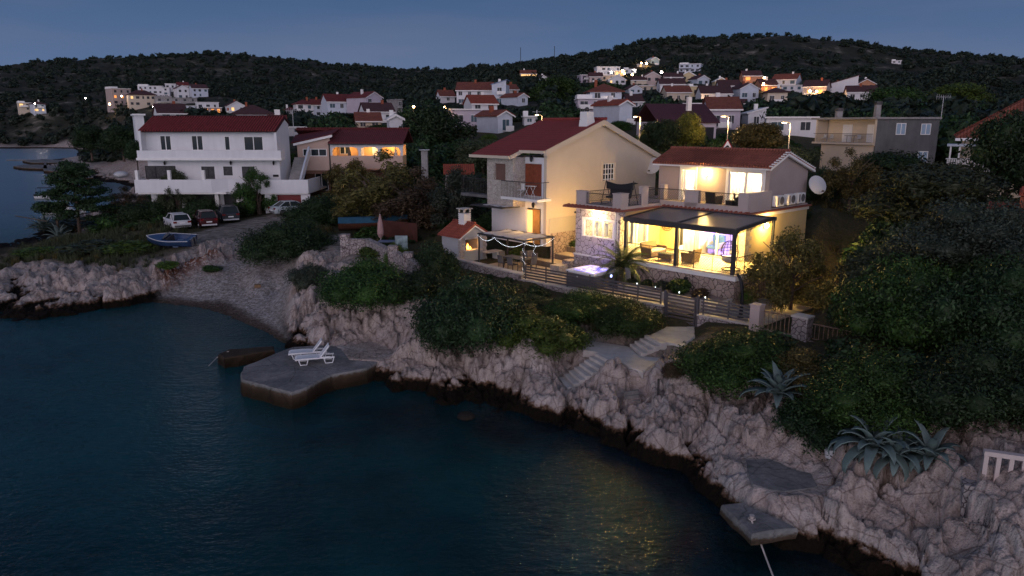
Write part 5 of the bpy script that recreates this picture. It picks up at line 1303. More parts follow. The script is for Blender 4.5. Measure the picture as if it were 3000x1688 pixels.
mt = tile_roof('apartment_tiles', (.20, .030, .034), 'x', 4.08, .35); rr_ = r.build('tiled_roof', paint((.05, .010, .012), .8, .3, 2), A_); tr_.build('tile_rolls', paint((.26, .045, .045), .75, .35, 3), rr_)  # slope near black, rolls lighter: shade between the rolls painted in
for x in (-37.3, -30.2, -25.6):
    t = thing('wall_lantern', MB().lathe([(.05, -.2), (.10, -.08), (.12, .1), (.03, .22)], 8, (0, -.2, 0)).tube([(0, 0, .1), (0, -.2, .25)], .02, 4), M['black'], {-37.3: 'small black lantern above the wide curtained window of the apartment block', -30.2: 'small black lantern above the square window of the apartment block', -25.6: 'small black lantern near the right corner of the apartment block'}[x], 'wall lamp', (x, Y0, 8.35))
t = thing('mounted_number_plate', MB().box(-.3, -.03, -.12, .3, 0, .12).box(-.24, -.04, -.08, .24, -.03, .08), [M['black']], 'small dark framed plate on the wall of the apartment block', 'plate', (-25.5, Y0 - .01, 7.0))
# beige arcaded house
B_ = empty('arcaded_house', (0, 0, 0), 0, 'beige two storey house with warm lit arcade terrace and long dark red roof', 'house')
YB_ = 84.5
w = MB(); wq = wz((1592, 365), (1815, 433), YB_)
w.holes('y', YB_, YB_ + .2, -24.3, -20.6, 7.5, 10.25, [wq]); w.box(-24.3, YB_, 7.3, -20.6, YB_ + .3, 7.5); w.xprism([(-24.3, 10.25), (-20.6, 10.25), (-20.6, 11.0)], YB_, YB_ + .2)
w.prism([(-24.3, YB_), (-24.3, YB_ + .2), (-26.0, 92), (-26.2, 92)], 3.5, 10.25); w.box(-20.6, YB_, 7.45, -12.4, YB_ + .18, 8.95)
w.build('wall', M['beige'], B_)
win(B_, *wq, YB_ + .05, nb=3)
# arcade
ar = MB(); cols = [(-20.6, -17.45), (-17.3 + .2, -15.2), (-14.9, -12.75)]
ar.box(-20.6, YB_, 9.9, -12.3, YB_ + .3, 10.3)
for x in (-20.65, -17.42, -15.2, -12.65): ar.box(x, YB_, 8.95, x + .28, YB_ + .3, 9.9)
for a, b_ in ((-20.37, -17.42), (-17.14, -15.2), (-14.92, -12.65)):
    for s, xx in ((1, a), (-1, b_)):
        ar.xprism([(xx, 9.9), (xx + s * .45, 9.9), (xx + s * .13, 9.77), (xx, 9.45)][::s], YB_ + .01, YB_ + .29)
ar.build('arcade', M['white'], B_)
iw = MB().holes('y', 87.2, 87.4, -20.6, -12.4, 7.6, 10.2, []); iw.box(-20.6, YB_ + .2, 7.6, -20.4, 87.2, 10.2); iw.box(-20.6, YB_ + .3, 10.1, -12.4, 87.2, 10.2); iw.box(-12.6, YB_ + .3, 7.6, -12.4, 87.2, 8.95)
iw.build('terrace_wall', paint((.62, .42, .22), .85, .05), B_)
win(B_, -20.1, -18.9, 9.0, 9.9, 87.15); win(B_, -17.9, -17.3, 7.7, 9.9, 87.15, nb=1, gl=M['white_trim'], name='terrace_door'); win(B_, -16.3, -15.3, 7.7, 9.8, 87.15, nb=3, gl=M['white_trim'], name='terrace_door')
MB().box(-24.3, YB_ + .3, 7.3, -12.4, 87.2, 7.5).build('floor_slab', M['beige'], B_)
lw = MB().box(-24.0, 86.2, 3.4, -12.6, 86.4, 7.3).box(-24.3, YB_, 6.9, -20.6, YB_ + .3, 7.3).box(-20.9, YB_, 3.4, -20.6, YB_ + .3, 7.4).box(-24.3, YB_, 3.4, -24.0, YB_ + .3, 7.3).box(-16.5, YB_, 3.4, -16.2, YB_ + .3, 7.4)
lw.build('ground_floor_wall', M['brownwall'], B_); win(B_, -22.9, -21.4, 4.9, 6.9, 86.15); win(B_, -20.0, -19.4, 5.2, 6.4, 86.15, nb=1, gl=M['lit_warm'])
MB().tube([(-20.66, YB_ - .08, 3.5), (-20.66, YB_ - .08, 10.3)], .07, 6).tube([(-24.5, YB_ + .1, 10.2), (-24.5, YB_ + .1, 7), (-24.1, YB_ - .1, 6.5), (-23.8, YB_ - .1, 3.5)], .06, 6).build('drain_pipe', M['black'], B_)
r = MB(); r.yprism([(YB_ - .5, 10.28), (88.6, 11.75), (88.6, 11.9), (YB_ - .5, 10.42)], -20.7, -12.2); r.yprism([(88.6, 11.75), (92.5, 10.2), (92.5, 10.35), (88.6, 11.9)], -25.6, -12.2)
r.prism([(-24.9, YB_ - .3), (-20.3, YB_ - .3), (-20.3, 88.6), (-25.6, 88.6)][::1], [10.3, 11.25, 11.9, 11.0], [10.42, 11.37, 12.0, 11.2])
for i in range(36): r.tube([(-25.4 + i * .37, 88.6, 11.95), (-25.05 + i * .37, 88.6, 11.97)], .11, 6)
r.build('tiled_roof', tile_roof('arcade_tiles', (.15, .032, .034), 'x', 4.5, .2), B_)
MB().xprism([(-24.6, 10.05), (-20.2, 11.02), (-20.2, 11.28), (-24.6, 10.31)], YB_ - .45, YB_ - .3).build('white_verge', M['white_trim'], B_)
MB().box(-20.7, YB_ - .52, 10.18, -12.2, YB_ - .42, 10.3).build('gutter', M['black'], B_)
for x in (-16.2, -14.0, -19.0): point('arcade_light', (x, 86.2, 9.8), 95 if x > -18 else 45, (1, .56, .20), .15)
for x, lb in ((-18.6, 'closed dark parasol standing in the lit arcade of the beige house'), (-13.3, 'closed pale parasol at the right end of the lit arcade')):
    t = empty('closed_parasol', (x, 85.3, 7.6), 0, lb, 'parasol'); MB().tube([(0, 0, 0), (0, 0, 2.3)], .03, 6).build('pole', M['iron'], t); MB().lathe([(.05, .9), (.22, 1.15), (.18, 1.6), (.04, 2.25)], 10).build('folded_canopy', M['anthracite'] if x < -18 else M['cushion'], t)
# grey and cream flat roofed house
G_ = empty('flat_roofed_house', (0, 0, 0), 0, 'flat roofed house with cream balcony half and weathered grey rendered half', 'house')
def ZR(x, y, Y): return wy(2200 + x / 3.22, 250 + y / 3.22, Y)
YG = 78.0
w = MB(); gws = []
for a, b_ in (((1375, 357), (1455, 467)), ((1610, 362), (1690, 467)), ((1575, 622), (1660, 728))):
    x0, z1 = ZR(*a, YG); x1, z0 = ZR(*b_, YG); gws.append((x0, x1, z0, z1))
w.holes('y', YG, YG + .25, 37.9, 44.3, 5.8, 12.95, gws); w.box(44.1, YG + .25, 5.8, 44.3, 86, 12.95); w.box(44.3, YG + 1.5, 9.5, 45.2, YG + 3, 12.9)
w.build('grey_wall', M['grey_render'], G_)
for q in gws: win(G_, *q, YG + .02, nb=2, gl=paint((.30, .42, .55), .5, .1), name='shuttered_window')
CW = (34.8, 86.0, R(-68.8)); CL = 8.55
def cw(mb): return mb.xf(*CW)
cw(MB().box(.3, 1.5, 10.3, CL, 1.7, 12.95).box(0, 0, 10.3, .25, 1.5, 12.95).box(CL - .22, -.1, 10.2, CL, 1.5, 12.95)).build('balcony_wall', M['cream'], G_)
cw(MB().box(-.2, -.25, 10.28, CL, 1.5, 10.48)).build('balcony_slab', M['cream'], G_); cw(MB().box(.9, .15, 6, CL - .02, .35, 10.28)).build('cream_lower_wall', M['cream'], G_)
MB().prism([(37.7, YG - .25), (44.4, YG - .25), (44.4, 88), (38, 90), (34.3, 86.3)], 12.95, 13.15).build('roof_slab', M['concrete'], G_)
def place_(o): o.location = (CW[0], CW[1], 0); o.rotation_euler = (0, 0, CW[2]); return o
for x in (2.6, 6.0): place_(win(G_, x, x + 1.3, 10.5, 12.4, 1.45, nb=2, gl=M['upvc'], name='balcony_door', t=.05))
r_ = MB()
for i in range(56): r_.bar((.05 + i * .148, -.2, 10.5), (.05 + i * .148, -.2, 11.4), .015)
r_.bar((-.1, -.2, 11.42), (CL - .2, -.2, 11.42), .04); cw(r_).build('balcony_railing', M['iron'], G_)
for x, y, z1, wd in ((36.4, 84.0, 13.85, .6), (38.2, 78.9, 14.4, .5)):
    c = MB().cbox(x, y, (13.1 + z1) / 2, wd, wd, z1 - 13.1).build('chimney', M['concrete'], G_); cc = MB()
    for i in range(3): cc.cbox(x, y, z1 + .06 + i * .12, wd + .12, wd + .12, .06)
    cc.cbox(x, y, z1 + .15, wd * .6, wd * .6, .3).build('chimney_cap', M['conc_dark'], c)
def cwp(x, y): c, q = math.cos(CW[2]), math.sin(CW[2]); return CW[0] + c * x - q * y, CW[1] + q * x + c * y
t = empty('balcony_table', cwp(4.6, .6) + (10.48,), CW[2], 'small dark table on the balcony of the grey and cream house', 'table'); MB().cbox(0, 0, .72, 1.2, .6, .05).build('tabletop', M['iron'], t)
for sx in (-.5, .5): MB().bar((sx, 0, 0), (sx, 0, .7), .05).build('leg', M['iron'], t)
for x, lb in ((.7, 'leftmost white plastic chair on the balcony of the grey and cream house'), (1.7, 'white plastic chair nearest the first balcony door of the cream wing'), (5.6, 'white plastic chair right of the small dark balcony table')):
    t = empty('plastic_chair', cwp(x, .6) + (10.48,), CW[2], lb, 'chair'); MB().cbox(0, 0, .42, .45, .45, .05).build('seat', M['dish'], t); MB().box(-.22, .18, .45, .22, .22, .85).build('backrest', M['dish'], t)
    for sx in (-.2, .2):
        for sy in (-.2, .2): MB().bar((sx, sy, 0), (sx, sy, .42), .04).build('leg', M['dish'], t)
def antenna(x, y, z, h, label, rz=0):
    t = empty('tv_antenna', (x, y, z), rz, label, 'antenna'); MB().tube([(0, 0, 0), (0, 0, h)], .03, 5).build('mast', M['dish'], t)
    a = MB().bar((-.8, 0, h - .1), (.8, 0, h - .1), .03)
    for i in range(7): a.bar((-.7 + i * .23, 0, h - .1 - .3 + .02 * i), (-.7 + i * .23, 0, h - .1 + .3 - .02 * i), .02)
    a.build('aerial', M['dish'], t)
antenna(45.0, 79, 12.9, 2.4, 'tv antenna on the right corner of the grey house')
p = wy(1417 / 1, 420, 80); 
antenna(*onz(825, 372, 12.9)[:2] * 0 + np.array([-25.6, 88.0]), 10.5, 3.6, 'tall thin tv antenna between apartment block and arcaded house')
# hip roofed house at the right edge
Hh = empty('hip_roofed_house', (35.4, 59.6, 0), R(-30), 'pale house under a huge brick red hipped roof at the right edge', 'house')
x0, x1, y0, y1, ez = .6, 16, .6, 14, 11.35
MB().box(x0, y0, 5.5, x1, y0 + .25, ez).box(x0, y0 + .25, 5.5, x0 + .25, y1, ez).build('wall', M['cream'], Hh)
r = MB(); cx0, cx1, cy = x0 + 7, x1 - 7, (y0 + y1) / 2; e = .6
v = [(x0 - e, y0 - e, ez), (x1 + e, y0 - e, ez), (x1 + e, y1 + e, ez), (x0 - e, y1 + e, ez), (cx0, cy, 16.2), (cx1, cy, 16.2)]
r.add(v, [(0, 1, 5, 4), (1, 2, 5), (2, 3, 4, 5), (3, 0, 4), (0, 3, 2, 1)])
for i in range(30):
    t_ = i / 29; a = Vector(v[0]).lerp(Vector(v[4]), t_); b_ = Vector(v[0]).lerp(Vector(v[4]), min(1, t_ + .04)); r.tube([(a.x, a.y, a.z + .04), (b_.x, b_.y, b_.z + .1)], .14, 6)
    a = Vector(v[3]).lerp(Vector(v[4]), t_); b_ = Vector(v[3]).lerp(Vector(v[4]), min(1, t_ + .04)); r.tube([(a.x, a.y, a.z + .04), (b_.x, b_.y, b_.z + .1)], .14, 6)
r.build('hipped_roof', M['tile_brick_x'], Hh)
MB().box(x0 - .7, y0 - .75, ez - .22, x1 + .7, y0 - .55, ez).build('fascia', M['white_trim'], Hh)
MB().box(-.6, -2.2, 10.75, 4.2, .5, 10.9).build('terrace_canopy', M['bluewhite'], Hh)
for x in (-.4, .2, 4.0): MB().box(x, -2.1, 8.9, x + .12, -1.95, 10.75).build('canopy_post', M['white_trim'], Hh)
MB().box(-.6, -2.3, 8.6, 5.5, .6, 8.9).box(-.4, -2.1, 5.5, -.1, .5, 8.6).build('terrace_slab', M['white_trim'], Hh)
r_ = MB()
for i in range(40): r_.box(-.5 + i * .15, -2.2, 8.9, -.41 + i * .15, -2.17, 9.75)
r_.bar((-.6, -2.2, 9.8), (5.5, -2.2, 9.8), .07); r_.build('terrace_railing', M['white_trim'], Hh)
# small house with tiled chimney, far right edge
S_ = empty('small_house', (22.0, 32.0, 0), R(-36), 'white house corner with bright red roofs and little tiled brick chimney at the right edge', 'house')
SO = (22.0, 32.0)
MB().box(2.3, 2.5, 5, 9, 2.7, 9.4).box(2.3, 2.7, 5, 2.5, 10, 9.4).build('wall', M['white'], S_)
r = MB(); r.yprism([(2.0, 9.35), (5.5, 10.9), (5.5, 11.05), (2.0, 9.5)], 1.9, 10)
for i in range(34): r.tube([(2 + i * .24, 1.95, 9.55), (2 + i * .24, 5.5, 11.08)], .07, 5)
r.build('upper_roof', M['tile_bright_x'], S_); MB().box(1.85, 1.9, 9.22, 10, 2.05, 9.42).build('gutter', M['bluewhite'], S_)
r = MB(); r.yprism([(-1.4, 7.4), (2.5, 8.7), (2.5, 8.8), (-1.4, 7.5)], -1.2, 8)
for i in range(38): r.tube([(-1.1 + i * .24, -1.4, 7.54), (-1.1 + i * .24, 2.4, 8.83)], .07, 5)
r.build('lower_roof', M['tile_bright_x'], S_); MB().box(-.8, -.8, 4, 8, 2.4, 7.5).build('lower_wall', M['white'], S_)
c = MB().cbox(.5, .9, 8.8, .85, .75, 1.0).build('chimney', M['brick'], S_)
MB().cbox(.5, .9, 8.42, 1.6, 1.3, .08).build('lead_flashing', M['bluewhite'], c)
q = MB().yprism([(.4, 9.4), (.9, 9.65), (1.4, 9.4), (1.4, 9.35), (.4, 9.35)], 0, 1.0)
for i in range(5): q.tube([(.1 + i * .2, .38, 9.43), (.1 + i * .2, .9, 9.7), (.1 + i * .2, 1.42, 9.43)], .05, 5)
q.build('chimney_roof', M['tile_bright_x'], c)
# lilac house with purple roof, behind the cream house
L_ = empty('lilac_house', tuple(att(2010, 480, 100)[:2]) + (7.0,), R(12), 'lilac gabled house with broad dark purple roof behind the yellow lit tree', 'house')
MB().box(-4.6, 0, 0, 4.6, .25, 6.4).box(-4.6, .25, 0, -4.35, 9, 6.4).box(4.35, .25, 0, 4.6, 9, 6.4).build('wall', M['lilac'], L_)
r = MB(); r.prism([(-4.9, -.4), (5.0, -.4), (5.0, 5), (-4.9, 5)], [6.2, 6.2, 9.0, 9.0], [6.35, 6.35, 9.15, 9.15]); r.prism([(-4.9, 5), (5.0, 5), (5.0, 9.6), (-4.9, 9.6)], [9.0, 9.0, 6.5, 6.5], [9.15, 9.15, 6.65, 6.65]); r.build('purple_roof', tile_roof('purple_tiles', (.085, .032, .045), 'x', 4, .2), L_)
MB().box(1.0, -.06, 3.4, 4.2, .0, 5.6).build('loggia_shade_panel', M['black'], L_); MB().box(.9, -.2, 3.1, 4.4, 0, 3.35).build('loggia_sill', M['white_trim'], L_); MB().box(-.2, -.05, 8, .4, .6, 10).build('chimney', M['white_trim'], L_)  # black panel on the solid wall paints the shade inside the loggia
# ruined hut with brick tiles, standing chimney block
t = empty('tiled_hut', tuple(att(1345, 500, 80)[:2]) + (5.6,), R(6), 'old hut with crumbling orange tiled roof between the trees', 'hut')
MB().box(-1.5, 0, -2, 1.5, 2.4, 1.6).build('wall', M['stone_rough'], t); MB().yprism([(-.3, 1.5), (1.2, 2.4), (2.7, 1.5), (2.7, 1.6), (1.2, 2.55), (-.3, 1.6)], -1.7, 1.7).build('tiled_roof', M['tile_bright_x'], t)
t = empty('chimney_stack', tuple(att(1245, 500, 74)[:2]) + (4.5,), 0, 'lone pale chimney stack with flat metal cap among the bushes', 'chimney')
MB().cbox(0, 0, 2.6, .62, .62, 5.4).build('shaft', M['concrete'], t); MB().cbox(0, 0, 5.42, 1.0, 1.0, .06).build('cap', M['dish'], t)
# tent canopy lit from the street lamp
L_.scale = (.9, .9, .9)
t = empty('canopy_tent', tuple(att(2104, 440, 72)[:2]) + (7.0,), R(10), 'peaked fabric canopy glowing orange under the street lamp by the road sign', 'canopy')
MB().add([(-1.9, 0, .8), (1.0, -.4, .6), (1.6, 1.6, .8), (-1.0, 2.0, 1.0), (-.8, .8, 2.7), (1.0, .8, 2.6)], [(0, 1, 5, 4), (1, 2, 5), (2, 3, 4, 5), (3, 0, 4)]).build('fabric', paint((.62, .42, .22), .8, .15, 1.5), t)
MB().bar((-1.9, 0, -1), (-1.9, 0, .8), .05).build('pole', M['iron'], t); MB().bar((1.6, 1.6, -1), (1.6, 1.6, .8), .05).build('pole', M['iron'], t)
# ------------------------------------------------------------------ concrete platform, piers, steps
def IP(ix, iy, z): p = onz(ix * K, iy * K, z); return (p[0], p[1])
def slab(name, pts, z0, z1, mat, label, cat, taper=0.0, jit=.03):
    poly = [IP(a, b, z1) for a, b in pts]; cx = sum(p[0] for p in poly) / len(poly); cy = sum(p[1] for p in poly) / len(poly)
    # subdivide and roughen the rim
    rp = []
    for i in range(len(poly)):
        a, b = poly[i], poly[(i + 1) % len(poly)]; n_ = max(1, int(math.dist(a, b) / .35))
        for k in range(n_):
            t_ = k / n_; x = a[0] + (b[0] - a[0]) * t_; y = a[1] + (b[1] - a[1]) * t_
            rp.append((x + rng.uniform(-jit, jit), y + rng.uniform(-jit, jit)))
    mb = MB(); n_ = len(rp); vs = []
    for (dz, ins) in ((z1, .06), (z1 - .06, 0), (z1 - .35, .02), (z0, -.12 + taper)):
        for x, y in rp:
            dx, dy = cx - x, cy - y; L_ = math.hypot(dx, dy); k = ins + (rng.uniform(-.06, .06) if dz < z1 - .1 else rng.uniform(0, .02)); vs.append((x - cx + dx / L_ * k, y - cy + dy / L_ * k, dz))
    fs = [tuple(range(n_))[::1]]
    for r_ in range(3):
        for i in range(n_): j = (i + 1) % n_; fs.append((r_ * n_ + i, (r_ + 1) * n_ + i, (r_ + 1) * n_ + j, r_ * n_ + j))
    mb.add(vs, fs); o = thing(name, mb, mat, label, cat, (cx, cy, 0)); return o
m, n, l, p = nmat('weathered_quay_concrete', .9, .2)
tc = n.new('ShaderNodeTexCoord'); g = n.new('ShaderNodeNewGeometry'); gs = n.new('ShaderNodeSeparateXYZ'); l.new(g.outputs['Position'], gs.inputs[0])
f1 = noise_(n, l, .8, 7); f2 = noise_(n, l, 6, 5)
c_ = ramp_(n, l, f1, [(.3, (.13, .13, .13)), (.5, (.21, .205, .20)), (.7, (.33, .31, .30))]); c_ = mix_(n, l, .5, c_, ramp_(n, l, f2, [(.35, (.55, .55, .55)), (.6, (1.1, 1.1, 1.1))]), 'MULTIPLY')
v_ = n.new('ShaderNodeTexVoronoi'); v_.feature = 'DISTANCE_TO_EDGE'; v_.inputs['Scale'].default_value = .55; l.new(mix_(n, l, .4, tc.outputs['Object'], n.new('ShaderNodeTexNoise').outputs['Color'], 'ADD'), v_.inputs['Vector'])
c_ = mix_(n, l, .6, c_, ramp_(n, l, v_.outputs['Distance'], [(0, (.3, .3, .3)), (.02, (1, 1, 1))]), 'MULTIPLY')
hz = math_(n, l, 'ADD', gs.outputs['Z'], math_(n, l, 'MULTIPLY', f2, -.3))
c_ = mix_(n, l, 1.0, c_, ramp_(n, l, hz, [(.0, (.10, .06, .03)), (.30, (.20, .13, .08)), (.48, (.38, .28, .20)), (.58, (1, 1, 1))]), 'MULTIPLY')
l.new(c_, p.inputs['Base Color']); bump_(n, l, p, math_(n, l, 'ADD', f2, f1), .5, .06)
M['quay'] = m
slab('bathing_platform', [(605,935),(612,922),(640,910),(700,885),(735,872),(800,868),(860,870),(940,885),(975,895),(960,905),(925,925),(880,935),(835,942),(800,958),(770,975),(735,987),(605,955)], -1.2, .8, M['quay'], 'large grey concrete bathing platform jutting into the sea under two white loungers', 'platform')
slab('mooring_block', [(548,890),(575,878),(690,870),(692,880),(560,902)], -1.2, .55, M['quay'], 'long dark concrete mooring block beside the big platform', 'jetty')
slab('rock_ledge', [(1812,1268),(1862,1262),(1990,1318),(2010,1328),(1905,1342),(1890,1345)], .55, .85, M['quay'], 'small tilted concrete ledge with a mooring rope at the foot of the rocks', 'platform', .3)
slab('sunning_terrace', [(1872,1152),(1925,1150),(1985,1172),(2038,1192),(2058,1228),(2010,1236),(1975,1240),(1935,1232),(1900,1222),(1876,1185)], .9, 1.225, M['quay'], 'flat concrete sunning terrace set into the pale rocks', 'platform', jit=.10)
o = slab('path_landing', [(1632,842),(1676,821),(1746,821),(1749,848),(1717,870),(1677,862)], 2.1, 2.38, M['path'], None, None); o['kind'] = 'structure'
o = slab('path_lower', [(1462,851),(1489,857),(1583,871),(1612,896),(1665,901),(1653,912),(1618,935),(1583,924),(1553,907),(1501,886),(1466,880)], 1.55, 1.84, M['path'], None, None); o['kind'] = 'structure'
def flight(a0, a1, b0, b1, z0, z1, n_, label, name='concrete_stairs', mat=None):
    """a0/a1: image ends of the lowest tread edge, b0/b1: of the highest"""
    A0, A1, B0, B1 = IP(*a0, z0), IP(*a1, z0), IP(*b0, z1), IP(*b1, z1); mb = MB(); ox, oy = A0
    for i in range(n_):
        t0, t1 = i / n_, (i + 1) / n_ + .02; z = z0 + (z1 - z0) * (i + 1) / n_
        L = lambda p, q, t: (p[0] + (q[0] - p[0]) * t - ox, p[1] + (q[1] - p[1]) * t - oy)
        mb.prism([L(A0, B0, t0), L(A1, B1, t0), L(A1, B1, t1), L(A0, B0, t1)], z0 - .35, z)
    o = thing(name, mb, mat or M['path'], label, 'stairs', (ox, oy, 0), bevel=.03); return o
for f_ in FLIGHTS: flight(*f_, mat=M['quay'] if 'worn' in f_[-1] else M['path'])
# white loungers
def lounger(ix, iy, dx, dy, label):
    x, y = IP(ix, iy, .8); t = empty('sun_lounger', (x, y, .8), math.atan2(dy, dx), label, 'sun lounger', 'white plastic sun loungers on the concrete platform')
    m = M['plastic']
    s_ = MB(); n_ = 7
    prof = [(-.95, .30), (-.85, .35), (-.3, .36), (.25, .33)]
    vs = []
    for xx, z in prof:
        w_ = .30 if xx < -.9 else .33; vs += [(xx, -w_, z), (xx, -w_ * .6, z - .02), (xx, w_ * .6, z - .02), (xx, w_, z), (xx, -w_, z - .045), (xx, w_, z - .045)]
    f_ = []
    for i in range(len(prof) - 1):
        a = i * 6; b = a + 6; f_ += [(a, b, b + 1, a + 1), (a + 1, b + 1, b + 2, a + 2), (a + 2, b + 2, b + 3, a + 3), (a + 4, b + 4, b, a), (a + 3, b + 3, b + 5, a + 5), (a + 5, b + 5, b + 4, a + 4)]
    f_ += [(0, 1, 2, 3, 5, 4), (18, 22, 23, 21, 20, 19)]
    s_.add(vs, f_).build('seat', m, t, smooth=False)
    b_ = MB().xprism([(.22, .31), (.27, .28), (.74, .86), (.70, .92)], -.30, .30); b_.build('backrest', m, t, bevel=.025)
    for sy in (-1, 1):
        fr = MB().box(-.9, sy * .30 - .025, .27, .95, sy * .30 + .025, .33).box(.25, sy * .30 - .02, .33, .75, sy * .30 + .02, .36); fr.build('side_rail', m, t)
        for x0, x1 in ((-.78, -.32), (.42, .92)):
            MB().tube([(x0, sy * .31, .3), (x0 + .08, sy * .33, .03), (x1 - .08, sy * .33, .03), (x1, sy * .31, .3)], .028, 6).build('leg', m, t)
    return t
lounger(775, 898, .97, .24, 'white plastic sun lounger farther from the viewer with its back raised')
lounger(792, 912, .97, .30, 'white plastic sun lounger nearer the viewer with its back raised')
# mooring ropes
def rope(pts, label, m=None, r=.025):
    ps = [Vector((*IP(a, b, z), z)) for a, b, z in pts]; ox = ps[0].copy(); out = []
    for i in range(len(ps) - 1):
        for k in range(6): out.append(ps[i].lerp(ps[i + 1], k / 6) - ox)
    out.append(ps[-1] - ox)
    return thing('mooring_rope', MB().tube(out, r, 5), m or M['rope'], label, 'rope', tuple(ox))
x, y = IP(1890, 1308, .86)
t = thing('mooring_ring', MB().lathe([(.07, 0), (.05, .12), (.08, .16)], 10).tube([(.1 * math.cos(a * .7), .1 * math.sin(a * .7), .05) for a in range(10)], .02, 5), M['rope'], 'rope wrapped mooring stub on the tilted ledge', 'bollard', (x, y, .86))
rope([(1890, 1310, .9), (1905, 1345, .6), (1925, 1400, .25), (1948, 1460, .05)], 'pale mooring rope running from the tilted ledge into the sea')
rope([(575, 884, .6), (560, 888, .4), (545, 900, .1), (525, 920, .03)], 'frayed mooring rope tied round the end of the dark block')
rope([(1632, 1000, 1.2), (1622, 1012, 1.05), (1618, 1040, .7)], 'pale rope hanging down the rock beside the cut steps')
x, y = IP(1655, 985, 1.6)
thing('iron_stake', MB().tube([(0, 0, -.3), (0, 0, .75)], .05, 6), M['iron'], 'dark iron stake standing in the rocks above the cut steps', 'stake', (x, y, gh(x, y)))
x, y, _ = hiti(2087, 1142); thing('white_bucket', MB().lathe([(.15, 0), (.19, .3), (.2, .32)], 12), M['dish'], 'small white plastic bucket on the rocks below the aloe clump', 'bucket', (x, y, gh(x, y)))
x, y, _ = hiti(648, 722); thing('rusty_crate', MB().box(-.22, -.15, 0, .22, .15, .2).box(-.2, -.13, .2, .2, .13, .22), M['wood'], 'small rusty brown crate lying on the pebble beach', 'crate', (x, y, gh(x, y)), R(20))
x, y, _ = hiti(1172, 1050); thing('sea_rock', MB().sphere((0, 0, .05), .4, 9, 6, .5), paint((.02, .015, .011), .9, .4, 4, .6), 'single round dark rock standing in the sea before the cliff', 'rock', (x, y, 0.0))
# white balustrade
bx, by, bz = att(2462 * K, 1215 * K, 20.5)
t = empty('balustrade', (bx, by, bz), R(-22), 'white painted concrete balustrade on the rubble terrace at the lower right', 'balustrade')
MB().box(0, -.1, .87, 4.5, .1, 1.0).build('top_rail', M['pinkish'], t); MB().box(0, -.08, .0, 4.5, .08, .12).build('bottom_rail', M['pinkish'], t)
for i in range(15): MB().box(.02 + i * .30, -.05, .12, .13 + i * .30, .05, .87).build('baluster', M['pinkish'], t)
w = thing('rubble_terrace_wall', MB().box(-.4, -.3, -2.4, 5, .6, 0), M['stone_rough'], 'rubble terrace wall carrying the white balustrade', 'wall', (bx, by, bz), R(-22))

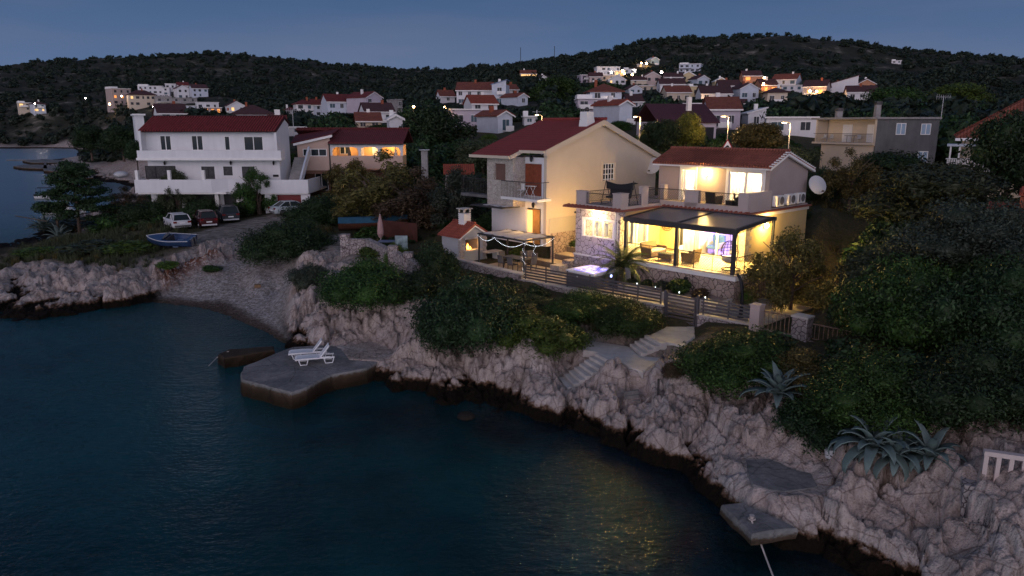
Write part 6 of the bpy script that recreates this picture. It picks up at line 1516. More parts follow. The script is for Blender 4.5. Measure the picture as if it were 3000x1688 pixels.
# ------------------------------------------------------------------ cars
def car(x, y, z, rz, paintc, label, L=4.2, Wd=1.76, H=1.48, kind='hatch', name='parked_car', lights=True):
    t = empty(name, (x, y, z), rz, label, 'car', 'parked cars'); hw = Wd / 2; pm_ = paint(paintc, .25, .06, 1, 0, spec=.6)
    xs = [-L / 2, -L / 2 + .12, -L * .40, -L * .2, 0, L * .2, L * .33, L * .45, L / 2 - .05, L / 2]
    belt = .92 if kind != 'suv' else 1.05
    bl = {'hatch': [.80, belt, belt + .04, belt + .03, belt, belt - .02, belt - .06, .78, .66, .55], 'suv': [.9, belt, belt + .03, belt + .02, belt, belt, belt - .03, .95, .82, .65], 'sedan': [.72, belt - .02, belt, belt + .02, belt, belt - .03, belt - .08, .72, .62, .5]}[kind]
    wd = [.86, .94, .98, 1, 1, 1, .98, .95, .86, .74]
    b = MB(); vs = []
    gnd = .22 if kind != 'suv' else .30
    for x_, zb, w_ in zip(xs, bl, wd):
        h_ = hw * w_; zl = gnd if abs(x_) < L / 2 - .01 else gnd + .12
        vs += [(x_, -h_ * .92, zl), (x_, -h_, zl + .18), (x_, -h_, zb - .18), (x_, -h_ * .93, zb), (x_, h_ * .93, zb), (x_, h_, zb - .18), (x_, h_, zl + .18), (x_, h_ * .92, zl)]
    f_ = []
    for i in range(len(xs) - 1):
        for k in range(8): a = i * 8 + k; c = i * 8 + (k + 1) % 8; f_.append((a, a + 8, c + 8, c))
    f_ += [tuple(range(8)), tuple(range(len(vs) - 8, len(vs)))[::-1]]
    b.add(vs, f_); o = b.build('body', pm_, t, smooth=True); o.data.polygons.foreach_set('use_smooth', [len(p_.vertices) == 4 for p_ in o.data.polygons])
    r0, r1, w0, w1 = {'hatch': (-L * .40, L * .08, -L / 2 + .10, L * .30), 'suv': (-L * .42, L * .08, -L / 2 + .12, L * .28), 'sedan': (-L * .22, L * .06, -L * .40, L * .27)}[kind]
    g_ = MB(); hb = hw * .90; hr = hw * .70; zb = belt - .05; zr = H - .05
    g_.add([(w0, -hb, zb), (w1, -hb, zb - .05), (w1, hb, zb - .05), (w0, hb, zb), (r0, -hr, zr), (r1, -hr, zr), (r1, hr, zr), (r0, hr, zr)], [(0, 1, 5, 4), (1, 2, 6, 5), (2, 3, 7, 6), (3, 0, 4, 7), (0, 3, 2, 1), (4, 5, 6, 7)]).build('windows', M['glass'], t)
    rf = MB(); rf.add([(r0 - .06, -hr - .02, zr), (r1 + .06, -hr - .02, zr), (r1 + .06, hr + .02, zr), (r0 - .06, hr + .02, zr), (r0 + .05, -hr * .8, H), (r1 - .15, -hr * .8, H), (r1 - .15, hr * .8, H), (r0 + .05, hr * .8, H)], [(0, 1, 5, 4), (1, 2, 6, 5), (2, 3, 7, 6), (3, 0, 4, 7), (4, 5, 6, 7), (0, 3, 2, 1)])
    for s in (-1, 1):
        rf.bar((w0, s * hb, zb), (r0, s * hr, zr), .09); rf.bar((w1, s * hb, zb - .04), (r1, s * hr, zr), .08); xm = (r0 + r1) / 2 - .1; rf.bar((xm, s * hb, zb), (xm, s * hr, zr), .07)
    if kind != 'sedan': rf.bar(((w0 * .45 + r0 * .55) + .5, hb, zb), ((r0) + .35, hr, zr), .07); rf.bar(((w0 * .45 + r0 * .55) + .5, -hb, zb), ((r0) + .35, -hr, zr), .07)
    rf.build('roof', pm_, t)
    for sx in (-L * .31, L * .31):
        for s in (-1, 1):
            wh = MB().lathe([(.30, -.1), (.32, -.06), (.32, .06), (.30, .1)], 18).build('wheel', M['tyre'], t); wh.rotation_euler = (R(90), 0, 0); wh.location = (sx, s * (hw - .08), .32)
            MB().lathe([(.19, -.112), (.2, -.1), (.2, .1), (.19, .112)], 14).build('rim', M['chrome'], wh)
    for s in (-1, 1):
        MB().box(-L / 2 - .01, s * hw * .55, belt - .26, -L / 2 + .22, s * hw * .90, belt - .08).build('tail_light', paint((.16, .008, .008), .3, .1), t)
        MB().box(L / 2 - .35, s * hw * .5, .56, L / 2 - .06, s * hw * .86, .70).build('headlight', M['upvc'], t)
        MB().cbox(L * .22, s * (hw + .07), belt + .02, .12, .16, .12).build('mirror', pm_, t)
    MB().box(-L / 2 - .02, -.26, .62 if kind != 'sedan' else .5, -L / 2 + .1, .26, .73 if kind != 'sedan' else .61).build('number_plate', M['upvc'], t)
    MB().box(-L / 2 - .03, -hw * .8, .32, -L / 2 + .15, hw * .8, .46).build('rear_bumper', M['conc_dark'] if kind != 'suv' else M['dish'], t)
    return t
def cpos(ix, iy): p = hiti(ix, iy); return p[0], p[1], gh(p[0], p[1]) + .02
car(*cpos(447, 574), R(127), (.62, .63, .66), 'white hatchback parked first beside the dark red van', 4.2, 1.78, 1.48)
car(*cpos(518, 569), R(122), (.05, .006, .008), 'dark red high backed van parked between the white hatchback and the dark suv', 4.1, 1.75, 1.66, 'suv')
car(*cpos(575, 556), R(118), (.03, .035, .045), 'dark blue suv with silver rear bumper parked third in the row', 4.3, 1.84, 1.68, 'suv')
car(*cpos(735, 538), R(40), (.42, .48, .50), 'silver green saloon car parked in front of the red garage door', 4.4, 1.72, 1.42, 'sedan')
car(*cpos(868, 506), R(-70), (.05, .055, .06), 'dark car half hidden behind the autumn tree near the arcaded house', 4.3, 1.8, 1.6, 'suv')
# ------------------------------------------------------------------ boats
def hull(L, B_, D, n_=10, bow=1.0, tr=.85):
    vs = []; f_ = []
    for i in range(n_ + 1):
        u = i / n_; x = -L / 2 + L * u; w_ = B_ / 2 * (tr + (1 - tr) * min(1, u * 2.5)) * (1 - max(0, (u - .45) / .55) ** 2.2 * bow); sh = D * (1 + .25 * max(0, u - .4)); kz = D * .55 * max(0, (u - .75) / .25) ** 1.5
        vs += [(x, -w_, sh), (x, -w_ * .82, sh * .45 + kz * .4), (x, 0, kz), (x, w_ * .82, sh * .45 + kz * .4), (x, w_, sh)]
    for i in range(n_):
        for k in range(4): a = i * 5 + k; f_.append((a, a + 1, a + 6, a + 5))
    f_.append((4, 3, 2, 1, 0)); return vs, f_
def boat(ix, iy, rz, L, B_, D, label, kind, mat, z=0.0, name='boat', world=None, tilt=0):
    if world is None: x, y = IP(ix, iy, z)
    else: x, y = world
    t = empty(name, (x, y, z - (.15 if z == 0 else 0)), rz, label, 'boat'); t.rotation_euler[0] = tilt
    vs, f_ = hull(L, B_, D); h = MB().add(vs, f_)
    h.build('hull', mat, t, smooth=True)
    rim = MB(); n_ = 11
    for s in (0, 4): rim.tube([vs[i * 5 + s] for i in range(n_)], .035, 5)
    rim.build('gunwale', M['dish'] if kind == 'wreck' else (mat if kind == 'plain' else M['white_trim']), t)
    if kind == 'wreck':
        dk = MB(); zt = D * 1.02
        for i in range(n_ - 1):
            a0, a1, b0, b1 = vs[i * 5], vs[i * 5 + 4], vs[i * 5 + 5], vs[i * 5 + 9]
            if i >= 6 or i == 0: dk.add([a0, b0, b1, a1], [(0, 1, 2, 3)])
            else:
                k = .28; q = lambda p, s: (p[0], p[1] * (1 - k), p[2] + .02)
                dk.add([a0, b0, q(b0, 1), q(a0, 1)], [(0, 1, 2, 3)]); dk.add([a1, b1, q(b1, 1), q(a1, 1)], [(3, 2, 1, 0)])
        dk.build('deck', mat, t); MB().box(-L * .38, -B_ * .32, .12, L * .2, B_ * .32, .18).build('cockpit_floor', M['black'], t)
        MB().box(-.1, -B_ * .3, .2, .0, B_ * .3, D + .1).build('dashboard', M['anthracite'], t); MB().add([(.3, -.5, D + .05), (.3, .5, D + .05), (.1, .45, D + .38), (.1, -.45, D + .38)], [(0, 1, 2, 3)]).build('windscreen', M['dish'], t)
        for s in (-.3, .3): MB().box(-.9, s - .2, .18, -.45, s + .2, .5).build('seat', M['metalblue'], t)
        MB().box(-L / 2 - .15, -.35, .1, -L / 2, -.1, D + .05).box(-L / 2 - .15, .1, .1, -L / 2, .35, D + .05).build('transom_bracket', M['chrome'], t)
    if kind in ('open', 'cabin'):
        MB().box(-L * .42, -B_ * .36, D * .5, L * .3, B_ * .36, D * .55).build('floor_boards', M['wood'], t)
        for x_ in (-L * .2, L * .1): MB().box(x_, -B_ * .42, D * .85, x_ + .25, B_ * .42, D * .9).build('thwart', M['white_trim'], t)
        MB().add([vs[35], vs[40], vs[44], vs[39]], [(0, 1, 2, 3)]).add([vs[40], vs[45], vs[49], vs[44]], [(0, 1, 2, 3)]).build('foredeck', M['white_trim'], t)
    if kind == 'open':
        MB().tube([(-L * .4, -B_ * .4, D), (-L * .4, -B_ * .4, D + 1.4), (-L * .4, B_ * .4, D + 1.4), (-L * .4, B_ * .4, D)], .03, 5).tube([(L * .2, -B_ * .4, D), (L * .25, -B_ * .4, D + 1.4), (L * .25, B_ * .4, D + 1.4), (L * .2, B_ * .4, D)], .03, 5).bar((-L * .42, 0, D + 1.42), (L * .3, 0, D + 1.42), .12).build('awning_frame', M['iron'], t)
        MB().box(-L / 2 - .3, -.15, -.1, -L / 2 - .02, .15, D + .35).build('outboard_motor', M['black'], t)
    if kind == 'cabin':
        c_ = MB().add([(-.6, -.6, D), (1.0, -.55, D), (1.0, .55, D), (-.6, .6, D), (-.4, -.5, D + .75), (.6, -.45, D + .75), (.6, .45, D + .75), (-.4, .5, D + .75)], [(0, 1, 5, 4), (1, 2, 6, 5), (2, 3, 7, 6), (3, 0, 4, 7), (4, 5, 6, 7)]).build('cabin', M['white_trim'], t)
        MB().box(-.2, -.60, D + .3, .4, .60, D + .6).build('cabin_window', M['glass'], c_)
    return t
p_ = hiti(432, 622); boat(0, 0, R(172), 4.1, 1.8, .85, 'derelict blue speedboat lying in the grass above the beach', 'wreck', paint((.035, .075, .18), .35, .35, 2, .1), z=gh(p_[0], p_[1]) + .05, name='speedboat', world=(p_[0], p_[1]), tilt=R(-14))
boat(130, 500, R(5), 5.0, 1.7, .6, 'white open motor boat with a dark awning frame moored in the bay', 'open', M['plastic'], name='motor_boat')
boat(165, 539, R(8), 5.6, 1.8, .65, 'white boat with small cabin moored behind the dark pine', 'cabin', M['plastic'], name='cabin_boat')
boat(155, 461, R(3), 4.2, 1.4, .5, 'small dark covered boat with white bow moored near the jetties', 'plain', M['metalblue'], name='rowing_boat')
boat(48, 404, R(2), 8, 1.6, .4, 'low grey raft boat far out beside the tip of the jetties', 'plain', M['concrete'], name='raft_boat')
# overturned blue boat on a brown trailer
p_ = hiti(940, 590); z_ = gh(p_[0], p_[1])
t = empty('covered_boat', (p_[0], p_[1], z_), R(12), 'blue tarpaulin covered boat resting behind the rubble wall', 'boat')
vs, f_ = hull(5.6, 1.9, .7); hu = MB().add([(a, b, c + .3) for a, b, c in vs], f_).build('hull', paint((.09, .035, .02), .7, .2), t, smooth=True)
cv = MB(); vs2 = []
for i in range(11):
    a, b = vs[i * 5], vs[i * 5 + 4]; vs2 += [(a[0], a[1] * 1.05, a[2] + .31), (a[0], a[1] * .5, a[2] + .62), (a[0], 0, a[2] + .72), (a[0], b[1] * .5, b[2] + .62), (a[0], b[1] * 1.05, b[2] + .31)]
cv.add(vs2, [(i * 5 + k, i * 5 + k + 1, i * 5 + k + 6, i * 5 + k + 5) for i in range(10) for k in range(4)]).build('tarpaulin', paint((.035, .11, .17), .6, .3, 1.5), t, smooth=True)
p_ = hiti(955, 600); q_ = hiti(1050, 610)
t = thing('brown_fence', MB().prism([(0, 0), (q_[0] - p_[0], q_[1] - p_[1]), (q_[0] - p_[0], q_[1] - p_[1] + .08), (0, .08)], -.3, 1.5), paint((.07, .022, .015), .7, .3, 2), 'dark brown board fence below the blue covered boat', 'fence', (p_[0], p_[1], gh(p_[0], p_[1])))
t = empty('folded_parasol', tuple(hiti(958, 612)[:2]) + (3.5,), 0, 'faded pink folded parasol behind the rubble wall', 'parasol'); MB().tube([(0, 0, 0), (0, 0, 2.3)], .03, 6).build('pole', M['white_trim'], t); MB().lathe([(.12, .5), (.26, .8), (.2, 1.6), (.04, 2.25)], 9).build('folded_canopy', paint((.42, .27, .26), .9, .15, 5), t)
t = empty('garden_table', tuple(hiti(975, 622)[:2]) + (3.3,), 0, 'low dark blue topped garden table behind the rubble wall', 'table'); MB().cbox(0, 0, .7, 1.3, .8, .06).build('tabletop', M['metalblue'], t)
for sx in (-.5, .5): MB().bar((sx, 0, 0), (sx, 0, .7), .06).build('leg', M['iron'], t)
thing('painted_panel', MB().box(-.45, -.03, 0, .45, .03, 1.0), paint((.28, .38, .40), .7, .6, 3), 'pale blue mottled square panel standing by the rubble wall', 'panel', tuple(hiti(1010, 632)[:2]) + (3.6,))
# rubble wall running down from the pillar
t = empty('garden_rubble_wall', (0, 0, 0), 0, 'thick dry stone garden wall with square piers left of the fireplace', 'wall')
WP = [(870, 640, 3.4), (925, 640, 3.4), (990, 672, 3.2), (1028, 690, 3.0), (1060, 712, 2.8)]
pts = [IP(a, b, z) + (z,) for a, b, z in WP]; w = MB()
for i in range(len(pts) - 1):
    a, b = pts[i], pts[i + 1]; dx, dy = b[0] - a[0], b[1] - a[1]; L_ = math.hypot(dx, dy); nx, ny = -dy / L_ * .22, dx / L_ * .22; h0, h1 = a[2] + 1.15, b[2] + 1.1
    w.prism([(a[0] - nx, a[1] - ny), (b[0] - nx, b[1] - ny), (b[0] + nx, b[1] + ny), (a[0] + nx, a[1] + ny)], 1.5, [h0, h1, h1, h0])
w.build('stone_body', M['stone_rough'], t)
for a in (pts[0], pts[2], pts[3]): MB().cbox(a[0], a[1], a[2] + .4, .6, .6, 2.1).build('pier', M['stone_rough'], t)
slab('terrace_retaining_wall', [(795,655),(830,650),(1000,690),(1020,705),(900,715),(840,690)], 1.6, 2.95, M['stone_rough'], 'low dry stone retaining wall under the bare rocky yard', 'wall')
# jetties of the bay
for i, (pts_, lb) in enumerate((([(33,418),(60,414),(100,414),(190,420),(190,426),(60,422)], 'farthest long low dark jetty pointing left into the bay'), ([(56,404),(110,400),(190,404),(190,409),(80,409)], 'thin jetty closest to the far shore'), ([(108,423),(112,408),(116,409),(118,424),(190,428),(190,433),(110,429)], 'angular concrete jetty with a raised end wall'), ([(152,434),(215,430),(215,438),(155,440)], 'short concrete jetty second from the near end'), ([(172,442),(235,438),(235,446),(176,449)], 'nearest stubby concrete jetty at the rocky spit'))):
    slab('jetty', pts_, -.5, .75, M['quay'], lb, 'jetty')['group'] = 'jetties of the rocky spit'
t = empty('white_canopy', tuple(att(352, 492, 150)[:2]) + (2.2,), 0, 'white rounded boat cover on the rocks of the spit', 'boat cover'); MB().sphere((0, 0, .2), 1.4, 12, 6, .5).build('cover_fabric', M['dish'], t, smooth=True)
# garden walls of the bay plot
for a, b, z0_, h_, lb in (((338, 470, 1.4), (381, 478, 1.4), 0, 1.9, 'pale plastered garden wall beside the white stone gateway'), ((302, 452, 1.6), (320, 466, 1.6), 0, 1.8, 'pale plastered wall piece left of the garden gateway')):
    A0 = onz(a[0], a[1] + 10, a[2]); B0 = onz(b[0], b[1] + 10, b[2])
    thing('garden_wall', MB().prism([(0, 0), (B0[0] - A0[0], B0[1] - A0[1]), (B0[0] - A0[0], B0[1] - A0[1] + .4), (0, .4)], -1, h_), M['cream'], lb, 'wall', (A0[0], A0[1], a[2]))
p_ = onz(385, 488, 1.5); thing('stone_gateway', MB().box(-.9, 0, -1, -.5, .5, 2.6).box(.5, 0, -1, .9, .5, 2.6).box(-1.0, 0, 2.6, 1.0, .5, 2.9), M['white_trim'], 'white stone gateway in the garden wall by the bay', 'gateway', (p_[0], p_[1], 1.5))
# ------------------------------------------------------------------ street furniture
def lamp(px, py, t_, label, h=7.0, power=450, rz=0, first=False, col=(1, .62, .25)):
    w_ = att(px, py, t_); t = empty('street_lamp', (w_[0], w_[1], w_[2] - h), rz, label, 'street lamp', 'street lamps behind the villa')
    MB().tube([(0, 0, -1.5), (0, 0, h * .5), (0, 0, h - .1)], .085, 8, r1=.05).build('pole', M['concrete'], t)
    MB().tube([(0, 0, h - .15), (-.2, 0, h - .02), (-.4, 0, h)], .04, 6).build('arm', M['iron'], t)
    hd = MB().box(-.85, -.12, h - .03, -.35, .12, h + .06).build('lamp_head', M['iron'], t, bevel=.03)
    MB().box(-.8, -.09, h - .09, -.4, .09, h - .035).build('lens', M['street_bulb'], hd)
    point('street_light', (-.5, -.45, h - .55), power, col, .15, t); return t
lamp(1588, 336, 88, 'street lamp rising behind the ridge of the cream house', 5.5, 160)
lamp(1876, 341, 86, 'tall glowing street lamp beside the yellow lit tree', 6.5, 700)
lamp(2135, 340, 82, 'glowing street lamp beside the triangular road sign', 7.0, 700)
lamp(2316, 358, 70, 'glowing street lamp behind the ridge end of the villa roof', 6.5, 420)
w_ = att(2131, 430, 78); t = empty('road_sign', (w_[0], w_[1], w_[2] - 2.2), R(-14), 'triangular red bordered hump warning sign on a thin pole', 'road sign')
MB().tube([(0, 0, -1), (0, 0, 2.6)], .035, 6).build('pole', M['dish'], t)
def tri(s, y, th): return MB().xprism([(-s, -s * .58), (s, -s * .58), (0, s * 1.15)], y - th, y)
tp = tri(.62, -.04, .02); tp.v = [(a, b, c + 2.3) for a, b, c in tp.v]; pl = tp.build('sign_plate', paint((.35, .02, .02), .4, .1), t)
tp = tri(.46, -.065, .01); tp.v = [(a, b, c + 2.3) for a, b, c in tp.v]; tp.build('sign_face', M['upvc'], pl)
hp = MB().xprism([(-.26, 2.14), (.26, 2.14), (.18, 2.2), (.07, 2.34), (-.07, 2.34), (-.18, 2.2)], -.09, -.08); hp.build('hump_symbol', M['black'], pl)
# wooden fence at the back right
for a, b, lb in (((2395, 612, 55), (2460, 620, 54), 'dark wooden rail fence glowing at its edges right of the satellite dish'), ((2458, 618, 55), (2500, 624, 54), 'raised wooden fence panel with four lit rails behind the villa')):
    A0 = att(*a); B0 = att(*b); t = empty('wooden_fence', (A0[0], A0[1], A0[2] - 1.0), 0, lb, 'fence'); w = MB()
    for i in range(4):
        z = .25 + i * .32; w.prism([(0, 0), (B0[0] - A0[0], B0[1] - A0[1]), (B0[0] - A0[0], B0[1] - A0[1] + .05), (0, .05)], [z, z, z, z], [z + .16] * 4)
    w.build('rails', M['wood'], t)
    for s in (0, .5, 1): MB().cbox((B0[0] - A0[0]) * s, (B0[1] - A0[1]) * s + .1, .7, .1, .1, 1.8).build('post', M['wood'], t)
w_ = att(2440, 625, 57); point('fence_light', (w_[0], w_[1], w_[2] + .3), 160, (1, .6, .2), .2)
# far masts
for ix, iy, t_, h_ in ((1309, 150, 590, 14), (1394, 140, 590, 12), (1183, 175, 640, 10), (1127, 190, 650, 8)):
    w_ = att(ix * K, iy * K + 18, t_); thing('radio_mast', MB().tube([(0, 0, -6), (0, 0, h_)], .22, 4), M['iron'], ['tallest thin mast on the saddle between the hills', 'thin mast nearest the right hill on the skyline', 'thin mast left of the tallest one on the skyline', 'shortest thin mast at the lowest point of the skyline'][[1309, 1394, 1183, 1127].index(ix)], 'mast', tuple(w_))
# ------------------------------------------------------------------ village houses
roofm = {'red': 'tile_red', 'brown': 'tile_brown', 'brick': 'tile_brick', 'bright': 'tile_bright', 'white': None, 'blue': None}
WINM = paint((.03, .035, .045), .4, .3, 2, 0); SHUT = paint((.06, .11, .14), .5, .2, 2, 0)
for hi, (h, w0) in enumerate(zip(VH, HB)):
    px, py, wp, t_, H_, kind, wc, rc, turn, dep, lit, lb = h
    rr = random.Random(100 + hi)
    az = math.atan2(w0[0], w0[1]); rz = -az + R(turn) * (1 if (hi % 3) else 1)
    Wm = wp * t_ / F
    vis = Wm
    tu = abs(math.sin(R(turn)))
    # the picture width holds the front plus the foreshortened side
    Wf = max(2.0, (vis - dep * tu) / max(.3, math.cos(R(turn)))) if tu > .15 else vis
    t = empty('village_house', tuple(w0), rz, lb, 'house', 'village houses on the slopes')
    hw = Wf / 2; d0, d1 = 0, dep; z0 = -4.0
    wm = M[wc]; w = MB()
    w.box(-hw, d0, z0, hw, d0 + .2, H_).box(-hw, d0 + .2, z0, -hw + .2, d1, H_).box(hw - .2, d0 + .2, z0, hw, d1, H_).box(-hw + .2, d1 - .2, z0, hw - .2, d1, H_)
    ro = MB(); pk = None
    if kind.startswith('gabley'):        # gable end faces the viewer
        pk = H_ + hw * .52
        w.xprism([(-hw, H_), (hw, H_), (0, pk)], d0, d0 + .2); w.xprism([(-hw, H_), (hw, H_), (0, pk)], d1 - .2, d1)
        for s in (-1, 1):
            pr = [(s * (hw + .4), H_ - .22), (0, pk - .0), (0, pk + .22), (s * (hw + .4), H_ + .0)]
            ro.xprism(pr, d0 - .4, d1 + .4)
        ax = 'y'
    elif kind == 'gablex':
        pk = H_ + dep * .5 * .5
        w.yprism([(d0, H_), (d1, H_), (dep / 2, pk)], -hw, -hw + .2); w.yprism([(d0, H_), (d1, H_), (dep / 2, pk)], hw - .2, hw)
        for ya, yb in ((d0 - .5, dep / 2), (d1 + .5, dep / 2)):
            ro.yprism([(ya, H_ - .25), (yb, pk), (yb, pk + .22), (ya, H_ - .03)], -hw - .35, hw + .35)
        ax = 'x'
    elif kind == 'hip':
        pk = H_ + min(hw, dep / 2) * .52; e = .7; r_ = max(.05, hw - dep / 2)
        ro.add([(-hw - e, d0 - e, H_), (hw + e, d0 - e, H_), (hw + e, d1 + e, H_), (-hw - e, d1 + e, H_), (-r_, dep / 2, pk), (r_, dep / 2, pk)], [(0, 1, 5, 4), (1, 2, 5), (2, 3, 4, 5), (3, 0, 4), (3, 2, 1, 0)]); ax = 'x'
        ro.box(-hw - e, d0 - e, H_ - .25, hw + e, d1 + e, H_ - .02)
    elif kind == 'mono':
        w.xprism([(-hw, H_), (hw, H_), (hw, H_ + Wf * .28)], d0, d0 + .2); ro.xprism([(-hw - .3, H_ - .1), (hw + .3, H_ + Wf * .28 + .05), (hw + .3, H_ + Wf * .28 + .3), (-hw - .3, H_ + .15)], d0 - .3, d1 + .3); ax = 'y'
    else:
        ro.box(-hw - .25, d0 - .5, H_, hw + .25, d1, H_ + .25); ax = 'x'
        if rr.random() < .5: ro.box(-hw, d0 + 2, H_ + .25, -hw + Wf * .4, d1, H_ + .25 + .9)
    w.build('wall', wm, t)
    rm_ = M[roofm[rc] + '_' + ax] if rc and roofm[rc] else (M['metalblue'] if rc == 'blue' else M['white_trim'])
    if not rc: rm_ = M['white_trim'] if wc != 'concrete' else M['concrete']
    ro.build('roof', rm_, t)
    if rc and kind != 'flat':
        v = MB()
        if kind.startswith('gabley'):
            for s in (-1, 1): v.xprism([(s * (hw + .42), H_ - .42), (0, pk - .22), (0, pk + .02), (s * (hw + .42), H_ - .2)], d0 - .45, d0 - .38)
        elif kind == 'gablex': v.box(-hw - .35, d0 - .58, H_ - .35, hw + .35, d0 - .5, H_ - .08)
        if v.v: v.build('fascia', M['white_trim'], t)
        cx = rr.uniform(-.5, .5) * hw; cy = dep * rr.uniform(.4, .6)
        MB().cbox(cx, cy, pk if pk else H_ + 1, .7, .6, 1.8).build('chimney', M['white_trim'] if rr.random() < .6 else M['brick'], t)
    ns = max(1, int(round(H_ / 2.7))) if H_ > 2.2 else 1
    nw = max(1, min(5, int(Wf / 2.6)))
    for s in range(ns):
        zz = H_ - (s + 1) * (H_ / ns) + (H_ / ns) * .30; wh = min(1.35, H_ / ns * .48)
        bal = rr.random() < .45 and s == 0 and H_ > 2.8
        for i in range(nw):
            if rr.random() < .12: continue
            cx = -hw + Wf * (i + .5) / nw + rr.uniform(-.2, .2); ww = rr.choice((.9, 1.1, 1.3, 1.7)) if Wf / nw > 2.2 else .8
            on = lit == 'all' or (lit == 'mid' and s == ns // 2) or (lit == 'one' and s == 0 and i == 0) or (lit == 'strip')
            wz_ = zz - (.5 if bal and i % 2 == 0 else 0); mat_ = (M['lit_orange'] if wc in ('orange', 'taupe') else M['lit_warm']) if on else (WINM if rr.random() < .75 else SHUT)
            if lit == 'strip': ww = Wf / nw * .95
            wo = MB().box(cx - ww / 2, d0 - .05, wz_, cx + ww / 2, d0 - .005, zz + wh).build('window', mat_, t)
            if t_ < 260: MB().box(cx - ww / 2 - .1, d0 - .03, zz + wh, cx + ww / 2 + .1, d0 - .004, zz + wh + .1).box(cx - .03, d0 - .07, wz_, cx + .03, d0 - .05, zz + wh).build('frame', M['white_trim'], wo)
        if bal:
            bx0 = rr.uniform(-1, -.2) * hw; bx1 = min(hw, bx0 + rr.uniform(.7, 1.4) * hw)
            MB().box(bx0, d0 - 1.2, zz - .75, bx1, d0 - .0, zz - .6).box(bx0, d0 - 1.25, zz - .75, bx1, d0 - 1.15, zz + .25).build('balcony', M['white_trim'], t)
    side = 1 if (turn > 0) else -1
    if abs(turn) > 8:
        xs_ = -hw - .04 if True else hw
        xs_ = (-hw - .05, -hw - .005) if turn < 0 else (hw + .005, hw + .05)
        for s in range(ns):
            zz = H_ - (s + 1) * (H_ / ns) + (H_ / ns) * .35
            for k in range(2): MB().box(xs_[0], 2 + k * 3.2, zz, xs_[1], 3.1 + k * 3.2, zz + 1.1).build('side_window', WINM, t)
    if H_ > 4 and rr.random() < .35 and kind == 'flat': MB().box(-hw + .1, -1.8, H_ * .5, hw * .2, 0, H_ * .5 + .12).build('terrace_slab', M['white_trim'], t)
# special openings
# glowing lamps of the village
def far_lamp(px, py, t_, label, r=.35, warm=True, power=260, cat='lamp', h=3.5):
    w_ = att(px, py, t_); t = empty('village_lamp', (w_[0], w_[1], w_[2] - h), 0, label, cat, 'glowing lamps in the village')
    MB().tube([(0, 0, -2), (0, 0, h - r)], .08, 5).build('pole', M['iron'], t)
    MB().sphere((0, 0, h), r, 8, 6).build('globe', M['bulb_far'] if warm else M['bulb_far_w'], t)
    if power: point('far_light', (0, -.8, h), power, (1, .52, .2) if warm else (1, .8, .65), .4, t)
FL = [(321,305,408,'bright orange lamp left of the three storey grey beige house',.55,1,500),(469,331,385,'bright orange lamp below the long grey colonnade building',.5,1,450),(449,313,392,'small white lamp under the dark hipped roof house',.35,0,150),(250,288,430,'lone small lamp on the road left of the hillside cluster',.35,0,120),
 (475,164,690,'tiny yellowish light on the crest of the left hill',.5,1,60),(356,282,404,'white lamp at the lit balcony corner of the three storey house',.35,0,150),(102,304,428,'bluish white lamp on the lone lit house at the far left',.35,0,200),(825,347,260,'pale glow lamp left of the pyramid roofed house',.3,0,160),
 (1212,313,150,'warm lamp lighting the small yellow tree left of the round dark tree',.22,1,420),(1303,316,150,'warm lamp right of the round dark tree top',.28,1,120),
 (1894,186,462,'bright warm lamp beside the highest green house',.7,1,1200),(1879,185,463,'warm lamp above the small lit terrace house',.45,1,400),(1791,212,412,'white lamp in front of the long white block',.5,0,400),(1824,208,408,'bright lamp on the wall glowing yellow',.7,1,1500),(1829,216,380,'left one of the two tall village street lamps',.45,1,900),(1852,219,372,'right one of the two tall village street lamps',.5,1,1100),
 (1859,206,425,'white lamp at the corner of the low bluish flat house',.45,0,300),(1938,212,372,'brilliant white lamp in the village centre',.6,0,1000),(2059,297,236,'orange lamp over the wall of the large white house',.3,1,260),(2240,229,292,'blazing orange lamp beside the floodlit gable',.55,1,2500),(2237,246,268,'lamp under the eave of the orange painted house',.4,1,600),
 (2373,267,256,'left blazing lamp of the stone coloured house',.42,1,900),(2393,268,256,'right blazing lamp of the stone coloured house',.36,1,700),(2420,286,246,'warm lamp lighting a yellow bush below the stone coloured house',.4,1,900),(2332,274,262,'small white lamp left of the stone coloured house',.22,0,90),(1788,292,180,'small white wall light of the bluish hipped house',.14,0,60),(1164,383+0,60,'',0,0,0)]
for a in FL:
    if a[4]: far_lamp(a[0], a[1], a[2], a[3], a[4], bool(a[5]), a[6])
# utility poles
for ix, iy, t_, h_, lb in ((1350, 292, 128, 6, 'thin wooden utility pole right of the pale blue gabled house'), (975, 345, 120, 5, 'thin pale pole before the broad dark brown roof')):
    w_ = att(ix * K, iy * K, t_); thing('utility_pole', MB().tube([(0, 0, -h_), (0, 0, 1.0)], .09, 6).bar((-.8, 0, .7), (.8, 0, .7), .06), M['dish'], lb, 'pole', tuple(w_))
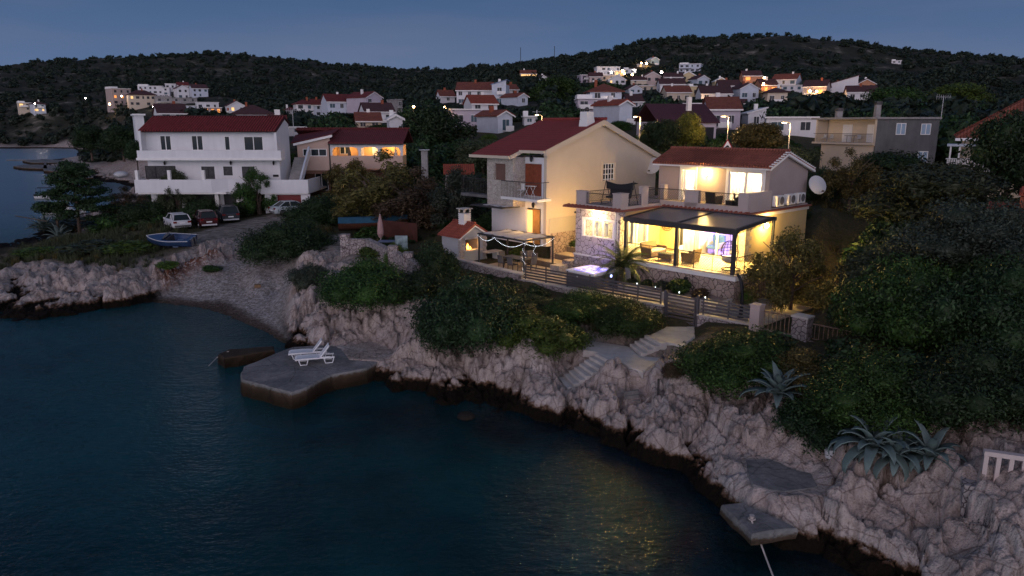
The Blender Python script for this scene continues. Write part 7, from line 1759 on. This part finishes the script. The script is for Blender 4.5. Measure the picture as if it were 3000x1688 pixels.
# ------------------------------------------------------------------ foliage builders
def cloud(seed, lobes, nleaf, leaf, core=.56, up=.25, long=1.5, inner=.12):
    """leaf quads over a set of lobes (cx,cy,cz,r,squash) plus rough inner hulls; returns verts, faces"""
    r_ = np.random.RandomState(seed); lb = np.array(lobes, float)
    wts_ = lb[:, 3] ** 2; k = r_.choice(len(lb), nleaf, p=wts_ / wts_.sum())
    d = r_.normal(size=(nleaf, 3)); d[:, 2] += up; d /= np.linalg.norm(d, axis=1)[:, None]
    rad = lb[k, 3] * (1.0 - inner * 1.6 + r_.rand(nleaf) * inner * 2.6)
    c = lb[k, :3] + d * rad[:, None] * np.stack([np.ones(nleaf), np.ones(nleaf), lb[k, 4]], 1)
    nrm = d + r_.normal(size=(nleaf, 3)) * .75; nrm /= np.linalg.norm(nrm, axis=1)[:, None]
    a = np.cross(nrm, r_.normal(size=(nleaf, 3))); a /= np.linalg.norm(a, axis=1)[:, None]; b = np.cross(nrm, a)
    s = leaf * (.55 + .9 * r_.rand(nleaf))[:, None]
    V = np.stack([c - a * s * long, c - b * s * .6, c + a * s * long, c + b * s * .6], 1).reshape(-1, 3)
    Fq = np.arange(nleaf * 4).reshape(-1, 4)
    if core:
        vs, fs = [], []
        for (cx, cy, cz, r0, sq) in lobes:
            n1, n2 = 9, 6; b0 = len(vs)
            for i in range(n2 + 1):
                for j in range(n1):
                    th = math.pi * i / n2; ph = 2 * math.pi * j / n1; rr = r0 * core * (.85 + .3 * r_.rand())
                    vs.append((cx + rr * math.sin(th) * math.cos(ph), cy + rr * math.sin(th) * math.sin(ph), cz + rr * sq * math.cos(th)))
            for i in range(n2):
                for j in range(n1): fs.append((b0 + i * n1 + j, b0 + (i + 1) * n1 + j, b0 + (i + 1) * n1 + (j + 1) % n1, b0 + i * n1 + (j + 1) % n1))
        Fq = np.concatenate([Fq, np.array(fs) + len(V)]); V = np.concatenate([V, np.array(vs)])
    return V, Fq
def np_mesh(name, V, Fq, mat, smooth=False):
    me = bpy.data.meshes.new(name); me.vertices.add(len(V)); me.vertices.foreach_set('co', V.astype(np.float32).ravel())
    me.loops.add(Fq.size); me.loops.foreach_set('vertex_index', Fq.astype(np.int32).ravel())
    me.polygons.add(len(Fq)); me.polygons.foreach_set('loop_start', np.arange(0, Fq.size, 4, dtype=np.int32)); me.update(calc_edges=True)
    me.materials.append(mat); return me
def dome_lobes(seed, n_, spread=.36, r=(.16, .28), h=.55, flat=.85):
    r0 = random.Random(seed); out = [(0, 0, h * .40, .36, h * 1.1)]
    for i in range(n_):
        a = r0.uniform(0, 6.28); q = math.sqrt(r0.random()) * spread; z = (1 - (q / .5) ** 2) * h * r0.uniform(.45, 1.0) * .8 + .06
        out.append((q * math.cos(a), q * math.sin(a), z, r0.uniform(*r), flat))
    return out
PROTO = {}
def proto(kind, var, matn):
    key = (kind, var, matn)
    if key in PROTO: return PROTO[key]
    sd = var * 13 + 5
    if kind == 'bush': V, Q = cloud(sd, dome_lobes(sd, 20, .38, (.13, .24)), 17000, .0125, inner=.22)
    elif kind == 'bigbush': V, Q = cloud(sd, dome_lobes(sd, 34, .40, (.10, .19), .52), 34000, .0085, inner=.26)
    elif kind == 'small': V, Q = cloud(sd, dome_lobes(sd, 7, .28, (.18, .30), .7), 2600, .034, inner=.2)
    elif kind == 'crown':      # tree crown, z 0..1 around
        r0 = random.Random(sd); lb = [(0, 0, .5, .30, 1)]
        for i in range(26):
            a = r0.uniform(0, 6.28); e_ = r0.uniform(-.5, 1.3); q = .34 * math.cos(e_ * .9) * r0.uniform(.75, 1.05); lb.append((q * math.cos(a), q * math.sin(a), .5 + .34 * math.sin(e_), r0.uniform(.11, .19), .9))
        V, Q = cloud(sd, lb, 17000, .0135, core=.54, inner=.28)
    elif kind == 'airy':       # loose crown with gaps
        r0 = random.Random(sd); lb = []
        for i in range(44):
            a = r0.uniform(0, 6.28); q = .46 * math.sqrt(r0.random()); z = r0.uniform(.12, .95) * (1 - .55 * (q / .46) ** 2) + .05; lb.append((q * math.cos(a), q * math.sin(a), z, r0.uniform(.05, .11), 1.1))
        V, Q = cloud(sd, lb, 15000, .0115, core=0, inner=.42, long=2.0)
    elif kind == 'column':
        lb = [(.05 * math.sin(i * 2.1), .05 * math.cos(i * 1.7), .08 + i * .085, .15 * (1.0 - (i / 11.5) ** 2.2) + .03, 1.1) for i in range(11)]
        V, Q = cloud(sd, lb, 3500, .018, inner=.2, up=.6)
    elif kind == 'tuft':
        r0 = np.random.RandomState(sd); n_ = 900; a = r0.rand(n_) * 6.28; q = r0.rand(n_) * .3; b = np.stack([q * np.cos(a), q * np.sin(a), np.zeros(n_)], 1)
        tip = b + np.stack([np.cos(a) * r0.rand(n_) * .25, np.sin(a) * r0.rand(n_) * .25, .4 + r0.rand(n_) * .6], 1); wv_ = np.stack([-np.sin(a), np.cos(a), 0 * a], 1) * .02
        V = np.stack([b - wv_, b + wv_, tip + wv_ * .2, tip - wv_ * .2], 1).reshape(-1, 3); Q = np.arange(n_ * 4).reshape(-1, 4)
    me = np_mesh(kind, V, Q, M[matn]); PROTO[key] = me; return me
PLANTS = []
def plant(kind, ix, iy, wpx, hpx, matn, label, t=None, cat='bush', name='bush', var=None, group=None, trunk=False, sink=.1, deep=.35, stems=1):
    base_ = hiti(ix, iy) if t is None else att(ix * K, iy * K, t)
    dxy = math.hypot(base_[0], base_[1]); tt = t or dxy
    w_ = wpx * K * tt / F; h_ = hpx * K * tt / F; h_ = max(.45 * h_, h_ - .32 * w_ * (CAM[2] - base_[2]) / tt); w_ *= 1.14
    x = base_[0] * (1 + w_ * deep / dxy); y = base_[1] * (1 + w_ * deep / dxy)
    z = gh(x, y) if t is None else base_[2]
    rz = rng.uniform(0, 6.28); var = var if var is not None else rng.randrange(3)
    me = proto(kind, var, matn)
    if not trunk:
        o = bpy.data.objects.new(name, me); COL.objects.link(o); o.location = (x, y, z - sink * h_); o.rotation_euler = (0, 0, rz); o.scale = (w_, w_, h_ * (1.05 if kind in ('bush', 'bigbush', 'small') else 1.0) / {'bush': .74, 'bigbush': .66, 'small': .87}.get(kind, 1))
        tag(o, label, cat, group); PLANTS.append((x, y, w_)); return o
    t0 = empty(name, (x, y, z), rz, label, cat, group)
    c = bpy.data.objects.new('crown', me); COL.objects.link(c); c.parent = t0; c.scale = (w_, w_, h_ * (.98 if kind != 'crown' else 1.05)); c.location = (0, 0, h_ * (.02 if kind != 'crown' else -.02))
    tr = MB()
    for s in range(max(1, stems)):
        a = s * 2.4; lean = .0 if stems == 1 else .12 * w_
        tr.tube([(.1 * s, 0, -.6), (lean * math.cos(a) * .5, lean * math.sin(a) * .5, h_ * .3), (lean * math.cos(a) * 1.4, lean * math.sin(a) * 1.4, h_ * .62)], max(.06, w_ * .03), 7, r1=max(.03, w_ * .012))
    for i in range(9):
        a = i * 2.4; q = w_ * .36; zz = h_ * (.45 + .45 * ((i * 37) % 10) / 10)
        tr.tube([(0, 0, h_ * (.22 + .03 * i)), (q * .5 * math.cos(a), q * .5 * math.sin(a), zz * .8), (q * math.cos(a), q * math.sin(a), zz)], max(.03, w_ * .011), 5, r1=.015)
    tr.build('trunk', M['bark'], t0); return t0
P3 = plant
# shore side shrubs
P3('bigbush', 722, 676, 200, 122, 'leaf_dark', 'large dense dark green shrub on the bank above the pebble beach')
P3('bush', 778, 722, 92, 72, 'leaf_grey', 'smaller grey green shrub at the rock edge below the large dark one')
P3('bigbush', 925, 818, 250, 165, 'leaf_green', 'big rounded green shrub on the cliff left of the garden hedge')
P3('bush', 1050, 775, 160, 112, 'leaf_dark', 'dark shrub filling the gap between the two big cliff shrubs')
P3('bush', 1097, 704, 118, 128, 'leaf_dark', 'tall dark leafy shrub growing beside the outdoor fireplace', cat='bush', deep=.2)
P3('bigbush', 1180, 908, 310, 262, 'leaf_dark', 'largest dark green shrub above the rocks in the middle of the bank')
P3('bush', 1210, 758, 170, 60, 'leaf_dark', 'low dark shrub directly below the stepped garden wall')
P3('bush', 1325, 792, 140, 54, 'leaf_dark', 'dark shrub below the left end of the slatted fence')
P3('bigbush', 1470, 838, 200, 108, 'leaf_green', 'left half of the clipped hedge under the slatted fence', name='hedge', cat='hedge')
P3('bigbush', 1580, 872, 185, 122, 'leaf_green', 'right half of the clipped hedge beside the shore steps', name='hedge', cat='hedge')
P3('bush', 1360, 908, 220, 132, 'leaf_bright', 'bright green round shrub just left of the long stairs')
P3('small', 1330, 828, 110, 70, 'leaf_mustard', 'yellowish topped shrub behind the bright green round one')
P3('bigbush', 1855, 1000, 290, 180, 'leaf_green', 'wide green shrub right of the shore steps under the stone wall')
P3('bush', 2020, 1010, 190, 150, 'leaf_mustard', 'olive brown shrub beneath the rubble retaining wall')
P3('bigbush', 2180, 1110, 300, 230, 'leaf_green', 'broad dark green shrub above the large agave clump')
P3('bigbush', 2450, 1115, 330, 240, 'leaf_dark', 'huge dark shrub behind the white balustrade')
P3('bush', 2060, 1110, 200, 150, 'leaf_dark', 'dark creeping shrub between the two agaves')
P3('bush', 1700, 960, 70, 60, 'leaf_brown', 'dry brown shrub at the left foot of the wide green one')
P3('bush', 1000, 668, 52, 68, 'leaf_bright', 'slim bright green laurel bush by the rubble wall', cat='bush')
P3('small', 938, 652, 76, 34, 'leaf_bright', 'low bright green creeper at the foot of the rubble wall')
# dark wood on the right side
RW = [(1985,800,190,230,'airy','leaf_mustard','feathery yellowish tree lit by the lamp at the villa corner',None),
 (2215,855,220,200,'bigbush','leaf_dark','dense dark shrub right of the feathery yellow tree',None),
 (2280,900,320,260,'bigbush','leaf_green','wide dark green shrub in the middle of the right hand thicket',None),
 (2490,960,330,300,'bigbush','leaf_dark','massive dark shrub at the right edge of the thicket',None),
 (2220,740,200,150,'bush','leaf_olive','olive toned shrub below the bare gravel patch',None),
 (2460,760,300,190,'bigbush','leaf_grey','grey green shrub below the small house with brick chimney',None),
 (2330,650,290,190,'crown','leaf_olive','large silvery olive tree above the gravel patch',None),
 (2230,520,170,120,'crown','leaf_dark','dark olive tree in front of the grey rendered house',None),
 (2370,560,220,130,'crown','leaf_olive','broad olive tree between grey house and hipped roof house',None),
 (2520,560,190,230,'crown','leaf_dark','tall dark tree in front of the huge hipped roof',None),
 (2135,515,130,140,'airy','leaf_mustard','mustard coloured tree right of the villa roof',50),
 (2060,500,90,100,'bush','leaf_dark','dark shrub directly behind the villa roof end',54)]
for a in RW: P3(a[4], a[0], a[1], a[2], a[3], a[5], a[6], t=a[7], trunk=a[4] in ('crown', 'airy'), cat='tree' if a[4] in ('crown', 'airy') else 'bush', name='tree' if a[4] in ('crown', 'airy') else 'bush')
# trees and shrubs of the middle ground
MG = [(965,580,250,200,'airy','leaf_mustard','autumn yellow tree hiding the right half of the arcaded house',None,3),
 (1045,588,210,165,'airy','leaf_brown','brownish half bare tree right of the autumn yellow one',None,3),
 (885,525,125,125,'airy','leaf_mustard','thin yellow green tree before the arcaded house',None,2),
 (1165,600,160,170,'airy','leaf_grey','grey green loose tree left of the cream house',None,3),
 (1120,560,120,90,'airy','leaf_brown','dry brown shrubby tree behind the fireplace chimney',None,3),
 (455,548,85,118,'airy','leaf_olive','pale oleander in front of the apartment block wall',None,4),
 (650,545,92,120,'airy','leaf_green','taller green oleander left of the red garage door',None,4),
 (330,560,110,80,'airy','leaf_brown','bare twiggy shrub between the pine and the apartment block',None,5)]
for a in MG: P3(a[4], a[0], a[1], a[2], a[3], a[5], a[6], t=a[7], trunk=True, cat='tree', name='tree', stems=a[8])
MB_ = [(385,562,110,80,'bush','leaf_dark','dark shrub at the left front corner of the apartment block',None),
 (505,552,80,60,'bush','leaf_dark','dark shrub behind the white hatchback',None),(612,548,60,45,'small','leaf_dark','small dark shrub behind the dark suv',None),
 (800,572,150,100,'bigbush','leaf_dark','dark rounded shrub right of the silver saloon',None),(900,560,130,70,'bush','leaf_dark','dark low shrub below the autumn tree',None),
 (1262,600,120,92,'bush','leaf_green','leafy shrub under the canopy of the cream house lit from the side',None),
 (240,640,140,34,'small','leaf_olive','low olive scrub on the left headland slope',None),(330,645,120,36,'small','leaf_bright','yellow green scrub patch above the left rocks',None),(110,645,90,26,'small','leaf_bright','small green scrub patch on the far left rocks',None),
 (425,700,50,24,'small','leaf_bright','small green tuft on the boulders left of the beach',None),(535,690,44,20,'small','leaf_green','tiny green tuft under the red earth bank',None),
 (170,580,150,34,'small','leaf_grey','grey green spiky undergrowth below the dark pine',None)]
for a in MB_: P3(a[4], a[0], a[1], a[2], a[3], a[5], a[6], t=a[7])
BK = [(1105,445,200,180,'crown','leaf_dark','huge round dark tree between arcaded house and cream house',118),(1215,452,140,100,'crown','leaf_olive','greyish olive tree left of the cream house roof',84),(1190,500,120,80,'bush','leaf_dark','dark shrub below the greyish olive tree',72),
 (232,400,96,82,'crown','leaf_dark','left one of two round dark trees behind the rocky spit',190),(312,402,104,86,'crown','leaf_dark','right one of two round dark trees behind the rocky spit',170),
 (1400,312,150,115,'crown','leaf_green','biggest green pine crown below the upper village',225),(1335,330,90,60,'crown','leaf_dark','dark tree left of the biggest pine',190),(1510,298,110,85,'crown','leaf_green','second big green pine crown below the upper village',235),(1580,305,80,60,'crown','leaf_bright','lighter green tree right of the two pines',225),
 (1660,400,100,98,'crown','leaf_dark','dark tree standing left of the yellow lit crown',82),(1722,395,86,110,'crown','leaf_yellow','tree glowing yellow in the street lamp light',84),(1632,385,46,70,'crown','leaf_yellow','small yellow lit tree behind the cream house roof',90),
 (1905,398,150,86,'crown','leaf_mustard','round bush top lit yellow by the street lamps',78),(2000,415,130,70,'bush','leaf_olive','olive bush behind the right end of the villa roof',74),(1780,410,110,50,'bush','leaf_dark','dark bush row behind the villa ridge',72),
 (1520,355,120,60,'crown','leaf_dark','dark tree mass between the pale blue and bluish gabled houses',135),(1560,345,70,40,'crown','leaf_green','rounded tree above the cream house chimney',120),(1760,300,120,50,'crown','leaf_dark','dark tree below the pale two storey village house',190),
 (1010,300,40,50,'column','leaf_dark','dark slim cypress beside the large pale blue house',262),(816,300,20,38,'column','leaf_dark','dark cypress beside the pyramid roofed house',262),(1520,218,9,34,'column','leaf_dark','slim cypress beside the long white village block',392),
 (2030,330,160,70,'crown','leaf_dark','dark trees above the long flat carport',140),(2240,330,150,110,'crown','leaf_green','large green tree right of the lowest white village house',170),(2390,300,170,90,'crown','leaf_bright','big yellow green tree on the slope above the grey house',190),(2120,330,130,60,'crown','leaf_dark','dark trees behind the grey house chimney',150),
 (1930,300,90,40,'crown','leaf_dark','dark trees below the cream hipped village house',200),(560,330,50,20,'crown','leaf_dark','low dark tree behind the apartment block ridge',240),(880,330,140,44,'crown','leaf_dark','dark trees below the pyramid roofed house',215),(980,352,120,40,'crown','leaf_green','green trees right behind the arcaded house roof',160),(765,345,90,36,'crown','leaf_dark','dark tree group between apartment block and pyramid roofed house',190),
 (1085,340,80,30,'crown','leaf_green','green tree at the left of the round dark tree',150),(1255,405,80,40,'crown','leaf_dark','dark tree before the pale blue gabled house',105),(1072,515,90,58,'crown','leaf_dark','dark tree hiding the foot of the lone chimney stack',70),(346,418,54,64,'crown','leaf_dark','dark tree hiding the foot of the narrow white block',104),(1230,372,50,34,'crown','leaf_bright','bright green tree left of the pale blue gabled house',118)]
for a in BK: P3(a[4], a[0], a[1], a[2], a[3], a[5], a[6], t=a[7], trunk=a[4] != 'bush', cat='tree' if a[4] != 'bush' else 'bush', name='cypress' if a[4] == 'column' else ('tree' if a[4] == 'crown' else 'bush'))
# shrubs of the flower bed
for i, (x, y, w_, h_, mt_, lb) in enumerate(((-5.9, -.75, .9, .6, 'leaf_olive', 'pale dry looking plant beside the palm trunk'), (-4.9, -.7, .9, .65, 'leaf_dark', 'small dark green plant in the flower bed'), (-3.9, -.65, 1.2, .75, 'leaf_grey', 'grey lavender mound in the flower bed'), (-2.75, -.7, 1.35, 1.25, 'leaf_green', 'round clipped shrub in the flower bed'), (-1.4, -.7, 1.2, .7, 'leaf_brown', 'dry lavender mound at the right end of the flower bed'), (.8, .2, .9, .8, 'leaf_bright', 'leafy plant round the terrace corner'), (-13.5, 2.9, 1.2, 1.3, 'leaf_green', 'small lit shrub against the stone base of the cream house'), (-16.5, .2, 1.5, 1.2, 'leaf_bright', 'low lit plants between dining pergola and cream house'))):
    X, Y, Z = vw(x, y, 3.4 if i < 6 else 3.9 if i == 6 else 3.3); o = bpy.data.objects.new('garden_shrub', proto('small', i % 3, mt_)); COL.objects.link(o); o.location = (X, Y, Z - .06); o.scale = (w_, w_, h_); tag(o, lb, 'shrub')
# pine at the left with flat layered boughs
p_ = hiti(200, 588); t_ = math.hypot(p_[0], p_[1]); H_ = 150 * K * t_ / F
T = empty('pine_tree', (p_[0], p_[1], gh(p_[0], p_[1])), 0, 'dark pine with flat layered boughs at the edge of the bay', 'tree')
tr = MB().tube([(0, 0, -.5), (.15, 0, H_ * .4), (-.1, .1, H_ * .7), (.1, 0, H_)], .2, 8, r1=.05).tube([(-2.2, 0, -.5), (-2.3, 0, 1.2), (-2.0, 0, 3.0)], .14, 6); lb = []
r0 = random.Random(4)
for i in range(26):
    z = H_ * (.2 + .78 * i / 26); L_ = (1 - (i / 26) ** 1.6) * H_ * .52 * r0.uniform(.6, 1.1) + .4; a = i * 2.4
    e_ = (L_ * math.cos(a), L_ * math.sin(a), z + .25); tr.tube([(0, 0, z - .2), (e_[0] * .6, e_[1] * .6, z), e_], .06, 5, r1=.02)
    for k in (.5, .75, 1.0): lb.append((e_[0] * k, e_[1] * k, z + .2 + r0.uniform(-.1, .15), .8 * r0.uniform(.8, 1.3), .38))
for k in range(7): lb.append((-2.2 + r0.uniform(-1, 1), r0.uniform(-.6, .6), 2.9 + r0.uniform(-.2, .3), .6, .45))
tr.build('trunk', M['bark'], T); V_, Q_ = cloud(9, lb, 16000, .09, core=.6, inner=.3, up=.3, long=2)
o = bpy.data.objects.new('crown', np_mesh('crown', V_, Q_, M['leaf_dark'])); COL.objects.link(o); o.parent = T
p2 = onz(40 * K, 552 * K, 2.0)
q2 = onz(118 * K, 566 * K, 2.3)
T = thing('fallen_agave_stalk', MB().tube([(0, 0, 0), (q2[0] - p2[0], q2[1] - p2[1], .3)], .06, 5), M['bark'], 'long leaning dead agave flower stalk over the bay', 'stalk', (p2[0], p2[1], 2.4))
for i in range(12):
    pass
# palm
T = at_v('palm_tree', -6.55, -.95, 3.35, 'small date palm with arching fronds in front of the terrace', 'palm tree')
tk = MB()
for i in range(9): tk.lathe([(.20 - i * .006, 0), (.24 - i * .006, .10), (.17, .13)], 12, (0, 0, i * .11))
tk.build('trunk', M['bark'], T)
for i in range(34):
    fr = MB(); a = i * 2.4 + .2; el_ = R(80 - (i / 34) * 75); L_ = 2.0 + .5 * ((i * 7) % 5) / 5; pts = []
    x = 0.05; z = 1.0; ang = el_
    for k in range(9): pts.append((x, z)); x += L_ / 8 * math.cos(ang); z += L_ / 8 * math.sin(ang); ang -= R(9 + i * .22)
    P_3 = [Vector((px_ * math.cos(a), px_ * math.sin(a), pz_)) for px_, pz_ in pts]; fr.tube(P_3, .018, 4, r1=.005)
    for k in range(1, 33):
        u = k / 33 * 8; j = min(7, int(u)); q = P_3[j].lerp(P_3[j + 1], u - j); dr = (P_3[j + 1] - P_3[j]).normalized(); sd_ = Vector((-math.sin(a), math.cos(a), 0)); ll = .48 * math.sin(math.pi * min(1, .15 + k / 36))
        for s in (-1, 1):
            tip = q + (sd_ * s * .75 + dr * .6 + Vector((0, 0, -.25))).normalized() * ll
            w2 = dr * .028; fr.add([q - w2, q + w2, tip], [(0, 1, 2)])
    fr.build('frond', M['palm'], T)
# agaves
def agave(ix, iy, size, n_, label, z=None, droop=1.0):
    p_ = hiti(ix, iy); T = empty('agave', (p_[0], p_[1], gh(p_[0], p_[1])), rng.uniform(0, 6), label, 'agave')
    for i in range(n_):
        a = i * 2.4; ring = i / n_; el_ = R(82 - ring * 62); L_ = size * (.75 + .35 * rng.random()); lf = MB(); vs = []; x = .05; z_ = .05; ang = el_; N8 = 9
        for k in range(N8):
            u = k / (N8 - 1); w_ = size * .105 * (math.sin(math.pi * min(1, .22 + u * .78)) ** .8) + .004; cup = w_ * .45
            c, s_ = math.cos(a), math.sin(a); nx, nz = -math.sin(ang), math.cos(ang)
            for o_, lift in ((-w_, cup), (0, 0), (w_, cup)):
                X = x + nx * lift; Z = z_ + nz * lift; vs.append((X * c - o_ * s_, X * s_ + o_ * c, Z))
            x += L_ / N8 * math.cos(ang); z_ += L_ / N8 * math.sin(ang); ang -= R((7 + ring * 10) * droop * (1.6 if k > 4 else .7))
        fs = []
        for k in range(N8 - 1):
            for j in (0, 1): a0 = k * 3 + j; fs.append((a0, a0 + 1, a0 + 4, a0 + 3))
        o = lf.add(vs, fs).build('leaf', M['agave'], T, smooth=True); m_ = o.modifiers.new('thick', 'SOLIDIFY'); m_.thickness = size * .018
agave(1955, 1020, 1.55, 26, 'big blue grey agave with curling leaves among the shrubs', droop=.8)
agave(2195, 1150, 1.7, 28, 'large drooping agave forming the left part of the big clump', droop=1.3)
agave(2250, 1165, 1.5, 24, 'drooping agave in the middle of the big clump', droop=1.3)
agave(2335, 1165, 1.35, 22, 'drooping agave at the right end of the big clump', droop=1.2)
agave(112, 585, 2.4, 20, 'dark spiky agave on the left headland by the bay', droop=.5)
agave(150, 600, 2.2, 18, 'second spiky agave under the dark pine', droop=.5)

# ------------------------------------------------------------------ uncountable cover
def scatter(name, protos, pts, mat, kind='stuff'):
    """pts: rows x,y,z,width,height,rot ; protos: list of (V,Q)"""
    Vs, Qs = [], []; off = 0; pts = np.array(pts); k = np.arange(len(pts)) % len(protos)
    for j, (V, Q) in enumerate(protos):
        P_ = pts[k == j]
        if not len(P_): continue
        c = np.cos(P_[:, 5])[:, None]; s = np.sin(P_[:, 5])[:, None]
        X = (V[None, :, 0] * c - V[None, :, 1] * s) * P_[:, 3:4] + P_[:, 0:1]; Y = (V[None, :, 0] * s + V[None, :, 1] * c) * P_[:, 3:4] + P_[:, 1:2]; Z = V[None, :, 2] * P_[:, 4:5] + P_[:, 2:3]
        Vs.append(np.stack([X, Y, Z], -1).reshape(-1, 3)); Qs.append((Q[None] + (np.arange(len(P_)) * len(V))[:, None, None] + off).reshape(-1, 4)); off += len(P_) * len(V)
    me = np_mesh(name, np.concatenate(Vs), np.concatenate(Qs), mat); o = bpy.data.objects.new(name, me); COL.objects.link(o); o['kind'] = kind; return o
def lobes_small(sd, n_=5):
    r0 = random.Random(sd); return [(0, 0, .35, .34, 1)] + [(r0.uniform(-.28, .28), r0.uniform(-.28, .28), r0.uniform(.3, .65), r0.uniform(.14, .26), .9) for _ in range(n_)]
def mini(sd, nl, leaf, core=.62): return cloud(sd, lobes_small(sd), nl, leaf, core=core, inner=.24)
HBX = [(h[0], h[1], h[2], h[3], (h[4] + 2) * F / h[3]) for h in VH]
def clear_of_houses(x, y, z, w_, h_):
    tt = y * math.cos(TH) + (CAM[2] - z) * math.sin(TH); px = 1500 + F * x / tt; zz = z + h_
    v = 844 - F * ((zz - CAM[2]) * math.cos(TH) + y * math.sin(TH)) / (y * math.cos(TH) - (zz - CAM[2]) * math.sin(TH))
    hwp = w_ / 2 * F / tt
    for hx, hb, hw_, ht, hh in HBX:
        if tt < ht + 9 and abs(px - hx) < hw_ / 2 + hwp * .6 and v < hb - hh * .22 and tt > ht - 75: return False
    return True
r_ = np.random.RandomState(5)
def make_pts(n_, t0, t1, a0, a1, wr, hr, dens, minland=3.0, houses=True, zmin=.6):
    th = r_.uniform(R(a0), R(a1), n_); rr = np.exp(r_.uniform(math.log(t0), math.log(t1), n_)); x = np.sin(th) * rr; y = np.cos(th) * rr
    g = ground(x, y, True); h = g[0]; d = g[4]; pad = g[3]; isb = g[2]
    m = (d > minland) & (h > zmin) & (pad < .1) & (isb < .1) & (g[1] < .55) & dens(x, y, rr, h)
    out = []
    for X, Y, Z, r0 in zip(x[m], y[m], h[m], rr[m]):
        w_ = (wr[0] + (wr[1] - wr[0]) * r_.rand() ** 1.7) * (1 + .35 * r_.rand()); hh = w_ * r_.uniform(*hr)
        if houses and not clear_of_houses(X, Y, Z, w_, hh): continue
        out.append((X, Y, Z - .15 * hh, w_, hh, r_.rand() * 6.28))
    return out
hill = lambda x, y, r, h: (fbm(x * .018, y * .018, 4, 30) + .35 * vnoise(x * .09, y * .09, 31) > .40 + .20 * r_.rand(len(x)))
pts = make_pts(21000, 150, 1050, -38, 40, (1.8, 7.0), (.55, .95), hill, minland=12)
print('hill scrub', len(pts))
scatter('hillside_scrub', [mini(s, 75, .10) for s in (1, 2, 3, 4)], pts, M['leaf_far'])
pts = make_pts(900, 240, 760, -36, 38, (5, 9), (.8, 1.15), lambda x, y, r, h: (fbm(x * .012, y * .012, 3, 44) > .5), minland=14)
scatter('hillside_wood', [mini(s, 200, .06) for s in (5, 6, 7)], pts, M['leaf_far'])
# trees between village houses and gardens
pts = make_pts(950, 92, 300, -20, 37, (3.0, 6.5), (.7, 1.1), lambda x, y, r, h: vnoise(x * .05, y * .05, 88) > .35, minland=10)
print('village trees', len(pts))
scatter('village_trees', [mini(s, 520, .042) for s in (11, 12, 13)], pts, M['leaf_dark'])
# scrub of the near plots (behind and right of the houses)
def nearveg(x, y, r, h):
    lx, ly = vloc_np(x, y)
    inside = ((lx > -24) & (lx < 1) & (ly > -4.3) & (ly < 13)) | ((lx > -3.5) & (lx < 14) & (ly > -7) & (ly < 4))
    ca = sdist(x, y, carpark) > -1.5; l2 = sdist(x, y, lot2) > -.8
    bl = ((x > -42) & (x < -10) & (y > 76) & (y < 93)) | ((x > 29) & (x < 56) & (y > 52) & (y < 92)) | ((x > 19) & (y > 28) & (y < 45) & (x < 32)) | ((x > -13) & (x < 11) & (y > 46) & (y < 62) & (lx > -21) & (lx < 0) & (ly < 14))
    return ~inside & ~ca & ~l2 & ~bl
def vloc_np(x, y):
    c, s = math.cos(VY), math.sin(VY); dx, dy = x - VO[0], y - VO[1]; return c * dx + s * dy, -s * dx + c * dy
pts = make_pts(1500, 40, 110, -30, 38, (1.0, 3.0), (.45, .8), lambda x, y, r, h: nearveg(x, y, r, h) & (vnoise(x * .2, y * .2, 17) > .42) & ~((x < -14) & (y < 74)) & ~((x > -15) & (y < 58) & (vloc_np(x, y)[0] < 4)), minland=9)
print('near scrub', len(pts))
scatter('undergrowth', [mini(s, 520, .05) for s in (21, 22, 23)], pts, M['leaf_green'])
pts = make_pts(1600, 26, 58, -24, 22, (.5, 1.1), (.4, .7), lambda x, y, r, h: nearveg(x, y, r, h) & (vloc_np(x, y)[0] < 1), minland=5.0)
scatter('bank_scrub', [mini(s, 420, .06) for s in (24, 25, 26)], pts, M['leaf_dark'])
# thicket on the right slope
def rightslope(x, y, r, h):
    lx, ly = vloc_np(x, y); return (lx > 3.6) & (ly < 24) & ~((lx < 6.8) & (ly > -6.5) & (ly < 3)) & ~((lx < 14) & (ly > -6.5) & (ly < -2.0)) & (np.abs(ly + 2.6) > .7) & ~((x > 19) & (y > 28) & (y < 36)) & (sdist(x, y, gravel_) < -.6)
gravel_ = [IP(a, b, 4.6) for a, b in ((2060, 745), (2100, 690), (2200, 680), (2230, 705), (2160, 745))]
pts = make_pts(2600, 21, 62, 8, 40, (1.0, 2.4), (.6, .95), rightslope, minland=5.5, houses=False)
print('thicket', len(pts))
scatter('thicket', [mini(s, 1300, .036) for s in (31, 32, 33)], pts[::1][:700], M['leaf_dark'])
# dry grass
tufts = [(proto('tuft', v, 'leaf_mustard'), v) for v in (0, 1)]
def tv(me):
    n_ = len(me.vertices); V = np.zeros(n_ * 3); me.vertices.foreach_get('co', V); return V.reshape(-1, 3)[:240], np.arange(240).reshape(-1, 4)
pts = make_pts(9000, 20, 105, -38, 38, (.5, 1.1), (.35, .7), lambda x, y, r, h: nearveg(x, y, r, h) & (vnoise(x * .35, y * .35, 7) > .45), minland=5.0, houses=False)
print('tufts', len(pts))
scatter('dry_grass', [tv(a) for a, _ in tufts], pts, M['leaf_mustard'])
pts = make_pts(2500, 48, 90, -36, -14, (.6, 1.2), (.5, .8), lambda x, y, r, h: nearveg(x, y, r, h), minland=4.0, houses=False)
scatter('headland_grass', [tv(a) for a, _ in tufts], pts, M['leaf_olive'])
